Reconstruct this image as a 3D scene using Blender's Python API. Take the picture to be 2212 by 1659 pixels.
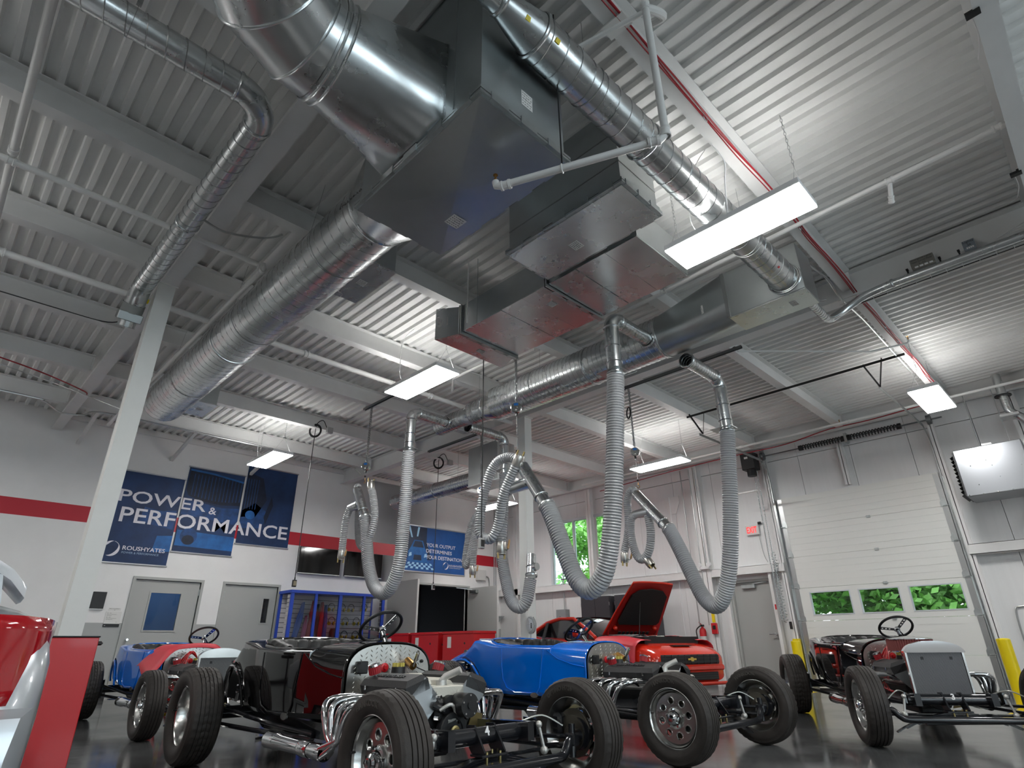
import bpy, bmesh, math, random
from math import pi, sin, cos, radians as R
from mathutils import Vector as V, Matrix
for o in list(bpy.data.objects): bpy.data.objects.remove(o)
SC=bpy.context.scene; COL=SC.collection
random.seed(7)
# ---------------------------------------------------------------- camera
cd=bpy.data.cameras.new('camera'); cam=bpy.data.objects.new('camera',cd); COL.objects.link(cam)
cd.sensor_fit='HORIZONTAL'; cd.sensor_width=36; cd.lens=36*1252.5/2212; cd.clip_start=.05; cd.clip_end=200
_y,_p,_r=R(45.158),R(24.281),R(-0.584)
fw=V((cos(_y)*cos(_p),sin(_y)*cos(_p),sin(_p))); rt=fw.cross(V((0,0,1))).normalized(); up=rt.cross(fw)
rt2=cos(_r)*rt+sin(_r)*up; up2=-sin(_r)*rt+cos(_r)*up
cam.matrix_world=Matrix(((rt2.x,up2.x,-fw.x,0),(rt2.y,up2.y,-fw.y,0),(rt2.z,up2.z,-fw.z,.83),(0,0,0,1)))
SC.camera=cam
# ---------------------------------------------------------------- world, exposure
w=bpy.data.worlds.new('sky'); SC.world=w; w.use_nodes=True
bg=w.node_tree.nodes['Background']; bg.inputs['Color'].default_value=(.80,.90,1,1); bg.inputs['Strength'].default_value=4.0
SC.view_settings.view_transform='Standard'; SC.view_settings.look='None'; SC.view_settings.gamma=1
SC.view_settings.use_curve_mapping=False; SC.view_settings.exposure=0.12
LAMP=42.0      # emission of the ceiling fixtures' diffusers
UPLIGHT=34.0    # slots in the tops of the fixtures
# ---------------------------------------------------------------- helpers
MW={}
def fin(o,kind=None,label=None,cat=None,group=None):
    if kind:o['kind']=kind
    if label:o['label']=label
    if cat:o['category']=cat
    if group:o['group']=group
    return o
def thing(name,label,cat,loc=(0,0,0),rz=0,group=None,kind=None):
    o=bpy.data.objects.new(name,None); COL.objects.link(o); o.location=loc; o.rotation_euler=(0,0,rz); o.empty_display_size=.1
    MW[o.name]=Matrix.Translation(loc)@Matrix.Rotation(rz,4,'Z')
    return fin(o,kind,label,cat,group)
def frame(o,z,x=None):
    """matrix at o whose local z is along z"""
    z=V(z).normalized(); x=V(x) if x is not None else (V((0,0,1)) if abs(z.z)<.9 else V((1,0,0)))
    x=(x-z*x.dot(z)).normalized(); y=z.cross(x)
    return Matrix(((x.x,y.x,z.x,o[0]),(x.y,y.y,z.y,o[1]),(x.z,y.z,z.z,o[2]),(0,0,0,1)))
class MB:
    def __init__(s,M=None): s.v=[];s.f=[];s.M=M
    def add(s,vs,fs):
        o=len(s.v)
        if s.M is not None: vs=[s.M@V(v) for v in vs]
        s.v+=[tuple(v) for v in vs]; s.f+=[tuple(i+o for i in f) for f in fs]; return s
    def box(s,x0,x1,y0,y1,z0,z1,b=0):
        X,Y,Z=sorted((x0,x1)),sorted((y0,y1)),sorted((z0,z1))
        if b<=0:
            vs=[(X[i&1],Y[i>>1&1],Z[i>>2&1]) for i in range(8)]
            return s.add(vs,[(0,2,3,1),(4,5,7,6),(0,1,5,4),(2,6,7,3),(0,4,6,2),(1,3,7,5)])
        b=min(b,(X[1]-X[0])*.49,(Y[1]-Y[0])*.49,(Z[1]-Z[0])*.49)
        vs=[];idx={}
        for i in range(8):
            g=(i&1,i>>1&1,i>>2&1)
            for a in range(3):
                p=[]
                for k,(A,q) in enumerate(zip((X,Y,Z),g)):
                    d=0 if k==a else (b if q==0 else -b)
                    p.append(A[q]+d)
                idx[(i,a)]=len(vs); vs.append(p)
        fs=[]
        quads={0:[(0,4,6,2),(1,3,7,5)],1:[(0,1,5,4),(2,6,7,3)],2:[(0,2,3,1),(4,5,7,6)]}
        for a in quads:
            for q in quads[a]: fs.append(tuple(idx[(i,a)] for i in q))
        for i in range(8):
            t=tuple(idx[(i,a)] for a in range(3)); par=bin(i).count('1')&1
            fs.append(t if par else t[::-1])
        for a in range(3):
            o1,o2=[k for k in range(3) if k!=a]
            for c in range(4):
                g=[0,0,0]; g[o1]=c&1; g[o2]=c>>1
                i0=g[0]|g[1]<<1|g[2]<<2; i1=i0|1<<a
                q=(idx[(i0,o1)],idx[(i1,o1)],idx[(i1,o2)],idx[(i0,o2)])
                fs.append(q)
        return s.add(vs,fs)
    def bar(s,p0,p1,wx,wy,x=None):
        M=frame(p0,V(p1)-V(p0),x); L=(V(p1)-V(p0)).length; o=s.M; s.M=(o@M) if o is not None else M
        s.box(-wx/2,wx/2,-wy/2,wy/2,0,L); s.M=o; return s
    def rings(s,rs,closed=True,caps=True,loop=False):
        n=len(rs[0]); vs=[p for r in rs for p in r]; fs=[]
        m=len(rs); 
        for i in range(m if loop else m-1):
            a=i*n;b=((i+1)%m)*n
            for j in range(n if closed else n-1):
                k=(j+1)%n; fs.append((a+j,a+k,b+k,b+j))
        if caps and closed and not loop: fs+= [tuple(range(n))[::-1],tuple(range((m-1)*n,m*n))]
        return s.add(vs,fs)
    def tube(s,pts,r,n=10,closed=False,caps=True):
        pts=[V(p) for p in pts]; m=len(pts); T=[]
        for i in range(m):
            a=pts[i-1] if (i or closed) else pts[i]; b=pts[(i+1)%m] if (i<m-1 or closed) else pts[i]
            T.append((b-a).normalized())
        u=T[0].orthogonal().normalized(); rs=[]
        for i in range(m):
            u=(u-T[i]*u.dot(T[i])).normalized(); w_=T[i].cross(u)
            rr=r[i] if isinstance(r,(list,tuple)) else r
            rs.append([pts[i]+rr*(cos(2*pi*k/n)*u+sin(2*pi*k/n)*w_) for k in range(n)])
        return s.rings(rs,True,caps,closed)
    def cyl(s,p0,p1,r0,r1=None,n=16,caps=True):
        M=frame(p0,V(p1)-V(p0)); L=(V(p1)-V(p0)).length; r1=r0 if r1 is None else r1
        return s.rings([[M@V((r*cos(2*pi*k/n),r*sin(2*pi*k/n),h)) for k in range(n)] for r,h in ((r0,0),(r1,L))],True,caps)
    def lathe(s,prof,p0=(0,0,0),axis=(0,0,1),n=24,caps=False,x=None):
        M=frame(p0,axis,x)
        return s.rings([[M@V((r*cos(2*pi*k/n),r*sin(2*pi*k/n),h)) for k in range(n)] for r,h in prof],True,caps)
    def prism(s,poly,z0,z1,M=None):
        n=len(poly); vs=[(x,y,z0) for x,y in poly]+[(x,y,z1) for x,y in poly]
        if M is not None: vs=[M@V(v) for v in vs]
        return s.add(vs,[tuple(range(n))[::-1],tuple(range(n,2*n))]+[(i,(i+1)%n,n+(i+1)%n,n+i) for i in range(n)])
    def ball(s,c,r,n=12,m=8,sz=1):
        return s.rings([[(c[0]+r*sin(pi*i/m)*cos(2*pi*k/n),c[1]+r*sin(pi*i/m)*sin(2*pi*k/n),c[2]-r*sz*cos(pi*i/m)) for k in range(n)] for i in range(m+1)],True,False)
    def build(s,name,mat,parent=None,smooth=32,world=True,**kw):
        vs=[V(v) for v in s.v]; M=None; loc=None
        if parent is not None:
            if world: M=MW[parent.name].inverted()
        else:
            xs,ys,zs=zip(*s.v); loc=V(((min(xs)+max(xs))/2,(min(ys)+max(ys))/2,min(zs))); M=Matrix.Translation(-loc)
        if M is not None: vs=[M@v for v in vs]
        me=bpy.data.meshes.new(name); me.from_pydata(vs,[],s.f)
        bm=bmesh.new(); bm.from_mesh(me); bmesh.ops.remove_doubles(bm,verts=bm.verts,dist=1e-6); bmesh.ops.recalc_face_normals(bm,faces=bm.faces); bm.to_mesh(me); bm.free()
        if smooth:
            me.polygons.foreach_set('use_smooth',[True]*len(me.polygons)); me.set_sharp_from_angle(angle=R(smooth))
        me.materials.append(mat)
        return link(name,me,parent,loc,**kw)
def link(name,me,parent=None,loc=None,**kw):
    o=bpy.data.objects.new(name,me); COL.objects.link(o)
    if loc is not None:o.location=loc
    if parent is not None: o.parent=parent; MW[o.name]=MW[parent.name]
    else: MW[o.name]=Matrix.Translation(loc or (0,0,0))
    return fin(o,**kw)
def put(name,me,parent,M,**kw):
    """share a mesh: M is local to the parent"""
    o=bpy.data.objects.new(name,me); COL.objects.link(o); o.parent=parent; o.matrix_local=M; o.matrix_basis=M
    MW[o.name]=MW[parent.name]@M
    return fin(o,**kw)
def dup(root,loc,rz=None,label=None):
    def cp(o,par):
        c=o.copy(); COL.objects.link(c)
        if par is not None:c.parent=par
        for ch in o.children: cp(ch,c)
        return c
    r=cp(root,None); r.location=loc
    if rz is not None:r.rotation_euler=(0,0,rz)
    if label:r['label']=label
    return r
def arc(c,r,a0,a1,n,u,v): return [V(c)+r*(cos(a0+(a1-a0)*i/n)*V(u)+sin(a0+(a1-a0)*i/n)*V(v)) for i in range(n+1)]
def smoothpath(P,n=8):
    P=[V(p) for p in P]; out=[]
    for i in range(len(P)-1):
        a=P[max(i-1,0)];b=P[i];c=P[i+1];d=P[min(i+2,len(P)-1)]
        for k in range(n):
            t=k/n; out.append(.5*((2*b)+(c-a)*t+(2*a-5*b+4*c-d)*t*t+(3*b-a-3*c+d)*t**3))
    return out+[P[-1]]
def resample(P,step):
    P=[V(p) for p in P]; L=[0]
    for a,b in zip(P,P[1:]): L.append(L[-1]+(b-a).length)
    m=max(2,int(L[-1]/step)); out=[];j=0
    for i in range(m+1):
        t=L[-1]*i/m
        while j<len(P)-2 and L[j+1]<t:j+=1
        k=(t-L[j])/max(1e-9,L[j+1]-L[j]); out.append(P[j].lerp(P[j+1],min(1,k)))
    return out
def curve_mesh(splines,ext=0,bev=0):
    c=bpy.data.curves.new('c','CURVE'); c.dimensions='2D'; c.fill_mode='BOTH'; c.extrude=ext
    for P in splines:
        sp=c.splines.new('POLY'); sp.points.add(len(P)-1); sp.use_cyclic_u=True
        for q,p in zip(sp.points,P): q.co=(p[0],p[1],0,1)
    o=bpy.data.objects.new('c',c); COL.objects.link(o); dg=bpy.context.evaluated_depsgraph_get()
    me=bpy.data.meshes.new_from_object(o.evaluated_get(dg)); bpy.data.objects.remove(o); bpy.data.curves.remove(c); return me
def plate(splines,t):
    """MB of a holed plate, thickness t, in xy"""
    me=curve_mesh(splines,t/2); m=MB(); m.v=[tuple(v.co) for v in me.vertices]; m.f=[tuple(p.vertices) for p in me.polygons]; bpy.data.meshes.remove(me); return m
def text_mb(s,h,M,wide=1.0,bold=0.0,depth=.002,align='LEFT',width=None,clip=None,arcr=None):
    """flat raised lettering: cap height h, local xy of M"""
    c=bpy.data.curves.new('t','FONT'); c.body=s; c.size=1; c.extrude=depth/2/h; c.offset=bold; c.align_x='LEFT'; c.resolution_u=3
    o=bpy.data.objects.new('t',c); COL.objects.link(o); dg=bpy.context.evaluated_depsgraph_get(); dg.update()
    me=bpy.data.meshes.new_from_object(o.evaluated_get(dg)); bpy.data.objects.remove(o); bpy.data.curves.remove(c)
    k=h/.69; xs=[v.co.x for v in me.vertices] or [0]; x0=min(xs); wd=(max(xs)-x0)*k*wide
    kx=k*wide
    if width: kx=width/(max(xs)-x0); wd=width
    off={'LEFT':0,'CENTER':-wd/2,'RIGHT':-wd}[align]
    bm=bmesh.new(); bm.from_mesh(me)
    for v in bm.verts: v.co=V(((v.co.x-x0)*kx+off,v.co.y*k,v.co.z*k+depth/2))
    if clip:
        for x,sg in ((clip[0],1),(clip[1],-1)):
            bmesh.ops.bisect_plane(bm,geom=bm.verts[:]+bm.edges[:]+bm.faces[:],plane_co=(x,0,0),plane_no=(-sg,0,0),clear_outer=True)
    if arcr:
        for v in bm.verts:
            a=-v.co.x/arcr; r=arcr+v.co.y; v.co=V((-r*sin(a),r*cos(a),v.co.z))
    m=MB(); bm.verts.index_update(); m.v=[tuple(M@v.co) for v in bm.verts]; m.f=[tuple(v.index for v in f.verts) for f in bm.faces]; bm.free(); bpy.data.meshes.remove(me); return m
# ---------------------------------------------------------------- materials
MATS={}
def mat(name,col,rough=.5,metal=0.,coat=0.,var=0.,vs=6.,bump=0.,bs=60.,spec=.5,emit=0.,trans=0.,sp=0.,stretch=None,rvar=0.):
    if name in MATS:return MATS[name]
    m=bpy.data.materials.new(name); m.use_nodes=True; nt=m.node_tree; N=nt.nodes; L=nt.links; p=N['Principled BSDF']
    p.inputs['Base Color'].default_value=(*col,1); p.inputs['Roughness'].default_value=rough; p.inputs['Metallic'].default_value=metal
    p.inputs['Coat Weight'].default_value=coat; p.inputs['Coat Roughness'].default_value=.05; p.inputs['Specular IOR Level'].default_value=spec
    if emit: p.inputs['Emission Color'].default_value=(*col,1); p.inputs['Emission Strength'].default_value=emit
    if trans: p.inputs['Transmission Weight'].default_value=trans
    tc=None
    if var or bump or sp or rvar:
        tc=N.new('ShaderNodeTexCoord'); src=tc.outputs['Object']
        if stretch:
            mp=N.new('ShaderNodeMapping'); mp.inputs['Scale'].default_value=stretch; L.new(src,mp.inputs['Vector']); src=mp.outputs['Vector']
    if var or rvar:
        n=N.new('ShaderNodeTexNoise'); n.inputs['Scale'].default_value=vs; n.inputs['Detail'].default_value=6; n.inputs['Roughness'].default_value=.6; L.new(src,n.inputs['Vector'])
        if var:
            r=N.new('ShaderNodeValToRGB'); e=r.color_ramp.elements; e[0].position=.3;e[1].position=.7
            e[0].color=(*[max(0,c*(1-var)) for c in col],1); e[1].color=(*[min(1,c*(1+var)) for c in col],1)
            L.new(n.outputs['Fac'],r.inputs['Fac']); L.new(r.outputs['Color'],p.inputs['Base Color'])
        if rvar:
            q=N.new('ShaderNodeMapRange'); q.inputs['To Min'].default_value=max(.02,rough-rvar); q.inputs['To Max'].default_value=rough+rvar; q.inputs['From Min'].default_value=.3; q.inputs['From Max'].default_value=.7
            L.new(n.outputs['Fac'],q.inputs['Value']); L.new(q.outputs['Result'],p.inputs['Roughness'])
    if sp:
        v=N.new('ShaderNodeTexVoronoi'); v.inputs['Scale'].default_value=sp; L.new(src,v.inputs['Vector'])
        mr=N.new('ShaderNodeMapRange'); mr.inputs['To Min'].default_value=rough*.93; mr.inputs['To Max'].default_value=rough*1.08; L.new(v.outputs['Color'],mr.inputs['Value']); L.new(mr.outputs['Result'],p.inputs['Roughness'])
    if bump:
        n=N.new('ShaderNodeTexNoise'); n.inputs['Scale'].default_value=bs; n.inputs['Detail'].default_value=4; L.new(src,n.inputs['Vector'])
        b=N.new('ShaderNodeBump'); b.inputs['Strength'].default_value=bump; b.inputs['Distance'].default_value=.01; L.new(n.outputs['Fac'],b.inputs['Height']); L.new(b.outputs['Normal'],p.inputs['Normal'])
    MATS[name]=m; return m
PAINT=mat('white_paint',(.80,.79,.78),.55,var=.03,vs=2)
DECK=mat('deck_paint',(.76,.76,.745),.5,var=.05,vs=1.5)
STEEL=mat('beam_paint',(.75,.75,.74),.5,var=.04,vs=3)
COLM=mat('column_paint',(.80,.80,.77),.45,var=.02)
PANEL=mat('panel_paint',(.80,.80,.80),.38,var=.02,vs=1,stretch=(1,14,1))
WAINS=mat('wainscot_paint',(.40,.41,.40),.5)
STRIPE=mat('red_stripe_paint',(.48,.008,.025),.45)
DOORG=mat('grey_door_paint',(.40,.405,.39),.45)
GALV=mat('galvanized_sheet',(.66,.685,.69),.27,1,var=.06,vs=2.0,rvar=.04)
GALVD=mat('galvanized_box',(.50,.53,.535),.33,1,var=.08,vs=2.0,rvar=.04)
SEAM=mat('duct_seam',(.38,.39,.39),.4,1)
FLANGE=mat('flange_steel',(.50,.53,.53),.35,1,var=.15)
HOSE=mat('hose_fabric',(.44,.45,.46),.42,.35,bump=.5,bs=90)
CHROME=mat('chrome',(.80,.81,.82),.06,1)
ALU=mat('polished_aluminium',(.66,.66,.64),.22,1,var=.08,vs=5)
CAST=mat('cast_aluminium',(.62,.61,.58),.45,.6,var=.1,vs=20,bump=.2,bs=90)
RUB=mat('tyre_rubber',(.028,.023,.020),.62,var=.35,vs=7,bump=.12,bs=160)
BLKP=mat('black_gloss_paint',(.003,.003,.0035),.05,0,coat=1)
BLUP=mat('blue_gloss_paint',(.0,.15,.68),.12,0,coat=1)
REDP=mat('red_cabinet_paint',(.58,.012,.018),.35,coat=.3)
CAMP=mat('orange_red_paint',(.72,.032,.012),.14,0,coat=1)
SILP=mat('silver_paint',(.60,.63,.66),.28,.55,coat=1)
FRB=mat('black_frame_paint',(.010,.011,.014),.22,coat=.6)
BLK=mat('black_plastic',(.012,.012,.013),.45)
VALV=mat('black_wrinkle_paint',(.018,.018,.019),.5,bump=.25,bs=260)
LEA=mat('black_leather',(.022,.022,.022),.42,bump=.25,bs=120)
WHT=mat('white_plastic',(.8,.8,.8),.4)
PIPEW=mat('white_pipe',(.80,.79,.77),.4)
LABW=mat('white_label',(.72,.71,.69),.6)
INK=mat('label_ink',(.05,.05,.05),.6)
BRASS=mat('brass',(.45,.24,.07),.35,1)
GOLD=mat('zinc_yellow_steel',(.55,.44,.20),.35,.9)
YEL=mat('yellow_paint',(.88,.68,.0),.4)
REDW=mat('red_cable',(.35,.01,.02),.5)
GREYC=mat('grey_conduit',(.48,.49,.49),.35,.9)
LITE=mat('lit_diffuser',(1,.99,.97),.5,emit=LAMP)
LITUP=mat('lit_slot',(1,.99,.97),.5,emit=UPLIGHT)
def glass(name,tint,refl=.08):
    m=bpy.data.materials.new(name); m.use_nodes=True; nt=m.node_tree; N=nt.nodes; L=nt.links; N.remove(N['Principled BSDF'])
    t=N.new('ShaderNodeBsdfTransparent'); t.inputs['Color'].default_value=(*tint,1); g=N.new('ShaderNodeBsdfGlossy'); g.inputs['Roughness'].default_value=.02
    mx=N.new('ShaderNodeMixShader'); fr=N.new('ShaderNodeFresnel'); fr.inputs['IOR'].default_value=1.45
    L.new(fr.outputs['Fac'],mx.inputs['Fac']); L.new(t.outputs['BSDF'],mx.inputs[1]); L.new(g.outputs['BSDF'],mx.inputs[2]); L.new(mx.outputs['Shader'],N['Material Output'].inputs['Surface'])
    return m
GLASS=glass('clear_glass',(.93,.96,.95)); TINT=glass('tinted_glass',(.10,.13,.14)); CLEARP=glass('clear_plastic',(.85,.87,.9))
# polished concrete
FLOOR=mat('polished_concrete',(.085,.088,.09),.13,var=.45,vs=1.3,rvar=.07,spec=.55)
# ================================================================ ROOM
X2,Y1,ZD=13.1,13.75,5.09           # right wall plane, left wall plane, underside of deck
XB,YB=-6.5,-7.5                    # unseen walls behind the camera
def struct(mb,name,m,parent=None,**kw):
    return mb.build(name,m,parent,kind='structure' if parent is None else None,**kw)
def setting(name,label=None): return thing(name,label,None,(0,0,0),kind='structure')
struct(MB().box(XB,16,YB,17,-.2,0),'floor',FLOOR)
# floor joints and yellow bay line beside the door
flo=bpy.data.objects['floor']
def cells(a0,a1,b0,b1,holes,gap=0.0):
    A=sorted({a0,a1}|{h for H in holes for h in H[:2] if a0<h<a1}); B=sorted({b0,b1}|{h for H in holes for h in H[2:] if b0<h<b1}); out=[]
    for i in range(len(A)-1):
        for j in range(len(B)-1):
            ca,cb=(A[i]+A[i+1])/2,(B[j]+B[j+1])/2
            if any(h[0]<ca<h[1] and h[2]<cb<h[3] for h in holes): continue
            out.append((A[i],A[i+1],B[j],B[j+1]))
    return out
# left wall (banners): plaster with door openings
D1=(3.16,4.38,0,2.10);D2=(4.87,6.05,0,2.10);D3=(9.05,11.76,0,2.39)
m=MB()
for a,b,c,d in cells(XB,X2+.3,0,5.6,[D1,D2,D3]): m.box(a,b,Y1,Y1+.16,c,d)
struct(m,'wall_left',PAINT)
# stripe and wainscot paint, a skin a millimetre proud
m=MB()
for a,b in ((XB,2.40),(2.41,X2)): m.box(a,b,Y1-.0015,Y1,3.065,3.365)
struct(m,'trim_1',STRIPE,label='red band painted along the white wall above the doors')
m=MB()
for a,b,c,d in cells(XB,X2,.15,1.29,[D1,D2,D3]): m.box(a,b,Y1-.001,Y1,c,d)
struct(m,'trim_2',WAINS,label='grey lower paint on the white wall')
m=MB()
for a,b,c,d in cells(XB,X2,0,.15,[(3.11,4.43,0,3),(4.82,6.10,0,3),(9.05,11.76,0,3)]): m.box(a,b,Y1-.012,Y1,c,d)
struct(m,'baseboard_left',BLK)
# rooms behind the left wall
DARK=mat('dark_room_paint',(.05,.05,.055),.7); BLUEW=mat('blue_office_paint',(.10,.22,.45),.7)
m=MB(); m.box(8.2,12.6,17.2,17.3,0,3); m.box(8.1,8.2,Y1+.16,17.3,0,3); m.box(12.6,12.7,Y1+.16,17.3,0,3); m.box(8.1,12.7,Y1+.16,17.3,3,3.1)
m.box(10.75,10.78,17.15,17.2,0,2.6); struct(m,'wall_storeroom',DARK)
m=MB(); m.box(2.2,7,16.2,16.3,0,3); m.box(2.1,2.2,Y1+.16,16.3,0,3); m.box(7,7.1,Y1+.16,16.3,0,3); m.box(2.1,7.1,Y1+.16,16.3,3,3.1); struct(m,'wall_office',BLUEW)
l=bpy.data.lights.new('office_fill','POINT'); l.energy=18; l.shadow_soft_size=.3; l.color=(.8,.9,1); lo=bpy.data.objects.new('office_fill',l); COL.objects.link(lo); lo.location=(4.2,15,2.7)  # added fill light, keeps the room behind the door glass from going dark
# right wall: insulated panels between joints
WIN=(9.55,11.62,2.30,4.15); MD=(5.37,6.30,0,2.10); GD=(1.93,4.86,0,3.62)
J=[YB,-6.3,-5.2,-4.15,-3.1,-2.05,-1.0,.08,1.155,2.21,3.26,4.303,5.33,6.38,7.43,8.48,9.53,10.58,11.63,12.68,Y1]
wr=setting('wall_right','white insulated panel wall with garage door and window')
for y0,y1 in zip(J,J[1:]):
    m=MB()
    for a,b,c,d in cells(y0,y1,0,4.56,[WIN,MD,GD]):
        m.box(X2,X2+.12,a+(.004 if a==y0 else 0),b-(.004 if b==y1 else 0),c,d)
    if m.v: m.build('wall_panel',PANEL,wr)
    MB().box(X2-.01,X2+.12,y0+.003,y1-.003,4.57,5.6).build('upper_panel',PANEL,wr)
m=MB()
for a,b,c,d in cells(YB,Y1,0,5.6,[WIN,MD,GD]): m.box(X2+.122,X2+.14,a,b,c,d)
m.build('backing',BLK,wr)
# girts: steel channel rails carrying the panels
for a,b in ((6.5,Y1),(4.98,6.5),(YB,1.80)):
    m=MB(); m.box(X2-.20,X2-.192,a,b,2.19,2.36); m.box(X2-.20,X2,a,b,2.352,2.36); m.box(X2-.20,X2,a,b,2.19,2.198); m.build('girt',PAINT,wr)
# posts on the wall
for y,wd,xx,z1 in ((9.98,.16,.25,4.9),(6.72,.20,.22,4.9),(5.02,.10,.16,4.7),(1.78,.10,.16,4.7),(3.42,.10,.10,4.75),(.52,.14,.18,4.9),(-1.9,.2,.2,4.9),(12.9,.16,.2,4.9)):
    z0=3.75 if y==3.42 else 0
    m=MB(); m.box(X2-xx,X2-xx+.012,y-wd/2,y+wd/2,z0,z1); m.box(X2-.012,X2,y-wd/2,y+wd/2,z0,z1); m.box(X2-xx,X2,y-.006,y+.006,z0,z1); m.build('wall_post',PAINT,wr)
m=MB(); m.box(X2-.02,X2,YB,Y1,0,.10); 
m=MB()
for a,b in ((6.35,Y1),(YB,1.75)): m.box(X2-.012,X2,a,b,0,.1)
struct(m,'baseboard_right',mat('base_grey',(.3,.31,.32),.5))
# W2 window
wn=setting('window_1','tall white framed window with steel post across, trees outside')
FRW=mat('window_frame',(.62,.65,.68),.4)
y0,y1,z0,z1=WIN; m=MB(); t=.07
for a,b,c,d in ((y0,y0+t,z0,z1),(y1-t,y1,z0,z1),(y0+t,y1-t,z0,z0+t+.03),(y0+t,y1-t,z1-t,z1)): m.box(X2-.03,X2+.1,a,b,c,d)
m.build('window_frame',FRW,wn)
MB().box(X2+.0,X2+.08,10.72,10.78,z0+t,z1-t).build('mullion',FRW,wn); MB().box(X2+.0,X2+.08,10.15,10.21,z0+t,z1-t).build('mullion',FRW,wn)
MB().box(X2-.06,X2,y0-.1,y1+.12,z0-.08,z0).build('window_sill',PAINT,wn)
for a,b in ((y0+t,10.15),(10.21,10.72),(10.78,y1-t)): MB().box(X2+.03,X2+.036,a,b,z0+t+.03,z1-t).build('pane',GLASS,wn)
# unseen walls: near wall (y) with windows added for daylight fill, rear wall (x)
m=MB(); NW=[(-4,1.5,.9,4.2),(3,8.5,.9,4.2)]
for a,b,c,d in cells(XB,X2+.3,0,5.6,NW): m.box(a,b,YB-.15,YB,c,d)
struct(m,'wall_near',PAINT)
for i,(a,b,c,d) in enumerate(NW): struct(MB().box(a,b,YB-.1,YB-.094,c,d),'window_%d'%(i+2),GLASS)
struct(MB().box(XB-.15,XB,YB,Y1+.2,0,5.6),'wall_rear',PAINT)
# ---------------------------------------------------------------- ceiling: ribbed deck sheets, joists, girders
ce=setting('ceiling','white ribbed steel roof deck on steel joists and girders')
pit=.15
CUR=[(0.70,2.62,1.55,3.15)]        # roof opening over the plenum (curb)
def deckprof(x0,n):
    P=[]
    for i in range(n):
        x=x0+i*pit; P+= [(x,ZD),(x+.045,ZD),(x+.058,ZD+.042),(x+.137,ZD+.042)]
    P.append((x0+n*pit,ZD)); return P
x=-6.45; dm=None
sheet=MB(); P=deckprof(0,6); P.append((.918,ZD+.0)); 
Pt=[(a,b+.0015) for a,b in P]
sheet.rings([[(a,YB,b) for a,b in P]+[(a,YB,b) for a,b in reversed(Pt)],[(a,Y1,b) for a,b in P]+[(a,Y1,b) for a,b in reversed(Pt)]])
k=0; first=None
while x<X2:
    if first is None:
        first=MB(Matrix.Translation((x,0,0))); first.add(sheet.v,sheet.f); first=first.build('deck_sheet',DECK,ce,smooth=0); x0=x
    else: put('deck_sheet',first.data,ce,Matrix.Translation((x-x0,0,.0016 if k%2 else 0)))
    x+=.9; k+=1
struct(MB().box(XB-.2,X2+.4,YB-.2,Y1+.3,ZD+.07,ZD+.2),'roof_slab',BLK,ce)
def ibeam(m,p0,p1,dep,wf,tf,tw,zt):
    """I section with its top at zt, along the segment p0-p1 in plan"""
    d=(V(p1)-V(p0)); a=Matrix.Translation((p0[0],p0[1],0))@Matrix.Rotation(math.atan2(d.y,d.x),4,'Z'); o=m.M; m.M=a; L=d.length
    m.box(0,L,-wf/2,wf/2,zt-tf,zt); m.box(0,L,-wf/2,wf/2,zt-dep,zt-dep+tf); m.box(0,L,-tw/2,tw/2,zt-dep+tf,zt-tf); m.M=o
GX=(1.18,7.38)
for gx,wd in ((GX[0],.17),(GX[1],.19)):
    m=MB(); ibeam(m,(gx,YB,0),(gx,Y1,0),.36,wd,.014,.009,ZD); m.build('roof_girder',STEEL,ce)
m=MB(); ibeam(m,(-5.0,YB,0),(-5.0,Y1,0),.36,.17,.014,.009,ZD); m.build('roof_girder',STEEL,ce)
JY=[12.35+i*-1.83 for i in range(11)]
for jy in JY:
    for a,b in ((-5,GX[0]),(GX[0],GX[1]),(GX[1],12.72)):
        big=abs(jy+.46)<.05
        m=MB(); ibeam(m,(a+.09,jy,0),(b-.09,jy,0),.27 if not big else .50,.14 if not big else .13,.010,.007,ZD)
        # end plate and bolts
        for e in (a+.10,b-.10): m.box(e-.012,e+.012,jy-.05,jy+.05,ZD-.24,ZD-.03)
        m.build('roof_joist',STEEL,ce)
m=MB(); m.box(12.72,12.735,YB,Y1,4.80,ZD); m.box(12.60,12.735,YB,Y1,4.80,4.81); m.box(12.735,X2,YB,Y1,ZD-.02,ZD); m.build('eave_channel',STEEL,ce)
m=MB(); m.box(GX[0],X2,Y1-.06,Y1,4.98,ZD); m.build('eave_angle',STEEL,ce)
# diagonal braces against the left wall
for x_ in (1.6,3.3,5.0):
    MB().bar((x_,12.4,4.9),(x_-.02,Y1,4.55),.06,.06).build('wall_brace',STEEL,ce)
# columns
def column(cx,cy,label,wd=.18):
    t=thing('steel_column',label,'column',(cx,cy,0))
    m=MB(); ibm=MB(); 
    m.box(cx-.09,cx+.09,cy-.09,cy-.076,.015,4.72); m.box(cx-.09,cx+.09,cy+.076,cy+.09,.015,4.72); m.box(cx-.088,cx-.080,cy-.076,cy+.076,.015,4.72); m.box(cx+.080,cx+.088,cy-.076,cy+.076,.015,4.72)
    m.build('shaft',COLM,t); MB().box(cx-.16,cx+.16,cy-.16,cy+.16,0,.015).build('base_plate',COLM,t)
    MB().box(cx-.11,cx+.11,cy-.12,cy+.12,4.72,4.73).build('cap_plate',COLM,t)
    m=MB()
    for sx in (-.12,.12):
        for sy in (-.12,.12): m.cyl((cx+sx,cy+sy,.015),(cx+sx,cy+sy,.05),.014,n=6)
    m.build('anchor_bolts',FLANGE,t,kind='stuff'); return t
column(1.17,6.99,'near white steel column rising beside the silver car')
column(7.38,7.10,'white steel column behind the blue roadster, exhaust hoses hanging beside it')
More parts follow.
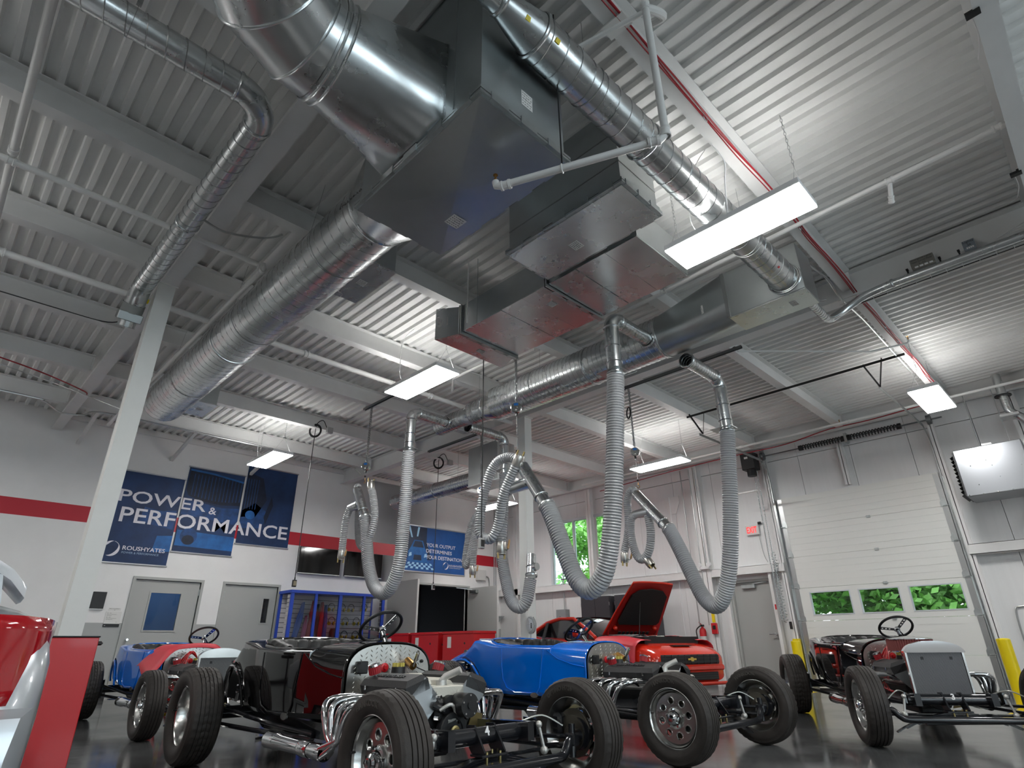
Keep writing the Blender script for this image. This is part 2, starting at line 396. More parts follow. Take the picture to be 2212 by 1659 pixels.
# ================================================================ DUCTWORK
def spiral(parent,p0,p1,r,pitch=.13,n=36,name='duct_pipe',mat_=None,bead=.0045):
    p0,p1=V(p0),V(p1); MB().cyl(p0,p1,r,n=n,caps=False).build(name,mat_ or GALV,parent)
    M=frame(p0,p1-p0); L=(p1-p0).length; T=int(L/pitch*20); P=[M@V((r*cos(2*pi*i/20),r*sin(2*pi*i/20),min(L,i*pitch/20))) for i in range(T+1)]
    m=MB(); m.tube(P,bead,n=4); m.build('spiral_seam',SEAM,parent,smooth=0)
def collar(parent,c,ax,r,w=.03,name='collar'):
    MB().lathe([(r,-w/2),(r+.008,-w/2+.002),(r+.010,-.004),(r+.013,0),(r+.010,.004),(r+.008,w/2-.002),(r,w/2)],c,ax,n=36).build(name,GALV,parent)
def ring(c,ax,r,n=32,x=None):
    M=frame(c,ax,x); return [M@V((r*cos(2*pi*k/n),r*sin(2*pi*k/n),0)) for k in range(n)]
def sqround(rect,circ):
    """rect: 4 corners matching the quadrants of circ (circle starts on the axis between corner 3 and corner 0)"""
    m=MB(); n=len(circ); q=n//4; m.v=[tuple(p) for p in rect]+[tuple(p) for p in circ]
    for k in range(4):
        for j in range(q): m.f.append((k,4+k*q+j,4+(k*q+j+1)%n))
        m.f.append((k,4+((k+1)*q)%n,(k+1)%4))
    return m
def circ_in(c,a,b,r,n=32):
    return [V(c)+r*(cos(2*pi*k/n)*V(a)+sin(2*pi*k/n)*V(b)) for k in range(n)]
def flangebox(m,x0,x1,y0,y1,z,h=.045,o=.03):
    for a,b,c,d in ((x0-o,x1+o,y0-o,y0),(x0-o,x1+o,y1,y1+o),(x0-o,x0,y0,y1),(x1,x1+o,y0,y1)):
        m.box(a,b,c,d,z,z+h*.42); m.box(a,b,c,d,z+h*.58,z+h)
    for a in (x0-o*.5,x1+o*.5):
        for c in (y0-o*.5,y1+o*.5): m.cyl((a,c,z-.012),(a,c,z+h+.012),.007,n=6)
def clips(m,x0,x1,y0,y1,z,o=.03):
    for k in range(5):
        y=y0+(y1-y0)*(k+.5)/5; m.box(x0-o-.006,x0-o*.2,y-.07,y+.07,z-.006,z+.052); m.box(x1+o*.2,x1+o+.006,y-.07,y+.07,z-.006,z+.052)
    for k in range(3):
        x=x0+(x1-x0)*(k+.5)/3; m.box(x-.07,x+.07,y0-o-.006,y0-o*.2,z-.006,z+.052); m.box(x-.07,x+.07,y1+o*.2,y1+o+.006,z-.006,z+.052)
def sticker(parent,M,w=.09,h=.11,name='job_label',lines=5):
    MB().box(-w/2,w/2,-h/2,h/2,0,.001) and None
    m=MB(M); m.box(-w/2,w/2,-h/2,h/2,0,.001); o=m.build(name,LABW,parent,smooth=0)
    k=MB(M); rr=random.Random(len(parent.children))
    for i in range(lines):
        y=h*.36-i*h*.72/max(1,lines-1); a=-w*.42; 
        while a<w*.36:
            b=a+rr.uniform(.006,.02); k.box(a,min(b,w*.42),y-.0025,y+.0025,.001,.0014); a=b+rr.uniform(.004,.012)
    for (x0,x1,y0,y1) in ((-w*.1,w*.3,-.002,.016),): k.box(x0,x1,y0,y0+.0015,.001,.0014);k.box(x0,x0+.0015,y0,y1,.001,.0014);k.box(x1,x1+.0015,y0,y1,.001,.0014)
    k.build('print',INK,o,smooth=0,kind='stuff'); return o
# --- plenum 1 with its bottom pyramid, the round elbow and the square-to-round
t=thing('duct_plenum','tall square galvanized duct drop with big round elbow, sprinkler arm just below it','duct',(1.93,2.46,3.70))
x0,x1,y0,y1=1.56,2.30,1.80,3.12; zb=3.72
m=MB(); m.box(x0,x1,y0,y1,zb+.05,ZD-.005); m.build('plenum_box',GALVD,t)
m=MB(); c=((x0+x1)/2,(y0+y1)/2,zb-.022); k=[(x0-.012,y0-.012,zb),(x1+.012,y0-.012,zb),(x1+.012,y1+.012,zb),(x0-.012,y1+.012,zb)]
for i in range(4): m.add([k[i],k[(i+1)%4],c],[(0,1,2)])
m.add([(a,b,zb+.02) for a,b,_ in k],[(0,1,2,3)])
for i in range(4): m.add([k[i],k[(i+1)%4],(k[(i+1)%4][0],k[(i+1)%4][1],zb+.02),(k[i][0],k[i][1],zb+.02)],[(0,1,2,3)])
m.build('cross_broken_bottom',GALVD,t,smooth=0)
m=MB(); flangebox(m,x0,x1,y0,y1,zb+.02); m.build('flange',FLANGE,t,smooth=0)
m=MB(); clips(m,x0,x1,y0,y1,zb+.02); m.build('flange_clip',FLANGE,t,smooth=0,kind='stuff')
for yy in (2.05,2.86): MB().box(x0-.008,x0,yy,yy+.04,zb+.07,ZD-.01).build('standing_seam',GALVD,t)
sticker(t,frame((1.95,y0-.001,4.02),(0,-1,0),(1,0,0)),.10,.13)
sticker(t,frame((2.13,2.72,zb-.014),(0,0.017,-1),(1,0,0)),.12,.12)
rc=[V((x0-.001,2.80,3.80)),V((x0-.001,2.80,4.52)),V((x0-.001,2.14,4.52)),V((x0-.001,2.14,3.80))]
cc=V((.935,2.47,4.13)); ci=circ_in(cc,V((0,0,-1)),V((0,1,0)),.313)
# circle starts at -z, goes to +y, +z, -y ; corners: (+y,-z),(+y,+z),(-y,+z),(-y,-z)
sqround(rc,ci).build('square_to_round',GALV,t,smooth=20)
m=MB(); m.rings([ring((.92,2.47,4.13),(-1,0,0),.318),ring((.86,2.47,4.13),(-1,0,0),.318)],True,False); m.build('sleeve',GALV,t)
for xx in (.93,.885): collar(t,(xx,2.47,4.13),(1,0,0),.315,.02)
Rc=.65; Rd=.313; prev=None
def elbow_c(a): return V((.87,2.47,4.13))+V((-Rc*sin(a),-Rc*(1-cos(a)),0)), V((-cos(a),-sin(a),0))
angs=[0,R(12),R(36),R(60),R(84),R(90)]
for a,b in zip(angs,angs[1:]):
    ra=ring(*elbow_c(a),Rd,x=(0,0,1)); rb=ring(*elbow_c(b),Rd,x=(0,0,1)); MB().rings([ra,rb],True,False).build('elbow_gore',GALV,t)
for a in angs[1:-1]: c,d=elbow_c(a); collar(t,c,d,Rd-.004,.022,'gore_seam')
c,d=elbow_c(angs[-1]); spiral(t,c,c+V((0,-4.5,0)),Rd,.14)
sticker(t,frame((1.25,2.30,4.44),(-.3,-.5,.75),(1,0,0)),.10,.13)
m=MB()
for i in range(9):
    p=V((.97,2.62,3.858)).lerp(V((1.5,2.60,3.82)),i/8); m.ball(p,.006,6,4)
m.build('rivets',FLANGE,t,kind='stuff')
# --- left spiral main and its square neck
t=thing('spiral_duct','fat spiral duct running from the square plenum to the left wall','duct',(2.08,3.2,4.1))
ci=circ_in((2.08,3.78,4.40),V((0,0,-1)),V((1,0,0)),.30); rc=[V((2.26,3.125,3.9)),V((2.26,3.125,4.72)),V((1.66,3.125,4.72)),V((1.66,3.125,3.9))]
sqround(rc,ci).build('square_to_round',GALV,t,smooth=20)
tx=text_mb('ES70Y4RTN3',.045,frame((1.735,3.36,4.28),(-1,-.12,.25),(0,.6,-.25)),depth=.001); tx.build('marker_writing',INK,t,smooth=0)
collar(t,(2.08,3.79,4.40),(0,1,0),.30,.04); spiral(t,(2.08,3.80,4.40),(2.08,7.1,4.40),.30); collar(t,(2.08,7.1,4.40),(0,1,0),.30,.06); spiral(t,(2.08,7.12,4.40),(2.08,9.95,4.40),.30)
MB().lathe([(.30,0),(.30,.004),(.0,.004)],(2.08,9.945,4.4),(0,1,0),n=36).build('end_cap',GALV,t)
for i,(a,b,z) in enumerate(((4.30,5.07,4.30),(9.15,9.80,4.28))):
    MB().box(2.30,2.62,a,b,z,z+.34,.004).build('register_box',GALVD,t); MB().box(2.29,2.63,a-.01,b+.01,z-.012,z).build('register_lip',GALV,t)
    sticker(t,frame((2.47,(a+b)/2,z-.013),(0,0,-1),(1,0,0)),.09,.09)
for yy in (4.5,6.4,8.6):
    m=MB(); m.tube([(2.08-.303,yy,4.4)]+[V((2.08+.304*cos(a),yy,4.4+.304*sin(a))) for a in [pi+i*pi/16 for i in range(17)]],.003,n=4); m.tube([(1.777,yy,4.4),(1.85,yy,5.08)],.002,n=4); m.tube([(2.383,yy,4.4),(2.32,yy,5.08)],.002,n=4); m.build('hanger_wire',SEAM,t,smooth=0,kind='stuff')
# --- small spiral exhaust duct on the far left
t=thing('small_spiral_duct','thin spiral duct with a bend and open damper end beside the near column','duct',(.93,5,4.48))
spiral(t,(-5,3.50,4.58),(.68,3.50,4.58),.10,.12,24); 
m=MB(); P=arc((.68,3.75,4.58),.25,-pi/2,0,10,(1,0,0),(0,1,0)); m.tube(P,.102,n=24,caps=False); m.build('elbow',GALV,t)
for p,a in (((.68,3.5,4.58),(1,0,0)),((.93,3.75,4.58),(0,1,0)),((.93,5.35,4.58),(0,1,0))): collar(t,p,a,.10,.03)
spiral(t,(.93,3.76,4.58),(.93,6.80,4.58),.10,.12,24)
DUCTG=mat('duct_tape_grey',(.30,.31,.30),.55,.3)
m=MB(); m.tube([(.93,6.80,4.58),(.93,6.88,4.57),(.93,6.98,4.52),(.93,7.06,4.44)],[.102,.104,.106,.108],n=24,caps=False); m.build('offset_collar',GALV,t)
MB().tube([(.93,7.06,4.44),(.93,7.12,4.36)],[.115,.112],n=24,caps=False).build('tape_wrap',DUCTG,t)
m=MB(frame((.93,7.15,4.31),(0,.45,-.9),(1,0,0))); m.box(-.12,.12,-.11,.11,-.05,.05,.006); m.build('damper_box',GALVD,t)
m=MB(frame((.93,7.17,4.27),(0,.45,-.9),(1,0,0))); m.lathe([(.088,0),(.088,.07),(.094,.074),(.094,.078),(.082,.078),(.080,0)],n=24); m.build('open_spigot',GALV,t)
MB(frame((.93,7.172,4.266),(0,.45,-.9),(1,0,0))).lathe([(.081,.012),(0.0,.012)],n=20).build('throat',BLK,t)
MB(Matrix.Translation((1.04,7.02,4.50))).box(-.012,.012,-.02,.02,-.02,.02).build('yellow_tag',YEL,t)
m=MB()
for yy,xx in ((5.4,.93),(4.2,.93)):
    m.tube([(xx-.1,yy,4.6),(xx,yy,4.69),(xx+.1,yy,4.6)],.002,n=4); m.tube([(xx,yy,4.69),(xx,yy,5.08)],.002,n=4)
for xx in (.0,-2):
    m.tube([V((xx,3.5+.104*cos(a),4.58+.104*sin(a))) for a in [i*pi/8 for i in range(17)]],.002,n=4); m.tube([(xx,3.5,4.68),(xx,3.5,5.08)],.002,n=4); m.box(xx-.015,xx+.015,3.485,3.515,4.76,4.82)
m.build('hanger_wire',SEAM,t,smooth=0,kind='stuff')
# --- right-hand round duct
t=thing('round_supply_duct','round spiral duct passing over the big ceiling lamp into the dark box','duct',(4,1.64,4.25))
RY,RZ=1.64,4.40
spiral(t,(1.86,RY,RZ),(5.78,RY,RZ),.147,.14,32); 
MB().lathe([(.082,0),(.147,.30)],(1.56,RY,RZ),(1,0,0),n=32).build('reducer',GALV,t); spiral(t,(-3,RY,RZ),(1.56,RY,RZ),.082,.14,24)
for xx,r in ((1.56,.082),(1.86,.147),(3.1,.147),(5.77,.150)): collar(t,(xx,RY,RZ),(1,0,0),r,.03)
for p,s in (((1.72,RY-.085,RZ-.075),.02),((1.95,RY-.12,RZ-.087),.018)): MB(frame(p,(0,-.8,-.6),(1,0,0))).box(-s,s,-.014,.014,0,.006).build('yellow_tag',YEL,t)
MB(frame((5.35,RY-.10,RZ-.11),(0,-.65,-.75),(1,0,0))).cyl((0,0,0),(0,0,.004),.012,n=10).build('red_tag',REDP,t)
m=MB()
for xx in (2.4,4.9):
    m.tube([V((xx,RY+.15*cos(a),RZ+.15*sin(a))) for a in [i*pi/10 for i in range(21)]],.003,n=4); m.tube([(xx,RY,RZ+.15),(xx,RY,ZD)],.002,n=4)
m.build('hanger_wire',SEAM,t,smooth=0,kind='stuff')
# --- plenum 2
t=thing('flat_duct_drop','shallow square galvanized duct drop with plain bottom, right of the tall one','duct',(3.44,2.56,4.18))
x0,x1,y0,y1=3.17,3.71,1.92,3.20; zb=4.19
MB().box(x0,x1,y0,y1,zb+.04,ZD-.005).build('plenum_box',GALVD,t); MB().box(x0-.006,x1+.006,y0-.006,y1+.006,zb,zb+.02).build('bottom_panel',GALV,t)
m=MB(); flangebox(m,x0,x1,y0,y1,zb+.018); m.build('flange',FLANGE,t,smooth=0)
m=MB(); clips(m,x0,x1,y0,y1,zb+.018); m.build('flange_clip',FLANGE,t,smooth=0,kind='stuff')
sticker(t,frame((3.5,2.66,zb-.001),(0,0,-1),(1,0,0)),.11,.10)
m=MB(); m.box(x0-.004,x0,y0,y1,4.46,4.47); m.box(x0,x1,y0-.004,y0,4.46,4.47); m.box(x0-.004,x0,y0,y1,4.78,4.79); m.build('cross_break',SEAM,t)
MB().box(x1,3.80,2.35,3.10,4.25,4.56).build('duct_neck',GALVD,t)
# --- flat return trunk
t=thing('flat_trunk_duct','long flat duct with banded bottom sheets, mirrored pink, above the chain','duct',(4.25,3.4,4.19))
x0,x1=3.80,4.70; za,zt_=4.20,4.57
for a,b in ((2.20,3.27),(3.33,4.62)):
    n=4 if b>4 else 3; MB().box(x0,x1,a,b,za+.01,zt_).build('trunk_body',GALVD,t)
    for i in range(n):
        p,q=a+(b-a)*i/n,a+(b-a)*(i+1)/n; MB().box(x0-.002,x1+.002,p+.003,q-.003,za+(.004 if i%2 else 0),za+.012).build('bottom_sheet',GALV,t)
for yy in (3.30,4.66):
    m=MB()
    for e in (-.022,.006): 
        m.box(x0-.03,x1+.03,yy+e,yy+e+.016,za-.03,za); m.box(x0-.03,x0,yy+e,yy+e+.016,za,zt_); m.box(x1,x1+.03,yy+e,yy+e+.016,za,zt_)
    for i in range(4): xx=x0+.1+i*.22; m.box(xx,xx+.14,yy-.026,yy+.026,za-.036,za-.028)
    m.build('flange',FLANGE,t,smooth=0)
m=MB(); A=[(x0,4.69),(x1,4.69)]; B=[(3.67,5.0),(4.80,5.0)]
m.rings([[(x0,4.69,za),(x1,4.69,za),(x1,4.69,zt_),(x0,4.69,zt_)],[(3.67,5.0,za-.01),(4.80,5.0,za-.01),(4.80,5.0,zt_+.05),(3.67,5.0,zt_+.05)]],True,False); m.build('flared_end',GALV,t,smooth=0)
MB().box(x0,x1,4.63,4.69,za,zt_).build('end_frame',GALVD,t)
sticker(t,frame((3.73,4.85,4.40),(-.9,.4,0),(.4,.9,0)),.08,.10); sticker(t,frame((4.28,4.85,za-.009),(0,0,-1),(1,0,0)),.11,.07); sticker(t,frame((4.1,3.5,za-.003),(0,0,-1),(1,0,0)),.10,.08); sticker(t,frame((4.6,3.1,za-.003),(0,0,-1),(1,0,0)),.09,.08)
m=MB()
for p in ((3.77,4.35),(3.77,2.5),(4.73,4.35),(4.73,2.5)): m.cyl((p[0],p[1],za-.02),(p[0],p[1],5.08),.005,n=6)
m.build('threaded_rod',FLANGE,t,kind='stuff')
# --- exhaust manifold duct (centre) with its box and four take-offs
CX,CZ=5.98,4.41
t=thing('exhaust_manifold_duct','dark spiral exhaust duct in the middle with side take-offs and square end box','duct',(CX,4,4.1))
x0,x1,y0,y1=5.78,6.19,1.46,2.30; zb,zt_=4.20,4.79
MB().box(x0,x1,y0,y1,zb+.01,zt_,.003).build('end_box',GALVD,t); MB().box(x0+.004,x1-.004,y0+.004,y1-.004,zb-.002,zb+.01).build('box_bottom',GALV,t)
sticker(t,frame((5.99,1.66,zb-.003),(0,0,-1),(1,0,0)),.13,.07); sticker(t,frame((5.76,2.62,4.43),(-1,.1,0),(0,-1,0)),.09,.11)
ci=circ_in((CX,3.24,CZ),V((0,0,-1)),V((1,0,0)),.27); rc=[V((x1,y1,zb+.01)),V((x1,y1,zt_)),V((x0,y1,zt_)),V((x0,y1,zb+.01))]
sqround(rc,ci).build('square_to_round',GALVD,t,smooth=20)
m=MB(); m.box(x0-.012,x0,y1-.02,y1+.02,zb,zt_); m.build('standing_seam',SEAM,t)
collar(t,(CX,3.25,CZ),(0,1,0),.27,.05); spiral(t,(CX,3.26,CZ),(CX,6.30,CZ),.27,.075); collar(t,(CX,4.4,CZ),(0,1,0),.27,.03)
MB().lathe([(.272,0),(.272,.05),(.205,.24),(.205,.28)],(CX,6.30,CZ),(0,1,0),n=36).build('reducer',ALU,t); spiral(t,(CX,6.56,CZ),(CX,6.92,CZ),.203,.075); collar(t,(CX,6.57,CZ),(0,1,0),.203,.03)
MB().lathe([(.205,0),(.155,.14),(.155,.16)],(CX,6.92,CZ),(0,1,0),n=36).build('reducer',GALV,t); spiral(t,(CX,7.07,CZ),(CX,7.86,CZ),.153,.075)
MB().lathe([(.154,0),(.154,.005),(0,.005)],(CX,7.855,CZ),(0,1,0),n=32).build('end_cap',GALV,t)
collar(t,(5.775,RY,RZ),(1,0,0),.165,.03)
m=MB()
for yy,rr in ((3.9,.275),(5.4,.275),(6.8,.21)):
    m.tube([V((CX+rr*cos(a),yy,CZ+rr*sin(a))) for a in [i*pi/12 for i in range(25)]],.003,n=4); m.tube([(CX,yy,CZ+rr),(CX,yy,ZD)],.002,n=4)
m.build('hanger_wire',SEAM,t,smooth=0,kind='stuff')
# pipe leaving the box and running below the girder to the right
t=thing('galvanized_pipe_run','galvanized pipe leaving the dark duct box and running below the girder','pipe',(7.2,0,4.6))
spiral(t,(6.19,1.58,4.30),(6.72,1.58,4.30),.045,.05,16,bead=.003)
P=smoothpath([(6.72,1.58,4.30),(6.88,1.56,4.32),(7.05,1.45,4.45),(7.12,1.2,4.58),(7.14,.9,4.62)],6); MB().tube(P,.046,n=16).build('bend',GALV,t); MB().tube([(7.14,.9,4.62),(7.14,-4,4.62)],.046,n=16).build('straight_pipe',GALV,t)
collar(t,(7.14,.9,4.62),(0,1,0),.046,.03)
# distant spiral duct by the left wall
t=thing('far_spiral_duct','far spiral duct with square end box behind the white column','duct',(7.85,10,3.9))
spiral(t,(7.85,8.98,4.02),(7.85,11.95,4.02),.17,.075,28); collar(t,(7.85,10.3,4.02),(0,1,0),.17,.03); MB().lathe([(.17,0),(.17,.004),(0,.004)],(7.85,11.945,4.02),(0,1,0),n=28).build('end_cap',GALV,t)
MB().box(7.62,8.10,8.10,8.98,3.82,4.62,.004).build('end_box',GALVD,t); MB().box(7.61,8.11,8.09,8.99,3.80,3.82).build('box_bottom',GALV,t)
m=MB(); m.tube([(7.85,9.6,4.19),(7.85,9.6,ZD)],.003,n=4); m.tube([(7.85,11.3,4.19),(7.85,11.3,ZD)],.003,n=4); m.tube([(7.85,8.5,4.62),(7.85,8.5,ZD)],.004,n=4); m.build('hanger_wire',SEAM,t,smooth=0,kind='stuff')
# ================================================================ LIGHT FIXTURES
def fixture(cx,cy,z,along,label):
    t=thing('high_bay_light',label,'lamp',(cx,cy,z),R(90) if along=='y' else 0,'ceiling lamps')
    L,W=1.22,.40; mk=lambda: MB(MW[t.name])
    m=mk(); m.box(-L/2,L/2,-W/2,W/2,.012,.07,.004); m.build('housing',WHT,t)
    mk().box(-L/2+.006,L/2-.006,-W/2+.006,W/2-.006,0,.012).build('diffuser',LITE,t,smooth=0)
    for i in range(4):
        y=-W/2+W*(i+.5)/4
        for s in (-1,1): mk().box(s*(L/2-.16)-.12,s*(L/2-.16)+.12,y-.028,y+.028,.07,.074).build('top_slot',LITUP,t,smooth=0)
    for s in (-1,1):
        m=mk()
        for q in (-1,1): m.tube([(s*(L/2-.05),q*.15,.07),(s*(L/2-.05),0,.34)],.002,n=4)
        n=int((ZD-z-.34)/.04)
        for i in range(n):
            zc=.34+.02+i*.04; u,v=((1,0,0),(0,0,1)) if i%2 else ((0,1,0),(0,0,1)); c=(s*(L/2-.05),0,zc)
            P=[V(c)+V(u)*(.009*cos(a))+V(v)*(.026*sin(a)) for a in [k*pi/4 for k in range(8)]]; m.tube(P,.0022,n=3,closed=True)
        m.build('hanging_chain',SEAM,t,smooth=0,kind='stuff')
    m=mk(); m.tube(smoothpath([(.3,.1,.07),(.34,.14,.3),(.2,.2,.7),(.1,.1,ZD-z)],6),.004,n=5); m.build('power_cord',WHT,t)
    return t
LS=[(4.30,1.50,4.13,'y','nearest big ceiling lamp, right of the flat duct drop'),(4.33,6.18,4.20,'y','ceiling lamp left of the chain, below the flat trunk duct'),
 (4.37,11.2,4.20,'y','ceiling lamp in front of the blue wall banners'),(10.43,6.15,4.22,'y','ceiling lamp right of the tall exhaust hose, above the orange car'),
 (10.45,1.30,4.22,'x','ceiling lamp in front of the garage door track'),(10.5,11.2,4.20,'y','far ceiling lamp half hidden behind the white column')]
for a in LS: fixture(*a)
# lamps of the same grid behind and beside the camera
for p in ((-1.9,1.5),(-1.9,6.2),(-1.9,11.2),(-1.9,-3.3),(4.3,-3.3),(10.5,-3.3)): fixture(p[0],p[1],4.2,'y','ceiling lamp outside the picture, hung at x %d y %d'%p) if 0 else fixture(p[0],p[1],4.2,'y',{(-1.9,1.5):'ceiling lamp left of the camera, outside the picture',(-1.9,6.2):'ceiling lamp left of the thin spiral duct, outside the picture',(-1.9,11.2):'ceiling lamp far left by the red band, outside the picture',(-1.9,-3.3):'ceiling lamp behind the camera on the left',(4.3,-3.3):'ceiling lamp behind the camera on the right',(10.5,-3.3):'ceiling lamp behind the heater, outside the picture'}[p])
# ================================================================ EXHAUST HOSES
def hose(parent,P,r,name='flex_hose',pitch=.03,n=20,m_=None,amp=.006):
    P=resample(smoothpath(P,10),pitch/4); rr=[r+amp*(1,.3,-1,.3)[i%4] for i in range(len(P))]
    # crimped wall: alternate the phase a little around the tube
    m=MB(); m.tube(P,rr,n=n); return m.build(name,m_ or HOSE,parent,smooth=50)
NOZ=mat('nozzle_steel',(.62,.60,.56),.3,1); WOOD=mat('wood_handle',(.62,.36,.15),.5)
def nozzle(parent,p,d,side=(1,0,0),handle=True):
    M=frame(p,d,side); m=MB(M); m.lathe([(.058,0),(.062,.01),(.062,.13),(.056,.14),(.056,.15),(.050,.15),(.052,.02)],n=20); o=m.build('tailpipe_nozzle',NOZ,parent)
    m=MB(M); m.box(-.010,.010,.045,.060,.08,.20); m.box(-.010,.010,-.06,-.045,.08,.20); m.build('clamp_jaw',GOLD,o,kind='stuff')
    if handle:
        m=MB(M); m.tube([(.062,0,.10),(.095,0,.11),(.115,0,.10)],.006,n=6); m.build('clamp_rod',FLANGE,o)
        m=MB(M); m.lathe([(.006,0),(.013,.01),(.014,.05),(.011,.10),(.004,.115)],(.115,0,.10),(.25,0,-.95),n=10); m.build('handle',WOOD,o)
def chainlinks(m,p0,p1,w=.02):
    p0,p1=V(p0),V(p1); n=max(2,int((p1-p0).length/.042)); M=frame(p0,p1-p0)
    for i in range(n):
        z=(i+.5)*(p1-p0).length/n; u=(1,0) if i%2 else (0,1)
        m.tube([M@V((u[0]*w*.7*cos(a),u[1]*w*.7*cos(a),z+.030*sin(a))) for a in [k*pi/4 for k in range(8)]],.0045,n=4,closed=True)
def balancer(label,xy,ztop,zs,zhook):
    t=thing('hose_balancer',label,'balancer',(xy[0],xy[1],zs),0,'spring balancers holding the hoses')
    x,y=xy
    if ztop:
        for k,dx in enumerate((-.014,.014)):
            m=MB(); chainlinks(m,(x+dx,y+dx,zs+.11),(x+dx*.6,y,ztop)); m.build('chain',SEAM,t,smooth=0,kind='stuff')
        m=MB(); m.tube([(x,y,zs+.07)]+arc((x,y,zs+.105),.022,-pi/2,1.3*pi,10,(1,0,0),(0,0,1)),.005,n=6); m.build('hook',FLANGE,t)
    ax=V((-.75,-.55,.05)).normalized(); c=V((x,y,zs))
    MB().lathe([(.0,-.035),(.055,-.035),(.07,-.028),(.073,-.012),(.073,.03),(.066,.038),(.02,.038),(.018,.046),(0,.046)],c,ax,n=28).build('drum',ALU,t)
    M=frame(c+ax*.0385,ax,(0,0,1)); o=MB(M); o.box(.02,.055,-.028,.028,0,.001); o.build('blue_label',mat('label_blue',(.02,.16,.5),.4),t,smooth=0,label='blue maker label on the drum face')
    m=MB(M); m.box(-.05,-.03,-.012,.012,0,.001); m.build('white_label',LABW,t,smooth=0)
    m=MB(); m.box(x-.012,x+.012,y-.012,y+.012,zs-.105,zs-.06); m.build('cable_guide',BLK,t)
    MB().tube([(x,y,zs-.10),(x,y,zhook+.1)],.003,n=5).build('cable',SEAM,t); MB().ball((x,y,zhook+.13),.018,8,6).build('stop_ball',BLK,t)
    m=MB(); m.tube([(x,y,zhook+.10),(x,y,zhook+.06)]+arc((x,y,zhook+.035),.024,pi/2,2*pi,8,(0,1,0),(0,0,1)),.005,n=6); m.build('snap_hook',BRASS,t); return t
def droppipe(label,sx,P0,pv,zel,zpl,zbot):
    """branch from the manifold at P0 along x to the elbow over pv, then down"""
    t=thing('drop_pipe',label,'pipe',(pv[0],pv[1],zbot),0,'steel drop pipes')
    r=.084; x,y=pv; e=.14
    spiral(t,(P0[0],y,zel),(x-sx*e,y,zel),r,.055,24,name='branch_pipe',bead=.003); collar(t,(P0[0]+sx*.02,y,zel),(1,0,0),r+.01,.04)
    P=arc((x-sx*e,y,zel-e),e,0,pi/2,8,(0,0,1),(sx,0,0)); MB().tube(P,r+.002,n=24,caps=False).build('elbow',GALV,t)
    for p,a in ((P[0],(1,0,0)),(P[-1],(0,0,1))): collar(t,p,a,r,.02)
    MB().cyl((x,y,zbot),(x,y,zel-e),r,n=24,caps=False).build('vertical_pipe',GALV,t)
    for z in (zel-e-.25,zpl+.10): collar(t,(x,y,z),(0,0,1),r-.004,.016,'seam_ring')
    m=MB(frame((x,y,zpl),(0,0,1),(0,1,0))); m.box(-.10,.19,-.10,.10,-.003,.003); m.build('slide_gate_plate',FLANGE,t)
    m=MB(frame((x,y,zpl-.03),(0,0,1),(0,1,0))); m.tube([(.05,-.11,0),(-.16,-.13,0),(-.2,-.12,0)],.006,n=6); m.build('gate_pull',FLANGE,t)
    collar(t,(x,y,zbot+.02),(0,0,1),r+.004,.03,'hose_clamp'); return t
def hoseset(label,hp,yp,branch,h1,h2,noz1,noz2,group='flexible exhaust hoses'):
    t=thing('exhaust_hose',label,'hose',tuple(hp[-1]),0,group)
    hose(t,hp,.093,'main_hose')
    a,b=V(yp[0]),V(yp[1]); r=.078
    m=MB(); m.cyl(a,b,r,n=24,caps=True); m.build('y_pipe',GALV,t); d=(b-a).normalized()
    collar(t,a+d*.02,d,r+.012,.05,'hose_clamp'); collar(t,a+d*.16,d,r,.02)
    c,e=V(branch[0]),V(branch[1]); MB().cyl(c,e,.078,.060,n=20).build('y_branch',GALV,t)
    hose(t,h1,.058,'tail_hose',amp=.005); hose(t,h2,.058,'tail_hose',amp=.005)
    nozzle(t,*noz1); nozzle(t,*noz2); return t
X=4.97
droppipe('drop pipe with slide plate, nearest one, left of the dark duct box',-1,(5.76,3.35),(X,3.35),4.32,3.63,3.56)
hoseset('biggest flexible exhaust hose, hanging in a wide V in front of the window',[(X,3.35,3.60),(X,3.37,3.40),(X,3.45,2.7),(X,3.52,2.2),(X,3.62,1.70),(X,3.73,1.45),(X,3.90,1.34),(X,4.07,1.46),(X,4.22,1.78),(X,4.36,2.12),(X,4.46,2.32)],
  ((X,4.44,2.28),(X,4.83,2.84)),((X,4.72,2.62),(X-.04,5.02,2.58)),
  [(X,4.80,2.80),(X-.02,5.0,2.99),(X-.06,5.25,2.95),(X-.1,5.40,2.65),(X-.12,5.46,2.3),(X-.12,5.45,2.08),(X-.08,5.30,2.02),(X-.05,5.20,2.2),(X-.09,5.08,2.5),(X-.08,4.86,2.84)],
  [(X-.05,5.01,2.58),(X-.02,5.14,2.5),(X+.02,5.20,2.3),(X,5.21,1.98)],((X-.08,4.865,2.835),(0,-.5,.86),(0,-1,-.5),False),((X,5.21,1.98),(0,0,-1),(0,-1,0)))
balancer('spring balancer drum on chain, right below the end of the flat trunk duct',(X,4.92),4.80,3.64,2.93)
droppipe('drop pipe at the far end of the dark manifold, left of the white column',-1,(5.85,7.47),(5.10,7.48),4.36,3.72,3.66)
X=5.05
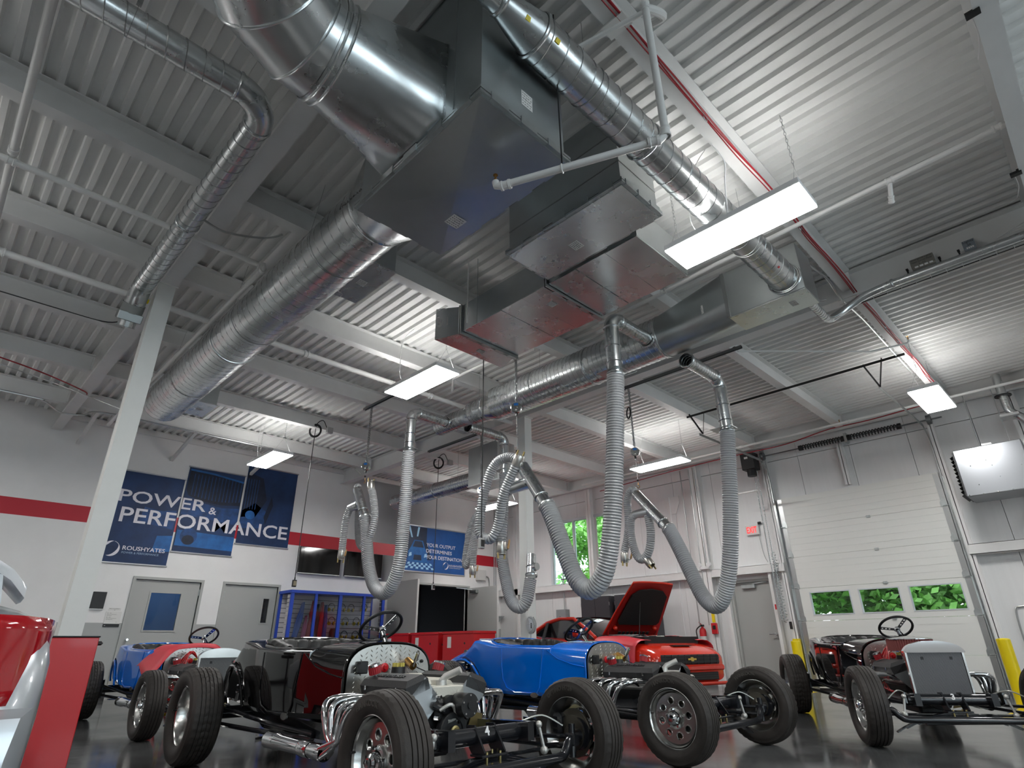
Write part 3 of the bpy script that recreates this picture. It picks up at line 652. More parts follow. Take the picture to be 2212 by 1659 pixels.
hoseset('left flexible exhaust hose hanging in a narrow U in front of the television',[(5.10,7.48,3.68),(5.10,7.49,3.4),(5.10,7.49,2.7),(5.09,7.52,2.0),(5.08,7.66,1.66),(5.07,7.88,1.56),(5.06,8.14,1.70),(5.05,8.33,2.05),(5.05,8.46,2.5),(5.04,8.54,2.78)],
  ((5.04,8.53,2.76),(5.02,8.84,3.30)),((5.02,8.74,3.02),(5.0,8.99,3.0)),
  [(5.02,8.83,3.28),(5.06,8.90,3.36),(5.12,8.92,3.1),(5.13,8.88,2.7),(5.12,8.76,2.40),(5.08,8.52,2.32),(5.05,8.33,2.5),(5.06,8.27,2.75),(5.05,8.36,3.1),(5.04,8.44,3.25)],
  [(5.0,8.97,3.0),(5.0,9.07,2.85),(5.0,9.10,2.6),(5.0,9.10,2.30)],((5.04,8.43,3.22),(0,.12,1),(0,-1,0),False),((5.0,9.10,2.31),(0,.08,-1),(0,-1,0)))
balancer('spring balancer drum on chain, left of the drop pipe in front of the banners',(5.03,8.64),4.78,3.66,3.36)
droppipe('drop pipe with short branch on the right side of the dark duct',1,(6.24,3.13),(7.10,3.13),4.13,3.42,3.36)
hoseset('right flexible exhaust hose hanging in a U before the garage door',[(7.10,3.13,3.38),(7.11,3.17,3.1),(7.15,3.28,2.4),(7.19,3.42,1.75),(7.24,3.58,1.38),(7.29,3.75,1.26),(7.34,3.92,1.38),(7.38,4.06,1.66),(7.43,4.24,2.06),(7.47,4.38,2.33)],
  ((7.47,4.37,2.31),(7.66,4.99,2.96)),((7.58,4.72,2.64),(7.68,5.05,2.66)),
  [(7.66,4.97,2.94),(7.69,5.08,3.05),(7.72,5.20,2.9),(7.73,5.22,2.6),(7.75,5.28,2.35),(7.78,5.38,2.15)],
  [(7.68,5.04,2.66),(7.69,5.14,2.6),(7.69,5.17,2.35),(7.68,5.10,2.06),(7.65,4.97,1.98),(7.61,4.82,2.10),(7.60,4.76,2.35),(7.60,4.78,2.6)],((7.78,5.385,2.13),(0,.05,-1),(0,-1,0)),((7.645,4.92,1.99),(0,-.6,-.8),(0,-1,.3),False))
balancer('spring balancer drum on chain, in front of the right ceiling lamp',(7.64,4.92),4.72,3.62,3.03)
MB().tube([V((7.63,4.96,4.3))+.09*V((cos(a)*.6,cos(a)*.8,sin(a))) for a in [i*pi/10 for i in range(21)]],.012,n=6).build('cable_coil',BLK,fin(thing('coiled_cable','black coiled cable beside the chain near the dark strut','cable',(7.63,4.96,4.2))))
droppipe('drop pipe running behind the white column',1,(6.14,7.27),(7.02,7.27),4.30,3.7,3.6)
hoseset('flexible exhaust hose half hidden behind the white column',[(7.02,7.27,3.62),(7.02,7.28,3.3),(7.01,7.33,2.6),(7.0,7.32,2.2),(6.995,7.22,1.8),(6.985,7.08,1.48),(7.0,6.9,1.38),(7.05,6.8,1.5),(7.12,6.78,1.8)],
  ((7.16,6.80,1.85),(7.24,6.86,2.2)),((7.2,6.83,2.0),(7.2,6.70,2.0)),
  [(7.05,7.90,3.05),(7.06,8.05,3.02),(7.07,8.2,2.88),(7.08,8.32,2.55),(7.085,8.38,2.25),(7.08,8.34,2.15),(7.07,8.24,2.3),(7.06,8.1,2.65),(7.05,7.98,2.98)],
  [(7.05,8.0,2.75),(7.06,8.08,2.55),(7.065,8.13,2.3),(7.065,8.14,2.12)],((7.05,7.975,2.96),(0,-.4,.9),(0,-1,0),False),((7.065,8.145,2.13),(0,0,-1),(0,-1,0)))
balancer('spring balancer drum hanging beside the white column in front of the far duct',(7.05,7.94),4.74,3.45,3.10)
# strut channels and the perforated door rail
STR=mat('strut_steel',(.20,.21,.22),.4,.8)
for nm,a,b,z,lb in (('strut_channel',(7.66,2.95),(7.66,5.10),4.77,'dark steel strut below the joists, holding the chain near the garage side'),('strut_channel',(5.0,6.6),(5.0,8.85),4.77,'dark steel strut left of the ceiling lamp, holding a chain'),('strut_channel',(7.25,8.2),(7.25,9.9),4.70,'dark steel strut behind the white column')):
    t=thing(nm,lb,'strut',(a[0],a[1],z)); m=MB(); m.box(a[0]-.021,a[0]+.021,a[1],b[1],z+.018,z+.021); m.box(a[0]-.021,a[0]-.018,a[1],b[1],z-.021,z+.021); m.box(a[0]+.018,a[0]+.021,a[1],b[1],z-.021,z+.021); m.build('channel',STR,t)
    m=MB()
    for yy in (a[1]+.1,b[1]-.1): m.box(a[0]-.03,a[0]+.03,yy-.02,yy+.02,z+.021,z+.03)
    m.build('beam_clamp',FLANGE,t,kind='stuff')
PERF=mat('black_perforated_angle',(.012,.012,.012),.5); HOLE=mat('hole_light',(.30,.30,.29),.6)
def perf(parent,p0,p1,name='perforated_angle',x=(0,0,1)):
    p0,p1=V(p0),V(p1); M=frame(p0,p1-p0,x); L=(p1-p0).length; hs=[]
    n=int(L/.055)
    for i in range(n):
        z=(i+.5)*L/n; hs.append([(z+.012*cos(a),.0+.007*sin(a)) for a in [k*pi/4 for k in range(8)]])
    m=plate([[(0,-.02),(L,-.02),(L,.02),(0,.02)]]+hs,.003); Q=M@Matrix(((0,1,0,0),(0,0,1,.02),(1,0,0,0),(0,0,0,1)))
    q=MB(); q.v=[tuple(Q@V(v)) for v in m.v]; q.f=m.f; q.M=M; q.box(-.02,.02,.017,.02,0,L); return q.build(name,PERF,parent,smooth=0)
t=thing('door_rail_hanger','black perforated steel angle with two V brackets, holding the garage door tracks','bracket',(9.7,1.3,4.55))
perf(t,(9.70,1.36,4.79),(9.70,5.03,4.79))
for y in (1.85,4.88):
    perf(t,(9.70,y-.17 if y<3 else y+.10,4.83),(9.95,y,4.47)); perf(t,(9.70,y+.10 if y<3 else y-.20,4.80),(9.95,y,4.47))
# ================================================================ SPRINKLER PIPES AND CABLES
def pipe(name,label,P,r,m_=PIPEW,fit=(),heads=(),cat='pipe',n=12):
    t=thing(name,label,cat,tuple(P[0])); MB().tube(P,r,n=n).build('pipe',m_,t)
    for p,a in fit:
        MB().lathe([(r,-.035),(r*1.3,-.035),(r*1.35,-.02),(r*1.15,-.015),(r*1.15,.015),(r*1.35,.02),(r*1.3,.035),(r,.035)],p,a,n=14).build('coupling',m_,t)
    for p in heads:
        m=MB(); m.cyl(p,V(p)+V((0,0,.02)),.010,n=8); m.cyl(V(p)+V((0,0,.02)),V(p)+V((0,0,.045)),.006,n=6); m.cyl(V(p)+V((0,0,.045)),V(p)+V((0,0,.048)),.016,n=10); m.build('sprinkler_head',BRASS,t)
    return t
pipe('sprinkler_drop_pipe','white sprinkler pipe dropping from the joist and reaching below the tall duct drop',[(2.44,1.14,4.80),(2.44,1.14,3.58),(2.42,1.17,3.545),(1.98,2.08,3.52),(1.965,2.10,3.525),(1.962,2.105,3.56)],.024,
  fit=(((2.44,1.14,3.60),(0,0,1)),((2.40,1.20,3.543),(-.43,.91,0)),((2.0,2.05,3.522),(-.43,.91,0)),((2.44,1.14,4.76),(0,0,1))),heads=((1.962,2.105,3.57),(2.44,1.10,4.83)))
t=thing('pipe_bracket','white pipe elbow and clamp on the joist above the sprinkler drop','pipe',(2.5,1.2,4.7))
m=MB(); m.tube(smoothpath([(2.44,1.14,4.74),(2.52,1.10,4.75),(2.60,1.10,4.78),(2.60,1.18,4.80)],5),.030,n=10); m.build('elbow',PIPEW,t); MB().tube([(2.44,1.16,4.72),(2.30,1.7,4.72),(2.2,2.0,4.72)],.018,n=8).build('branch',PIPEW,t); MB().box(2.38,2.50,1.28,1.46,4.80,4.818).build('clamp_plate',PIPEW,t)
t=thing('threaded_hanger','thin black hanger rod ending on the sprinkler arm','rod',(2.15,1.75,3.53)); MB().tube([(2.16,1.71,3.56),(2.16,1.71,5.0)],.005,n=6).build('rod',BLK,t); MB().tube([V((2.16+.028*cos(a)*.9,1.71+.028*cos(a)*.43,3.53+.028*sin(a))) for a in [i*pi/6 for i in range(13)]],.005,n=5).build('clevis',PIPEW,t)
pipe('sprinkler_pipe','white pipe at left turning past the near column and running to the left wall',[(-4,5.60,4.62),(1.72,5.60,4.62),(1.775,5.61,4.62),(1.79,5.66,4.62),(1.79,12.4,4.62)],.030,fit=(((1.74,5.60,4.62),(1,0,0)),((1.79,5.68,4.62),(0,1,0)),((-.4,5.6,4.62),(1,0,0))))
pipe('sprinkler_main','white sprinkler main pipe crossing behind both spiral ducts',[(-4,7.27,4.64),(7.2,7.27,4.64)],.040,fit=(((3.1,7.27,4.64),(1,0,0)),((5.3,7.27,4.64),(1,0,0)),((-.3,7.27,4.64),(1,0,0)),((-.42,7.27,4.64),(1,0,0))))
pipe('sprinkler_cross_pipe','white pipe running toward the camera in the upper left corner',[(-.42,-2,4.66),(-.40,7.2,4.66)],.030,fit=(((-.405,5.5,4.66),(0,1,0)),))
pipe('sprinkler_branch','white pipe below the joists at right, with a short drop',[(5.32,-1.5,4.70),(5.42,2.2,4.70),(5.5,3.0,4.70),(5.52,3.9,4.70)],.024,fit=(((5.345,-.35,4.70),(0,1,0)),((5.375,.45,4.70),(0,1,0)),((5.48,2.9,4.7),(0,1,0))))
pipe('pipe_drop','short white capped pipe stub hanging at right','pipe' and [(5.375,.45,4.70),(5.52,.50,4.585)],.020,fit=(((5.51,.497,4.592),(.74,.26,-.6)),))
pipe('wall_sprinkler_pipe','white sprinkler pipe along the eave of the garage door wall',[(12.04,-3,4.72),(12.04,9.5,4.72)],.024,fit=(((12.04,5.05,4.72),(0,1,0)),((12.04,2.9,4.72),(0,1,0)),((12.04,6.9,4.72),(0,1,0))),heads=((12.04,3.05,4.745),(12.04,6.6,4.745)))
pipe('sprinkler_side_branch','white sprinkler branch with brass head over the red wire beam',[(7.62,3.0,4.70),(9.0,1.65,4.68),(9.10,1.20,4.68),(9.10,1.18,4.70),(9.1,1.18,4.73)],.014,heads=((9.1,1.18,4.735),))
pipe('drain_pipe','white L-shaped pipe beside the black door opener',[(12.2,5.62,4.72),(12.2,5.62,3.80),(12.2,5.62,3.78),(12.2,5.60,3.77),(12.2,4.95,3.77)],.020,fit=(((12.2,5.62,3.79),(0,0,1)),((12.2,5.0,3.77),(0,1,0))))
pipe('branch_line','white pipe running below the trunk duct toward the manifold',[(5.25,2.3,4.72),(5.25,6.6,4.72),(5.55,7.0,4.72)],.020,fit=(((5.25,3.05,4.72),(0,1,0)),),heads=((5.42,3.05,4.74),))
pipe('hanging_rod','thin white rod hanging beside the trunk duct','pipe' and [(3.75,4.5,4.25),(3.75,4.5,ZD)],.008,cat='rod')
def cable(label,P,r,m_,name='cable',n=6,seg=6,cat='cable'): 
    t=thing(name,label,cat,tuple(P[0])); MB().tube(smoothpath(P,seg),r,n=n).build('cable_run',m_,t); return t
rr=random.Random(3)
P=[(2.0+ i*.55,1.30+rr.uniform(-.012,.012),4.808) for i in range(20)]
t=cable('bundle of red wires along the white beam at upper right',P,.007,REDW)
MB().tube(smoothpath([(x,y+.03*rr.random(),z) for x,y,z in P],4),.005,n=5).build('cable_run',REDW,t); MB().tube(smoothpath([(x,y+.02+.02*rr.random(),z-.004) for x,y,z in P],4),.005,n=5).build('cable_run',REDW,t)
for xx in (3.6,5.6,8.6,9.2,9.9): MB().tube(arc((xx,1.32,4.79),.03,0,2*pi,10,(1,0,0),(0,0,1)),.004,n=5).build('cable_ring',FLANGE,t)
cable('red cable sagging along the eave above the garage door',[(12.55,9.3,4.60),(12.5,7,4.68),(12.55,5.4,4.72),(12.5,4.3,4.70),(12.55,3.4,4.82),(12.5,2.6,4.80),(12.5,1.0,4.86),(12.5,-1,4.8)],.010,REDW)
cable('red cable hanging from beam to beam at far left',[(-3,10.2,4.78),(-1,10.3,4.72),(.3,10.5,4.66),(1.1,11.1,4.71),(1.22,11.3,4.72)],.010,REDW)
cable('grey cables hanging beside the red one at far left',[(-3,10.4,4.70),(-.5,10.5,4.64),(.4,10.7,4.62),(1.12,11.25,4.70),(1.9,11.8,4.75)],.008,GREYC)
cable('dark conduit dipping under the girder near the left wall',[(-3,12.30,4.80),(.4,12.30,4.80),(.75,12.3,4.78),(1.0,12.45,4.70),(1.2,12.5,4.70),(1.4,12.45,4.73),(1.75,12.30,4.80),(4,12.30,4.80),(6.6,12.3,4.80),(6.9,12.35,4.75),(7.15,12.5,4.70)],.014,GREYC)
cable('dark flexible cable bridging girder and duct at left',[(1.02,5.35,4.7),(1.25,5.30,4.62),(1.6,5.2,4.68),(1.75,5.15,4.78)],.012,GREYC)
cable('black cable along the lower beam at far left',[(-2,8.62,4.83),(.2,8.62,4.83),(.85,8.62,4.84),(1.05,8.55,4.9)],.008,BLK)
cable('white cable loop hanging above the big ceiling lamp',[(3.9,1.42,4.80),(4.05,1.40,4.7),(4.1,1.45,4.5),(4.15,1.5,4.22)],.006,WHT)
cable('grey conduit along the white beam beside the dark duct box',[(5.9,1.52,4.80),(6.4,1.5,4.80),(6.8,1.46,4.79),(7.2,1.46,4.70),(8.2,1.47,4.80),(9.4,1.47,4.80),(10.6,1.47,4.80)],.014,GREYC)
cable('grey conduit from the lamp past the manifold',[(6.15,4.9,4.80),(6.6,3.3,4.78),(6.9,2.2,4.74),(7.1,1.6,4.70)],.010,GREYC)
# wire tray and signs at the right girder
t=thing('wire_tray','grey wire basket tray running below the right girder','tray',(7.3,0,4.62))
for xx,zz in ((7.22,4.69),(7.22,4.63),(7.30,4.615),(7.38,4.63),(7.38,4.69)): MB().tube([(xx,1.5,zz),(xx,-4,zz)],.003,n=4).build('long_wire',GREYC,t,smooth=0)
m=MB()
for i in range(36):
    y=1.45-i*.15; m.tube([(7.22,y,4.69),(7.22,y,4.63),(7.24,y,4.615),(7.36,y,4.615),(7.38,y,4.63),(7.38,y,4.69)],.0025,n=4)
m.build('cross_wire',GREYC,t,smooth=0,kind='stuff')
for i,(xx,c) in enumerate(((7.27,GREYC),(7.31,WHT),(7.34,BLK))): MB().tube(smoothpath([(xx+.01*rr.random(),1.4-k*.6,4.625+.01*rr.random()) for k in range(9)],4),.008,n=6).build('tray_cable',c,t)
def boxsign(label,y,w,h,lines,col,dz=0):
    t=thing('junction_box',label,'box',(7.27,y,4.745)); x=7.285
    m=MB(); m.box(x-.07,x,y-w/2,y+w/2,4.75,4.75+h,.003); m.build('box_body',mat('box_'+col,(.25,.24,.22) if col=='brown' else (.28,.32,.36),.4,.5),t)
    m=MB()
    for k in range(4): m.box(x-.085,x-.07,y-w/2+.02+k*(w-.04)/4,y-w/2+.02+(k+.7)*(w-.04)/4,4.742,4.756)
    m.build('terminal_strip',WHT,t,kind='stuff')
    for i,s in enumerate(lines):
        text_mb(s,h*.62/len(lines)*.8,frame((x-.0705,y,4.75+h-(i+.75)*h*.85/len(lines)),(-1,0,0),(0,-1,0)),align='CENTER',depth=.001,width=min(w*.85,len(s)*.016)).build('writing',INK,t,smooth=0)
boxsign('brown box with handwriting on the right girder',.575,.23,.115,['Emergency Lights','Next Circuit Panel','L-32'],'brown')
boxsign('small blue-grey box marked 24 on the right girder',.135,.11,.10,['Lights','24'],'blue')
for y in (.74,.42,.24): 
    t=thing('beam_clip',{.74:'black clip left of the brown box on the right girder',.42:'black clip just right of the brown box',.24:'black clip just left of the small box marked 24'}[y],'clip',(7.28,y,4.735),0,'girder clips'); m=MB(); m.box(7.265,7.29,y-.008,y+.008,4.735,4.80); m.box(7.255,7.30,y-.012,y+.012,4.785,4.80); m.build('clip_body',BLK,t)
for k,(x,y) in enumerate(((3.93,-.40),(5.95,-.38))):
    t=thing('cable_clip',('black cable clip on the deep beam at the top right','black cable clip lower on the deep beam at right')[k],'clip',(x,y,4.60)); m=MB(); m.box(x-.04,x+.01,y-.03,y+.05,4.575,4.60); m.box(x-.015,x+.015,y-.03,y+.0,4.60,4.63); m.build('clip_body',BLK,t); MB().tube(smoothpath([(x,y+.02,4.6),(x+.25,y+.01,4.62),(x+.5,y+.04,4.66)],5),.005,n=5).build('cable',WHT,t)
for z0 in (0,1,2): cable(('first','second','third')[z0]+' loose white wire at the right edge near the girder joint',[(7.2,-.1-.02*z0,4.74),(7.3,-.5,4.8+.05*z0),(7.2,-.9,4.95)],.004,WHT,name='loose_wire')
# drop cords
def dropcord(label,x,y,z1,zb,col=BLK,coil=True,box=True):
    t=thing('pendant_outlet',label,'cord',(x,y,zb)); MB().tube([(x,y,zb+.12),(x,y,z1)],.008,n=6).build('cord',BLK,t)
    MB().box(x-.035,x+.035,y-.025,y+.025,zb,zb+.12,.006).build('outlet_box',col,t)
    MB().cyl((x,y,zb+.12),(x,y,zb+.16),.012,n=8).build('strain_relief',BLK,t)
    m=MB(); m.box(x-.028,x+.028,y-.0265,y-.025,zb+.02,zb+.10); m.build('outlet_face',BLK if col!=BLK else mat('box_tan',(.35,.30,.2),.5),t)
    if coil:
        m=MB()
        for k in range(3): m.tube([V((x+(.10+.012*k)*cos(a)*.7,y-(.10+.01*k)*cos(a)*.7,z1+.05+(.11+.015*k)*sin(a))) for a in [i*pi/10 for i in range(21)]],.008,n=5)
        m.tube(smoothpath([(x,y,z1),(x+.02,y,z1+.2),(x+.12,y-.05,z1+.28),(x+.2,y-.1,z1+.1)],6),.008,n=5); m.build('coiled_cord',BLK,t,kind='stuff')
        MB().box(x+.18,x+.30,y-.16,y-.08,z1+.02,z1+.14,.004).build('ceiling_box',GREYC,t)
dropcord('black drop cord with coil, hanging left of the television to the blue cabinet',4.90,10.5,4.72,1.82)
dropcord('black drop cord with coil, hanging in front of the car poster',8.0,10.5,4.68,1.93,GREYC)
dropcord('straight black drop cord with grey outlet box beside the big hose',4.62,5.18,4.80,1.86,GREYC,coil=False)
# ================================================================ LEFT WALL
Yw=Y1
def door(name,x0,x1,z1,label):
    t=setting(name,label); f=.05
    m=MB(); m.box(x0-f,x0,Yw-.03,Yw+.12,0,z1+f); m.box(x1,x1+f,Yw-.03,Yw+.12,0,z1+f); m.box(x0,x1,Yw-.03,Yw+.12,z1,z1+f); m.build('door_frame',DOORG,t); return t
d=door('door_1',3.16,4.38,2.10,'grey steel door with a big window, left of the two on the banner wall')
y=Yw+.02; wx0,wx1,wz0,wz1=3.49,4.04,1.17,1.86
m=MB()
for a,b,c,e in cells(3.17,4.37,.01,2.09,[(wx0,wx1,wz0,wz1)]): m.box(a,b,y,y+.045,c,e)
m.build('door_leaf',DOORG,d)
m=MB()
for a,b,c,e in ((wx0-.03,wx0,wz0-.03,wz1+.03),(wx1,wx1+.03,wz0-.03,wz1+.03),(wx0,wx1,wz0-.03,wz0),(wx0,wx1,wz1,wz1+.03)): m.box(a,b,y-.012,y,c,e)
m.build('window_frame',DOORG,d); MB().box(wx0,wx1,y+.015,y+.022,wz0,wz1).build('pane',GLASS,d)
for z in (.35,1.9): MB().cyl((4.375,y-.012,z-.06),(4.375,y-.012,z+.06),.010,n=8).build('hinge',FLANGE,d)
MB().cyl((3.25,y-.06,1.0),(3.25,y,1.0),.02,n=10).build('handle',CHROME,d)
MB().box(3.70,3.75,16.15,16.2,0,2.9).build('reflection_bar',WHT,d);  # white bar behind the pane imitates a frame reflected in the glass
d=door('door_2',4.87,6.05,2.10,'grey steel door with a narrow window, right of the two on the banner wall')
m=MB()
for a,b,c,e in cells(4.88,6.04,.01,2.09,[(5.76,5.89,1.34,1.84)]): m.box(a,b,y,y+.045,c,e)
m.build('door_leaf',DOORG,d)
m=MB()
for a,b,c,e in ((5.73,5.76,1.31,1.87),(5.89,5.92,1.31,1.87),(5.76,5.89,1.31,1.34),(5.76,5.89,1.84,1.87)): m.box(a,b,y-.01,y,c,e)
m.build('window_frame',DOORG,d); MB().box(5.76,5.89,y+.02,y+.03,1.34,1.84).build('pane',mat('dark_pane',(.01,.012,.014),.08),d)
for z in (.35,1.9): MB().cyl((4.885,y-.012,z-.06),(4.885,y-.012,z+.06),.010,n=8).build('hinge',FLANGE,d)
d=door('door_3',9.05,11.76,2.39,'open double door with dark storeroom behind')
for x,sx,nm in ((9.03,1,'left'),(11.75,-1,'right')):
    m=MB(); m.box(x-.023,x+.023,Yw-1.28,Yw-.03,.015,2.37); m.build('door_leaf',DOORG,d)
    MB().box(x-.024,x+.024,Yw-1.30,Yw-1.28,.015,2.37).build('edge_strip',mat('door_edge',(.62,.63,.62),.4),d)
m=MB(); m.box(11.63,11.727,Yw-.5,Yw-.22,2.22,2.31,.004); m.build('door_closer',FLANGE,d)
MB().bar((11.66,Yw-.3,2.32),(11.3,Yw-.02,2.37),.02,.008).build('closer_arm',FLANGE,d)
# banners
BNV=mat('banner_navy',(.006,.030,.105),.6,var=.5,vs=1.4); BLG=mat('banner_light_blue',(.010,.115,.36),.6,var=.35,vs=4); BDK=mat('banner_dark',(.004,.011,.035),.6,var=.4,vs=6); BMID=mat('banner_mid',(.008,.055,.19),.6,var=.55,vs=5)
BTXT=mat('banner_lettering',(.74,.72,.78),.6); ROD=mat('banner_rod',(.55,.56,.58),.35,.8)
Fw=lambda x,z,d=0: frame((x,Yw-.02-d,z),(0,-1,0),(1,0,0))   # local x right, y up, z out of wall
def banner(x0,x1,z0,z1,label):
    t=thing('wall_banner',label,'banner',((x0+x1)/2,Yw-.02,z0),0,'blue wall banners')
    MB().box(x0,x1,Yw-.021,Yw-.017,z0,z1).build('print',BNV,t,smooth=0)
    for z in (z0,z1): MB().cyl((x0-.02,Yw-.02,z),(x1+.02,Yw-.02,z),.016,n=10).build('rod',ROD,t)
    return t
def flat(t,poly,m_,name,d=.0015): 
    m=MB(); m.prism([(x,z) for x,z in poly],d,d+.0006,frame((0,Yw-.021,0),(0,-1,0),(1,0,0))); return m.build(name,m_,t,smooth=0)
def swoosh(t,cx,cz,r,m_,d=.003):
    for a0,a1,sg in ((-.62*pi,.42*pi,1),(.45*pi,1.2*pi,1)):
        n=18; A=[];B=[]
        for i in range(n+1):
            f_=i/n; a=a0+(a1-a0)*f_; th_=.34*r*sin(pi*min(1,f_*1.25+.02)) if sg else 0
            A.append((cx+r*cos(a),cz+r*sin(a))); B.append((cx-.05*r+(r-max(.02*r,th_))*cos(a),cz+(r-max(.02*r,th_))*sin(a)))
        flat(t,A+B[::-1],m_,'logo_swoosh',d)
bs=[(2.43,3.63,2.37,4.18),(3.67,4.87,2.67,4.485),(4.915,6.12,2.96,4.76)]
lb=['lowest blue banner, left one, with a crescent logo','middle blue banner with a ribbed cylinder print','right blue banner ending the large white word']
ba=[banner(*b,l) for b,l in zip(bs,lb)]
for (x0,x1,z0,z1),t in zip(bs,ba):
    cl=(x0,x1)
    # text local x starts at the text's own origin
    for s,h,xs,zs,w in (('POWER',.235,2.50,3.555,1.66),('&',.15,4.23,3.52,.16),('PERFORMANCE',.285,2.60,3.16,3.46)):
        # baseline is level in the wall; keep only what lies on this banner
        if xs>x1 or xs+w<x0: continue
        m=text_mb(s,h,Fw(xs,zs,.004),width=w,bold=.012,depth=.001,clip=(max(x0-xs,-.01),min(x1-xs,w+.01)))
        if m.v: m.build('lettering',BTXT,t,smooth=0)
t=ba[0]; swoosh(t,2.60,2.63,.145,BTXT); text_mb('ROUSHYATES',.075,Fw(2.79,2.625,.004),width=.76,bold=.012,depth=.001).build('lettering',BTXT,t,smooth=0); text_mb('POWER & PERFORMANCE',.038,Fw(2.79,2.555,.004),width=.66,depth=.001).build('lettering',mat('banner_small_text',(.3,.42,.6),.6),t,smooth=0)
flat(t,[(3.30,2.62),(3.63,2.66),(3.63,2.98),(3.34,2.95)],BLG,'print_panel'); flat(t,[(2.95,3.2),(3.6,3.1),(3.6,3.5),(3.3,3.45),(3.0,3.5)],BMID,'print_engine')
t=ba[1]; flat(t,[(3.69,3.98),(3.75,3.86),(4.0,3.77),(4.45,3.74),(4.87,3.78),(4.87,4.33),(4.5,4.36),(4.0,4.40),(3.70,4.44)],BDK,'print_filter')
for i in range(15):
    x=3.80+i*.073; flat(t,[(x,3.87-.06*sin(pi*i/15)),(x+.016,3.87-.06*sin(pi*i/15)),(x+.016,4.33),(x,4.35)],BMID,'print_rib',.0022)
flat(t,[(3.69,3.45),(4.87,3.35),(4.87,3.72),(4.5,3.68),(4.1,3.73),(3.69,3.78)],BMID,'print_engine'); flat(t,[(3.69,2.80),(4.87,2.78),(4.87,3.08),(3.69,3.12)],BLG,'print_panel')
flat(t,[(3.93+.17*cos(a),3.01+.17*sin(a)) for a in [k*pi/10 for k in range(20)]],BMID,'print_filter_cap',.0024); flat(t,[(3.93+.12*cos(a),2.93+.10*sin(a)) for a in [k*pi/10 for k in range(20)]],BDK,'print_filter_cap',.003)
flat(t,[(3.7,4.40),(4.2,4.38),(4.86,4.30),(4.86,4.34),(4.2,4.42),(3.7,4.44)],BLG,'print_rim',.0024)
t=ba[2]; flat(t,[(4.93,3.55),(5.25,3.6),(5.45,4.0),(5.3,4.5),(4.93,4.6)],BDK,'print_filter'); flat(t,[(4.93,3.3),(5.4,3.35),(5.55,3.7),(5.2,3.9),(4.93,3.7)],BMID,'print_engine')
for i in range(5): x=4.96+i*.06; flat(t,[(x,3.75),(x+.014,3.75),(x+.014,4.45),(x,4.45)],BMID,'print_rib',.0022)
flat(t,[(5.12+.11*cos(a),3.62+.1*sin(a)) for a in [k*pi/8 for k in range(16)]],BLG,'print_pulley',.0026); flat(t,[(5.5,3.45),(5.62,3.9),(5.56,4.1),(5.44,3.6)],BDK,'print_hose',.0026)
# televisions
SCR=mat('tv_screen',(.004,.003,.003),.06,coat=.5)
for (a,b,z0,z1,l) in ((6.41,7.50,2.43,3.05,'left wall television, dark screen, below the red band'),(7.63,8.70,2.44,3.05,'right wall television, dark screen, behind the hanging hose')):
    t=thing('television',l,'television',((a+b)/2,Yw,z0),0,'wall televisions'); MB().box(a,b,Yw-.10,Yw-.05,z0,z1,.006).build('housing',BLK,t); MB().box(a+.012,b-.012,Yw-.103,Yw-.10,z0+.022,z1-.012).build('screen',SCR,t,smooth=0); MB().box(a,b,Yw-.104,Yw-.099,z0,z0+.018).build('bezel_strip',FLANGE,t); MB().box((a+b)/2-.2,(a+b)/2+.2,Yw-.05,Yw,z0+.15,z1-.15).build('wall_mount',BLK,t)
t=thing('camera_plate','thin white wire hanging on the bare wall right of the banners','wire',(6.9,Yw,4.0)); MB().tube(smoothpath([(7.05,Yw-.01,4.6),(7.03,Yw-.01,4.2),(6.98,Yw-.01,3.9),(6.96,Yw-.01,3.7)],6),.003,n=4).build('wire',WHT,t)
# car poster
t=thing('car_poster','wide blue poster with a car in a workshop and a white slogan','poster',(10.5,Yw-.02,2.73)); x0,x1,z0,z1=9.46,11.57,2.73,3.94
MB().box(x0,x1,Yw-.03,Yw-.01,z0,z1).build('print',mat('poster_blue',(.012,.085,.30),.45,var=.25,vs=1.2),t,smooth=0)
m=MB()
for a,b,c,e in ((x0-.03,x1+.03,z0-.03,z0),(x0-.03,x1+.03,z1,z1+.03),(x0-.03,x0,z0,z1),(x1,x1+.03,z0,z1)): m.box(a,b,Yw-.035,Yw-.01,c,e)
m.build('poster_frame',ROD,t)
def pf(poly,m_,n,d=.0105): return flat(t,poly,m_,n,d)
PDK=mat('poster_dark',(.006,.02,.06),.5,var=.3,vs=5); PLT=mat('poster_light',(.35,.62,.85),.5)
pf([(9.47,3.05),(10.35,3.05),(10.15,3.55),(10.15,3.93),(9.47,3.93)],PDK,'print_room')
for a in ((9.50,3.92,9.62,3.62),(9.83,3.92,9.80,3.66)): pf([(a[0],a[1]),(a[0]+.07,a[1]),(a[2]+.05,a[3]),(a[2],a[3])],PLT,'print_lamp',.0115)
for i in range(11):
    for j in range(4):
        if (i+j)%2==0:
            s0,s1=.05+j*.055,.05+(j+1)*.055; k0=1-(j)*.07;k1=1-(j+1)*.07; f=lambda u,k:9.95+(u-.5)*1.0*k
            pf([(f(i/11,k0),2.74+s0),(f((i+1)/11,k0),2.74+s0),(f((i+1)/11,k1),2.74+s1),(f(i/11,k1),2.74+s1)],PLT if j<3 else BLG,'print_floor_square',.011)
pf([(9.52,3.0),(9.54,3.25),(9.62,3.36),(9.72,3.56),(10.02,3.56),(10.10,3.36),(10.19,3.25),(10.2,3.0),(10.12,2.97),(9.6,2.97)],BLG,'print_car',.012)
pf([(9.68,3.37),(9.75,3.53),(9.99,3.53),(10.06,3.37)],PDK,'print_windscreen',.0128); pf([(9.72,3.02),(9.74,3.16),(9.98,3.16),(10.0,3.02)],PDK,'print_grille',.0128)
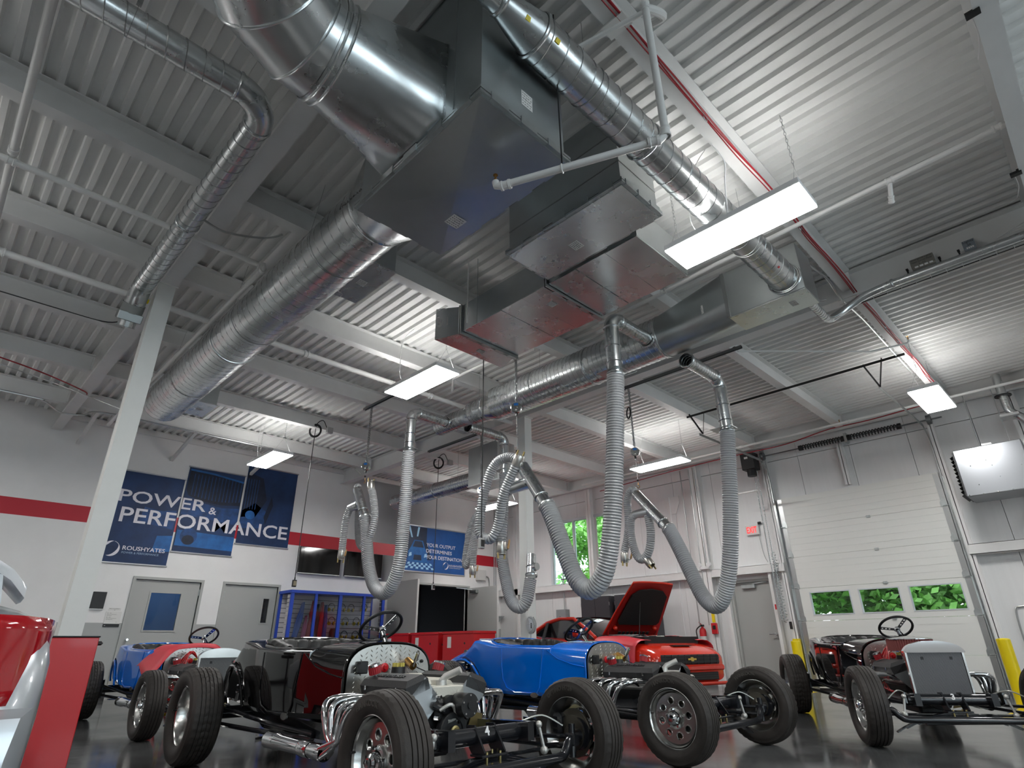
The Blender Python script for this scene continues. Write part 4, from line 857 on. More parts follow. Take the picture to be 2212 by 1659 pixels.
for a in (9.56,10.08): pf([(a,3.10),(a+.10,3.13),(a+.09,3.22),(a+.02,3.20)],PLT,'print_headlamp',.0128)
for i,(s,w) in enumerate((('YOUR OUTPUT',1.06),('DETERMINES',.93),('YOUR DESTINATION',1.33))): text_mb(s,.095,Fw(10.15,3.42-i*.165,.0125),width=w,bold=.012,depth=.001).build('lettering',BTXT,t,smooth=0)
swoosh(t,10.87,2.94,.10,BTXT,.0115); text_mb('ROUSHYATES',.055,Fw(11.0,2.93,.0125),width=.48,bold=.01,depth=.001).build('lettering',BTXT,t,smooth=0); text_mb('POWER & PERFORMANCE',.022,Fw(11.0,2.885,.0125),width=.42,depth=.001).build('lettering',BTXT,t,smooth=0)
# small wall things
t=thing('wall_screen','small black square panel left of the door sign','panel',(2.62,Yw,1.52)); MB().box(2.51,2.73,Yw-.04,Yw,1.53,1.83,.004).build('panel',BLK,t); MB().box(2.505,2.735,Yw-.045,Yw,1.518,1.53).build('lower_lip',WHT,t)
t=thing('door_sign','white notice sign beside the windowed door','sign',(2.93,Yw,1.22)); MB().box(2.80,3.06,Yw-.012,Yw,1.22,1.49).build('sign_plate',LABW,t); MB().box(2.798,3.062,Yw-.016,Yw-.004,1.22,1.275).build('sign_foot',BLK,t); MB().box(2.83,3.03,Yw-.008,Yw,1.505,1.555).build('upper_strip',LABW,t)
for i,(s,z,w) in enumerate((('SR - 401',1.455,.07),('Power and Performance I',1.435,.16),('Dyno Room',1.415,.08),('SR - 402',1.385,.07),('Power and Performance II',1.365,.165),('Machining Room',1.345,.11))): text_mb(s,.011,frame((2.82,Yw-.0125,z),(0,-1,0),(1,0,0)),width=w,depth=.0006).build('print',INK,t,smooth=0)
text_mb('MAX OCCUPANCY',.016,frame((2.84,Yw-.0085,1.532),(0,-1,0),(1,0,0)),width=.17,depth=.0006).build('print',INK,t,smooth=0); text_mb('30',.014,frame((2.92,Yw-.0085,1.511),(0,-1,0),(1,0,0)),depth=.0006).build('print',INK,t,smooth=0); text_mb('411',.012,frame((2.99,Yw-.0125,1.30),(0,-1,0),(1,0,0)),depth=.0006).build('print',INK,t,smooth=0); text_mb('uti',.014,frame((2.815,Yw-.0165,1.24),(0,-1,0),(1,0,0)),depth=.0006).build('print',WHT,t,smooth=0)
t=thing('room_plate','small grey room sign right of the narrow-window door','sign',(6.28,Yw,1.35)); MB().box(6.20,6.36,Yw-.01,Yw,1.36,1.5).build('plate',FLANGE,t); MB().box(6.2,6.36,Yw-.011,Yw-.01,1.36,1.39).build('plate_foot',BLK,t)
t=thing('wall_box','grey electrical box on the wall right of the poster, with bent conduit','box',(12.2,Yw,2.55)); MB().box(12.05,12.37,Yw-.12,Yw,2.62,2.92,.006).build('box_body',mat('box_light',(.6,.6,.58),.5),t); MB().tube(smoothpath([(12.37,Yw-.06,2.75),(12.5,Yw-.06,2.73),(12.55,Yw-.06,2.6),(12.55,Yw-.06,2.3)],5),.018,n=8).build('conduit',GREYC,t)
for x in (12.78,12.86): MB().tube([(x,Yw-.03,.1),(x,Yw-.03,4.9)],.016,n=8).build('conduit',GREYC,thing('wall_conduit',('left','right')[x>12.8]+' of two grey conduits in the corner by the white column','conduit',(x,Yw-.03,.1)))
t=thing('paper_tray','small grey wall tray right of the open door leaf','tray',(12.9,Yw,1.55)); MB().box(12.82,13.05,Yw-.2,Yw,1.62,1.64).build('tray_shelf',FLANGE,t); MB().rings([[(12.83,Yw-.18,1.62),(13.04,Yw-.18,1.62),(13.04,Yw-.17,1.62),(12.83,Yw-.17,1.62)],[(12.9,Yw-.01,1.48),(13.0,Yw-.01,1.48),(13.0,Yw,1.48),(12.9,Yw,1.48)]]).build('tray_bracket',FLANGE,t)
# blue display cabinet with safety gear
CB=mat('cabinet_blue',(.010,.060,.46),.4); SLAT=mat('slatwall_grey',(.52,.50,.50),.5)
t=thing('safety_cabinet','blue framed display cabinet with clear doors and safety gear inside','cabinet',(7.25,13.2,0)); x0,x1,y0,y1,z1=6.05,8.46,13.02,13.62,2.0
for a,b in ((x0,x0+.07),(6.62,6.68),(7.22,7.30),(7.86,7.92),(x1-.07,x1)): MB().box(a,b,y0,y0+.05,.1,z1-.06).build('front_post',CB,t)
for a,b in ((x0,x0+.05),(x1-.05,x1)): MB().box(a,b,y1-.05,y1,.1,z1-.06).build('rear_post',CB,t)
MB().box(x0-.02,x1+.02,y0-.02,y1,z1-.06,z1).build('top_panel',CB,t); MB().box(x0,x1,y0,y1,.0,.12).build('base_panel',CB,t)
for z in (.75,): MB().box(x0,x1,y0,y0+.05,z,z+.06).build('cross_rail',CB,t)
for a,b in ((x0+.07,6.62),(6.68,7.22),(7.30,7.86),(7.92,x1-.07)): MB().box(a,b,y0+.02,y0+.026,.15,z1-.07).build('clear_door',CLEARP,t)
m=MB(); m.box(x0+.02,x1-.02,y1-.03,y1-.02,.12,z1-.06); m.build('back_panel',BLK,t)
for i in range(18): MB().box(x0+.03,x1-.03,y1-.045,y1-.03,.15+i*.1,.15+i*.1+.088).build('slat',SLAT,t)
for sx in (x0+.01,x1-.02):
    for i in range(12): MB().box(sx,sx+.01,y0+.09,y0+.2,.85+i*.09,.85+i*.09+.07).build('side_slat',SLAT,t)
MB().box(6.2,8.3,13.1,13.55,1.0,1.015).build('shelf',CLEARP,t)
EY=mat('earmuff_yellow',(.75,.50,.01),.4); first=None
k=0
for x,z in ((7.32,1.70),(7.60,1.70),(7.84,1.70),(8.20,1.72),(7.36,1.40),(7.72,1.40),(8.02,1.40),(7.72,1.10),(8.02,1.10)):
    lab='yellow and black ear muffs on the slat wall, %s row, %s'%({1.7:'top',1.72:'top',1.4:'middle',1.1:'bottom'}[z],{7.32:'first from left',7.60:'second from left',7.84:'third from left',8.20:'rightmost',7.36:'first from left',7.72:'second from left',8.02:'third from left'}[x])
    if first is None:
        e=thing('ear_muffs',lab,'ear muffs',(x,13.53,z),0,'ear muffs in the blue cabinet'); first=e; B=MW[e.name]
        m=MB(B); m.tube(arc((0,0,0),.085,-.15*pi,1.15*pi,14,(1,0,0),(0,0,1)),.008,n=6); m.build('headband',BLK,e)
        for s in (-1,1):
            m=MB(B); m.lathe([(.0,-.03),(.032,-.028),(.042,-.01),(.042,.01),(0,.012)],(s*.062,0,-.05),(s,-.35,-.2),n=14); m.build('cup',EY,e)
            m=MB(B); m.lathe([(.03,0),(.038,.008),(.03,.022),(.018,.022)],(s*.052,0,-.052),(-s,.35,.2),n=14); m.build('cushion',BLK,e)
        n0=e
    else: e=dup(first,(x,13.53,z),label=lab)
HW=mat('harness_red',(.50,.015,.03),.6,bump=.3,bs=40); HB=mat('harness_blue',(.012,.10,.42),.6,bump=.3,bs=40); HP=mat('harness_pink',(.55,.05,.20),.6); HD=mat('jacket_dark',(.02,.03,.03),.7)
def garment(x,w,z0,z1,col,lab,sk=0):
    t=thing('safety_vest',lab,'vest',(x,13.42,z0),0,'hung safety clothing in the blue cabinet'); rs=[]
    for i in range(9):
        f=i/8; z=z1-(z1-z0)*f; ww=w*(.35+.65*min(1,f*3))*(1+.08*sin(f*9+x*9)); cx=x+sk*f
        rs.append([(cx+ww*cos(a)*.5,13.42+.05*sin(a)*(1+.4*cos(3*a+f*4)),z) for a in [k*pi/9 for k in range(18)]])
    MB().rings(rs).build('cloth',col,t)
    MB().tube([(x-w*.25,13.42,z1-.01),(x,13.42,z1+.05),(x+w*.25,13.42,z1-.01)],.005,n=5).build('hanger',FLANGE,t)
for a in ((6.55,.14,1.02,1.78,HB,'blue safety vest, leftmost in the cabinet',-.12),(6.66,.10,.98,1.5,HP,'pink strap garment beside the blue vest',-.04),(6.80,.12,1.05,1.82,HW,'red safety harness right of the blue vest',-.05),(6.92,.10,1.0,1.75,HD,'dark green jacket between the red harnesses',0),(7.02,.11,1.05,1.80,HW,'red safety harness, right one',0),(7.12,.09,1.0,1.74,HB,'narrow dark blue vest by the cabinet post',.02)): garment(*a)
t=thing('face_shield','dark face shield hanging low in the cabinet behind the post','face shield',(7.40,13.5,1.0)); MB().lathe([(.0,.16),(.06,.15),(.085,.08),(.085,-.02),(.07,-.06)],(7.40,13.5,1.08),(0,0,1),n=16).build('shield',BLK,t)
# red engine cabinets
def cart(label,cx,cy,w,dep,h,two=True):
    t=thing('red_cabinet',label,'cabinet',(cx+w/2,cy+dep/2,0),0,'red tool cabinets'); 
    MB().box(cx,cx+w,cy,cy+dep,.12,h-.05,.004).build('body',REDP,t); MB().box(cx-.015,cx+w+.015,cy-.015,cy+dep+.015,h-.05,h,.006).build('lid',REDP,t)
    for a in (.08,w-.08):
        for b in (.08,dep-.08): MB().lathe([(.0,-.02),(.05,-.02),(.055,0),(.05,.02),(0,.02)],(cx+a,cy+b,.055),(1,0,0),n=14).build('caster',BLK,t)
    m=MB(frame((cx-.001,cy+dep*.78,h-.2),(-1,0,0),(0,-1,0))); m.box(-.06,.06,-.10,.10,0,.001); o=m.build('data_sheet',LABW,t,smooth=0)
    MB().cyl((cx-.002,cy+dep*.28,h-.22),(cx+.02,cy+dep*.28,h-.22),.022,n=14).build('port',BLK,t)
    m=MB(); m.tube(smoothpath([(cx+w*.2,cy-.01,h-.24),(cx+w*.2,cy-.08,h-.24),(cx+w*.5,cy-.1,h-.2),(cx+w*.9,cy-.08,h-.2)],5),.02,n=8); m.build('hose_handle',BLK,t)
    m=MB(frame((cx+w*.55,cy-.001,h-.2),(0,-1,0),(1,0,0))); m.box(-.16,.16,-.11,.06,0,.001); m.build('instruction_sheet',LABW,t,smooth=0)
    MB(frame((cx+w*.55,cy-.0015,h-.28),(0,-1,0),(1,0,0))).box(-.16,.16,-.012,.012,0,.001).build('yellow_strip',YEL,t,smooth=0)
cart('red cabinet nearest the blue roadster, with instruction sheets on its side',8.0,9.16,.57,.94,1.10); cart('red cabinet in the middle of the row, with white data sheet',8.0,10.26,.57,.92,1.10); cart('red cabinet farthest back in the row, behind the black roadster wheel',8.0,11.30,.57,.90,1.10)
# ================================================================ RIGHT WALL
DP=mat('garage_door_paint',(.80,.80,.77),.4)
gd=setting('door_4','white sectional garage door with a row of three windows'); xg=13.0
zs=[.02,.61,1.22,1.84,2.45,3.07,3.69]; ya,yb=1.90,4.89
for i,(a,b) in enumerate(zip(zs,zs[1:])):
    if i==2:
        ws=[(ya+.22,ya+1.02),(ya+1.14,ya+1.90),(ya+2.02,yb-.20)]; ws=[(2.06,2.88),(3.02,3.72),(3.86,4.62)]
        m=MB()
        for p,q,c,e in cells(ya,yb,a+.003,b-.003,[(w0,w1,a+.10,b-.08) for w0,w1 in ws]): m.box(xg,xg+.045,p,q,c,e)
        sec=m.build('window_section',DP,gd)
        for w0,w1 in ws:
            m=MB()
            for p,q,c,e in ((w0,w0+.02,a+.1,b-.08),(w1-.02,w1,a+.1,b-.08),(w0+.02,w1-.02,a+.1,a+.12),(w0+.02,w1-.02,b-.1,b-.08)): m.box(xg-.008,xg+.05,p,q,c,e)
            m.build('window_frame',FRW,sec); MB().box(xg+.02,xg+.025,w0+.02,w1-.02,a+.12,b-.10).build('pane',GLASS,sec)
    else:
        n=5
        m=MB()
        for k in range(n):
            p,q=a+(b-a)*k/n,a+(b-a)*(k+1)/n; m.box(xg+.004*(k%1),xg+.045,ya,yb,p+.004,q-.001); 
        m.box(xg+.006,xg+.045,ya,yb,a+.001,b-.001); m.build('door_section',DP,gd,smooth=0)
    if i<6 and i>0: MB().box(xg-.025,xg,3.18,3.25,a-.022,a+.022,.003).build('centre_hinge',FLANGE,gd)
    for s,yy in ((-1,ya),(1,yb)):
        MB().box(xg-.004,xg,yy-s*.0,yy-s*.09,a+.02,b-.02).build('end_stile',GREYC,gd)
        m=MB(); m.prism([(-.05,-.06),(.05,-.06),(.05,.02),(0,.10),(-.05,.02)],0,.008,frame((xg-.004,yy-s*.06,a+.05),(-1,0,0),(0,-1,0))); m.build('edge_hinge',FLANGE,gd); MB().cyl((xg-.03,yy-s*.07,a+.01),(xg-.03,yy+s*.05,a+.01),.008,n=6).build('roller_pin',FLANGE,gd)
MB().box(xg-.005,xg+.05,ya,yb,0,.035).build('bottom_seal',BLK,gd)
for s,yy in ((-1,ya-.05),(1,yb+.05)):
    m=MB(); m.box(xg-.07,xg+.0,yy-.004,yy+.004,0,3.6); m.box(xg-.07,xg-.062,yy-.02,yy+.02,0,3.6); m.build('vertical_track',FLANGE,gd)
    P=[(xg-.05,yy,3.6),(xg-.05,yy,4.05),(xg-.10,yy,4.32),(xg-.30,yy,4.48),(xg-.55,yy,4.52),(9.95,yy,4.48)]
    P=smoothpath(P,5); m=MB()
    for p,q in zip(P,P[1:]): m.bar(p,q,.05,.012,x=(0,0,1) if abs(q.z-p.z)<abs(q.x-p.x) else (1,0,0)); 
    m.build('curved_track',STR if False else FLANGE,gd,kind='stuff')
    MB().box(xg-.02,X2,yy+s*.02,yy+s*.10,0,3.7).build('jamb_angle',PAINT,gd)
MB().cyl((12.86,1.55,4.655),(12.86,5.15,4.655),.014,n=10).build('spring_shaft',STR,gd)
for a,b in ((2.25,3.16),(3.27,4.13)):
    n=int((b-a)/.011); m=MB(); m.tube([(12.86+.05*cos(2*pi*i/12),a+(b-a)*i/(12*n/5),4.655+.05*sin(2*pi*i/12)) for i in range(int(12*n/5)+1)],.012,n=5); m.build('torsion_spring',BLK,gd)
    for c in (a,b): MB().cyl((12.86,c-.03,4.655),(12.86,c+.03,4.655),.058,n=14).build('spring_cone',BLK,gd)
MB().box(12.80,12.95,3.19,3.24,4.55,4.75).build('centre_bearing',FLANGE,gd); MB().cyl((12.86,4.93,4.655),(12.86,5.0,4.655),.09,n=18).build('cable_drum',STR,gd); MB().cyl((12.86,1.72,4.655),(12.86,1.79,4.655),.09,n=18).build('cable_drum',STR,gd)
MB().box(12.95,X2,5.0,5.05,3.9,4.9).build('bearing_plate',GREYC,gd)
t=thing('door_opener','black garage door opener motor high beside the door','motor',(12.72,5.2,4.24)); MB().box(12.58,12.86,5.06,5.36,4.36,4.74,.01).build('housing',BLK,t); MB().cyl((12.70,5.2,4.22),(12.70,5.2,4.37),.10,n=18).build('motor',BLK,t); MB(frame((12.579,5.22,4.62),(-1,0,0),(0,-1,0))).box(-.05,.03,-.02,.025,0,.001).build('white_label',LABW,t,smooth=0); MB().cyl((12.75,5.06,4.6),(12.75,4.98,4.6),.04,n=12).build('sprocket',FLANGE,t)
t=thing('hand_chain','galvanized hand chain hanging beside the garage door','chain',(12.8,5.12,1.1))
for k,y_ in enumerate((5.13,5.20)): 
    m=MB(); chainlinks(m,(12.84,y_,1.25),(12.80,y_,4.35),.016); m.build('chain_run',FLANGE,t,smooth=0,kind='stuff')
m=MB()
for i in range(120): z=1.2+i*.0115*1.0; x=12.88+.03*sin(i*2.1); y_=5.14+.035*sin(i*1.3); m.box(x-.012,x+.012,y_-.012,y_+.012,z,z+.018)
m.build('gathered_chain',FLANGE,t,smooth=0,kind='stuff'); MB().box(12.9,12.94,5.05,5.09,1.08,1.22).build('chain_keeper',BLK,t)
# man door
d=setting('door_5','grey steel exit door with closer, left of the garage door'); f=.05
m=MB(); m.box(X2-.04,X2+.12,MD[0],MD[0]+f,0,MD[3]); m.box(X2-.04,X2+.12,MD[1]-f,MD[1],0,MD[3]); m.box(X2-.04,X2+.12,MD[0]+f,MD[1]-f,MD[3]-f,MD[3]); m.build('door_frame',DOORG,d)
MB().box(X2+.04,X2+.085,MD[0]+f,MD[1]-f,.01,MD[3]-f).build('door_leaf',DOORG,d); MB().box(X2-.03,X2+.04,5.75,6.05,1.92,2.0,.004).build('door_closer',FLANGE,d); MB().bar((X2-.02,5.8,2.01),(X2+.03,5.5,2.04),.02,.01).build('closer_arm',FLANGE,d)
MB().cyl((X2-.03,5.47,1.0),(X2+.04,5.47,1.0),.03,n=14).build('lever_rose',CHROME,d); MB().tube([(X2-.03,5.47,1.0),(X2-.035,5.52,1.0),(X2-.035,5.60,.995)],.011,n=8).build('lever',CHROME,d)
for yy in (5.33,6.34): MB().box(X2-.16,X2,yy-.03,yy+.03,0,2.19).build('jamb_post',PAINT,d)
t=thing('door_tag','small red and white tag hanging on the door jamb','tag',(12.93,5.31,1.35)); MB().box(12.925,12.935,5.29,5.33,1.36,1.50).build('tag_card',LABW,t); MB().box(12.92,12.93,5.295,5.325,1.46,1.56).build('red_top',REDP,t)
# exit sign, emergency light, boxes
t=thing('exit_sign','red exit sign on the white wall behind the right hose','sign',(13.0,5.55,3.0)); MB().box(X2-.07,X2-.01,5.42,5.72,3.02,3.24,.004).build('housing',WHT,t); MB().box(X2-.072,X2-.07,5.43,5.71,3.03,3.23).build('face',mat('exit_face',(.75,.72,.7),.5),t,smooth=0)
text_mb('EXIT',.13,frame((X2-.0725,5.57,3.065),(-1,0,0),(0,-1,0)),width=.23,bold=.02,align='CENTER',depth=.001).build('lettering',mat('exit_red',(.9,.02,.02),.5,emit=1.5),t,smooth=0); MB().cyl((X2-.04,5.42,3.26),(X2-.04,5.36,3.26),.03,n=10).build('lamp_head',BLK,t)
cable('thin cord with plug hanging below the exit sign',[(X2-.03,5.45,3.02),(X2-.03,5.42,2.6),(X2-.03,5.36,2.42)],.006,GREYC); 
t=thing('emergency_light','white twin-head emergency light on the wall post','lamp',(12.83,6.72,2.36)); MB().box(12.80,12.86,6.60,6.84,2.37,2.44,.01).build('body',WHT,t)
for yy in (6.60,6.84): MB().cyl((12.84,yy,2.47),(12.76,yy,2.46),.05,n=14).build('lamp_head',WHT,t)
for y_,r,zb in ((6.68,.014,2.45),(6.82,.012,1.2),(7.05,.014,1.2)):
    MB().tube([(12.86,y_,zb),(12.86,y_,4.75)],r,n=6).build('conduit_run',GREYC,thing('conduit','grey conduit on the wall post, %s'%{6.68:'above the emergency light',6.82:'just left of the emergency light',7.05:'leftmost of three'}[y_],'conduit',(12.86,y_,zb)))
t=thing('wall_bracket','white triangular bracket high on the panel wall','bracket',(13.05,7.5,3.75)); m=MB(); m.prism([(-.22,.3),(.22,.3),(.22,.16),(.10,-.12),(-.10,-.12),(-.22,.16)],0,.02,frame((X2-.02,7.5,3.9),(-1,0,0),(0,-1,0))); m.build('gusset',PAINT,t); MB().tube([(X2-.05,7.55,.9),(X2-.05,7.55,4.2)],.014,n=8).build('conduit',WHT,t)
t=thing('disconnect_switch','grey safety switch box left of the lockers','switch',(13,11.25,1.15)); MB().box(X2-.18,X2,11.02,11.36,1.18,1.72,.006).build('housing',mat('switch_grey',(.28,.30,.31),.4),t); MB(frame((X2-.181,11.22,1.45),(-1,0,0),(0,-1,0))).box(-.03,.03,-.09,.09,0,.002).build('label_strip',BLK,t,smooth=0); MB(frame((X2-.182,11.22,1.42),(-1,0,0),(0,-1,0))).box(-.015,.015,-.03,.05,0,.002).build('white_print',LABW,t,smooth=0); MB().box(X2-.2,X2-.12,10.97,11.02,1.2,1.3).build('lever',REDP,t); MB().tube([(X2-.06,11.15,1.72),(X2-.06,11.15,3.9)],.016,n=8).build('conduit',GREYC,t)
for z in (2.5,3.3): MB().box(X2-.09,X2,11.08,11.22,z,z+.03).build('conduit_clamp',GREYC,t)
LOCK=mat('locker_grey',(.045,.047,.055),.45)
for k,(a,b,l) in enumerate(((9.03,9.92,'dark grey steel locker cabinet, left one behind the orange car'),(7.96,8.88,'dark grey steel locker cabinet, right one behind the open hood'))):
    t=thing('locker_cabinet',l,'cabinet',(12.6,(a+b)/2,0)); MB().box(12.25,12.85,a,b,.05,1.92).build('carcass',LOCK,t); mid=(a+b)/2
    for p,q in ((a+.01,mid-.004),(mid+.004,b-.01)): o=MB().box(12.235,12.25,p,q,.08,1.89,.003).build('door_panel',LOCK,t)
    MB().box(12.20,12.235,mid+.03,mid+.06,.95,1.08).build('handle',FLANGE,t)
    MB().box(12.27,12.83,a+.03,b-.03,0,.05).build('plinth',BLK,t)
    for z in (.4,1.7):
        for p in (a+.004,b-.012): MB().box(12.232,12.25,p,p+.008,z,z+.08).build('hinge',FLANGE,t)
# heater
HM=mat('heater_grey',(.33,.345,.365),.3,.7)
t=thing('unit_heater','grey metal unit heater hung high at the right edge','heater',(12.2,1.0,2.95)); h0,h1,ya,yb=3.0,3.79,.55,1.47
MB().box(12.05,12.75,ya,yb,h0,h1,.012).build('casing',HM,t)
m=MB()
for i in range(11):
    z=h0+.06+i*.065; MB(frame((12.4,yb+.03,z),(0,.6,.8),(1,0,0))).box(-.30,.30,-.05,.05,-.003,.003).build('louver',BLK,t)
MB().box(12.09,12.71,yb,yb+.02,h0+.02,h1-.02).build('louver_frame',BLK,t)
for i in range(5): MB().cyl((12.049,ya+.12+i*.19,h0+.02),(12.045,ya+.12+i*.19,h0+.02),.008,n=8).build('screw',CHROME,t)
rr=random.Random(5)
for i in range(9): y_,z=ya+.08+rr.random()*.7,h0+.1+rr.random()*.6; MB().cyl((12.049,y_,z),(12.045,y_,z),.007,n=8).build('screw',CHROME,t)
MB().box(12.06,12.12,.92,1.06,h1,h1+.03).build('mount_bracket',WHT,t); MB().box(12.1,12.3,.35,.54,h1-.2,h1-.02).build('control_box',WHT,t)
for y_ in (.70,1.10): MB().cyl((12.3,y_,h1),(12.3,y_,4.8),.008,n=6).build('hanger_rod',GREYC,t)
P=smoothpath([(12.35,.35,3.6),(12.35,.38,4.0),(12.32,.45,4.2),(12.30,.56,4.35),(12.30,.57,4.6),(12.30,.57,5.0)],6); MB().tube(P,.065,n=20).build('flue_pipe',GALV,t); MB().box(12.15,12.45,.45,.70,4.22,4.26).build('flue_plate',PAINT,t); MB().lathe([(.07,0),(.12,.0),(.12,.02),(.07,.02)],(12.3,.57,4.6),(0,0,1),n=20).build('flue_clamp',BLK,t)
t=thing('control_pendant','small dark control box hanging under the heater','switch',(12.9,.75,2.7)); MB().box(12.95,13.0,.70,.76,2.62,2.82,.005).build('box_body',STR,t); MB().tube(smoothpath([(12.97,.73,2.62),(12.97,.70,2.4),(12.97,.6,2.25),(12.97,.55,1.9)],5),.008,n=6).build('cord',GREYC,t)
t=thing('thermostat','white thermostat with bent conduit at the right edge','thermostat',(13.05,1.05,1.3)); MB().box(X2-.05,X2,.95,1.12,1.28,1.40,.008).build('body',WHT,t); MB(frame((X2-.051,1.03,1.35),(-1,0,0),(0,-1,0))).box(-.03,.05,-.02,.03,0,.001).build('screen',BLK,t,smooth=0); MB().tube(smoothpath([(X2-.02,1.12,1.33),(X2-.02,1.36,1.34),(X2-.02,1.46,1.26),(X2-.02,1.48,.7)],5),.014,n=8).build('conduit',GREYC,t)
# bollards
for x,y_,h,l,r in ((11.35,1.52,.86,'yellow steel bollard right of the garage door',.085),(12.35,4.82,.865,'yellow steel bollard left of the garage door',.085)):
    t=thing('safety_bollard',l,'bollard',(x,y_,0),0,'yellow bollards'); MB().cyl((x,y_,0),(x,y_,h-.02),r,n=24).build('post',YEL,t); MB().lathe([(r,0),(r*.95,.012),(r*.6,.02),(0,.022)],(x,y_,h-.02),(0,0,1),n=24).build('cap',YEL,t); MB().lathe([(r+.06,0),(r+.06,.012),(r,.012)],(x,y_,0),(0,0,1),n=24).build('base_ring',YEL,t)
t=thing('track_guard','yellow steel guard at the foot of the left door track','guard',(12.9,4.99,0)); MB().box(12.80,12.90,4.93,5.05,0,.9,.004).build('guard_channel',YEL,t)
text_mb('LOOK OUT',.05,frame((12.799,4.99,.25),(-1,0,0),(0,0,1)),depth=.001,width=.5).build('lettering',INK,t,smooth=0)
for a,b,c,e,n in ((9.4,12.5,4.62,4.72,'trim_3'),(9.2,11.3,1.45,1.55,'trim_4')): struct(MB().box(a,b,c,e,0,.0015),n,mat('yellow_floor_line',(.72,.52,.02),.25,var=.2,vs=9),label='yellow line on the floor by the garage door')
# fire extinguisher and call point
t=thing('fire_extinguisher','red fire extinguisher on the wall behind the orange car','extinguisher',(12.98,7.06,.72)); MB().lathe([(0,0),(.07,.005),(.075,.03),(.075,.36),(.06,.41),(.025,.44),(.025,.46)],(12.98,7.06,.72),(0,0,1),n=20).build('cylinder',REDP,t); MB().lathe([(.0755,.08),(.0755,.26)],(12.98,7.06,.72),(0,0,1),n=20).build('white_label',LABW,t); MB().box(12.94,13.02,7.03,7.09,1.18,1.22).build('valve',BLK,t); MB().bar((12.95,7.06,1.22),(12.85,7.06,1.27),.02,.01).build('lever',REDP,t); MB().tube(smoothpath([(12.97,7.1,1.2),(12.95,7.2,1.1),(12.95,7.18,.9),(12.95,7.14,.82)],5),.012,n=6).build('hose',BLK,t)
t=thing('fire_call_box','red fire alarm call box right of the extinguisher','alarm',(13.0,6.68,1.02)); MB().box(12.82,12.86,6.62,6.76,1.02,1.24,.006).build('body',REDP,t); MB(frame((12.819,6.69,1.14),(-1,0,0),(0,-1,0))).box(-.035,.035,-.03,.05,0,.003).build('cover',BLK,t); MB().box(12.83,12.86,6.66,6.72,1.25,1.45).build('yellow_tag',YEL,t)
# wall fan-like clear cover on the column
t=thing('strobe_guard','round clear plastic guard over a white device on the white column','alarm',(7.28,7.0,1.0)); c=V((7.33,6.985,1.13)); ax=V((0,-1,0))
MB().box(7.29,7.37,6.99,7.012,1.06,1.20).build('device',WHT,t)
MB(frame((7.33,6.99,1.13),(0,-1,0),(1,0,0))).box(-.012,.012,-.05,.03,0,.003).build('print',INK,t,smooth=0)
m=MB()
for i in range(9):
    a=i*pi/9*2
m.lathe([(.10,0),(.095,.04),(.07,.07),(.0,.085)],(7.33,7.005,1.13),ax,n=20); m.v=[(x,y,1.13+(z-1.13)*1.35) for x,y,z in m.v]; m.build('clear_guard',CLEARP,t)
for i in range(6): 
    a=i*pi/3; m=MB(); m.tube([(7.33+.10*cos(a),7.0,1.13+.135*sin(a)),(7.33+.07*cos(a),6.935,1.13+.095*sin(a)),(7.33,6.92,1.13)],.003,n=4); m.build('guard_wire',FLANGE,t)
MB().tube([(7.34,7.0,.3),(7.34,7.0,1.0)],.016,n=8).build('conduit',PAINT,t)
# ================================================================ OUTSIDE
struct(MB().box(X2+.3,60,-25,45,-.35,-.15),'ground',mat('asphalt',(.16,.16,.16),.9,var=.2,vs=3))
struct(MB().box(16.5,60,-25,45,-.15,-.10),'ground_grass',mat('grass',(.10,.20,.05),.9,var=.4,vs=5))
LF=mat('leaf_green',(.22,.50,.10),.5,var=.5,vs=.9); BARK=mat('bark',(.10,.07,.05),.8,var=.3)
def tree(loc,h,rad,seed,label,n=11000):
    t=thing('leafy_tree',label,'tree',loc,0,'trees outside'); q=random.Random(seed); B=Matrix.Translation(loc)
    m=MB(B); m.tube([(0,0,0),(.1,0,h*.3),(0,.1,h*.62),(.1,.2,h*.85)],[.16,.13,.09,.03],n=8); m.build('trunk',BARK,t)
    cl=[(V((q.gauss(0,.5)*rad,q.gauss(0,.55)*rad,h*(.22+.72*q.random()))),rad*q.uniform(.28,.5)) for _ in range(26)]
    vs=[];fs=[]
    for i in range(n):
        c,r=q.choice(cl); d=V((q.gauss(0,1),q.gauss(0,1),q.gauss(0,1))).normalized(); p=c+d*r*(q.random()**.35)
        u=V((q.gauss(0,1),q.gauss(0,1),q.gauss(0,1)*.5)).normalized(); w=u.cross(d).normalized(); s=q.uniform(.10,.20); o=len(vs)
        vs+= [p-u*s,p+w*s*.5,p+u*s,p-w*s*.5]; fs.append((o,o+1,o+2,o+3))
    m=MB(B); m.add(vs,fs); m.build('foliage',LF,t,smooth=0,kind='stuff')
for i,a in enumerate((((21,-1.8,-.1),7,2.2),((21.5,1.6,-.1),8,2.4),((22,5.2,-.1),7.5,2.5),((20.8,8.6,-.1),7,2.2),((24,3.4,-.1),9,3),((24,-.2,-.1),9,3),((26,16.5,-.1),8.5,2.6),((27,21,-.1),8,2.8),((24.5,12.6,-.1),7,2.2),((24,7.2,-.1),9,2.8))):
    tree(*a,20+i,['leafy tree outside at the right end of the garage door windows','leafy tree outside the right garage window pane','leafy tree outside the middle garage window pane','leafy tree outside the left garage window pane','taller tree behind, between middle and right panes','taller tree behind the right pane','tree seen through the tall wall window, left','tree seen through the tall wall window, far left','tree beyond the door between window and garage','taller tree behind the left pane'][i])
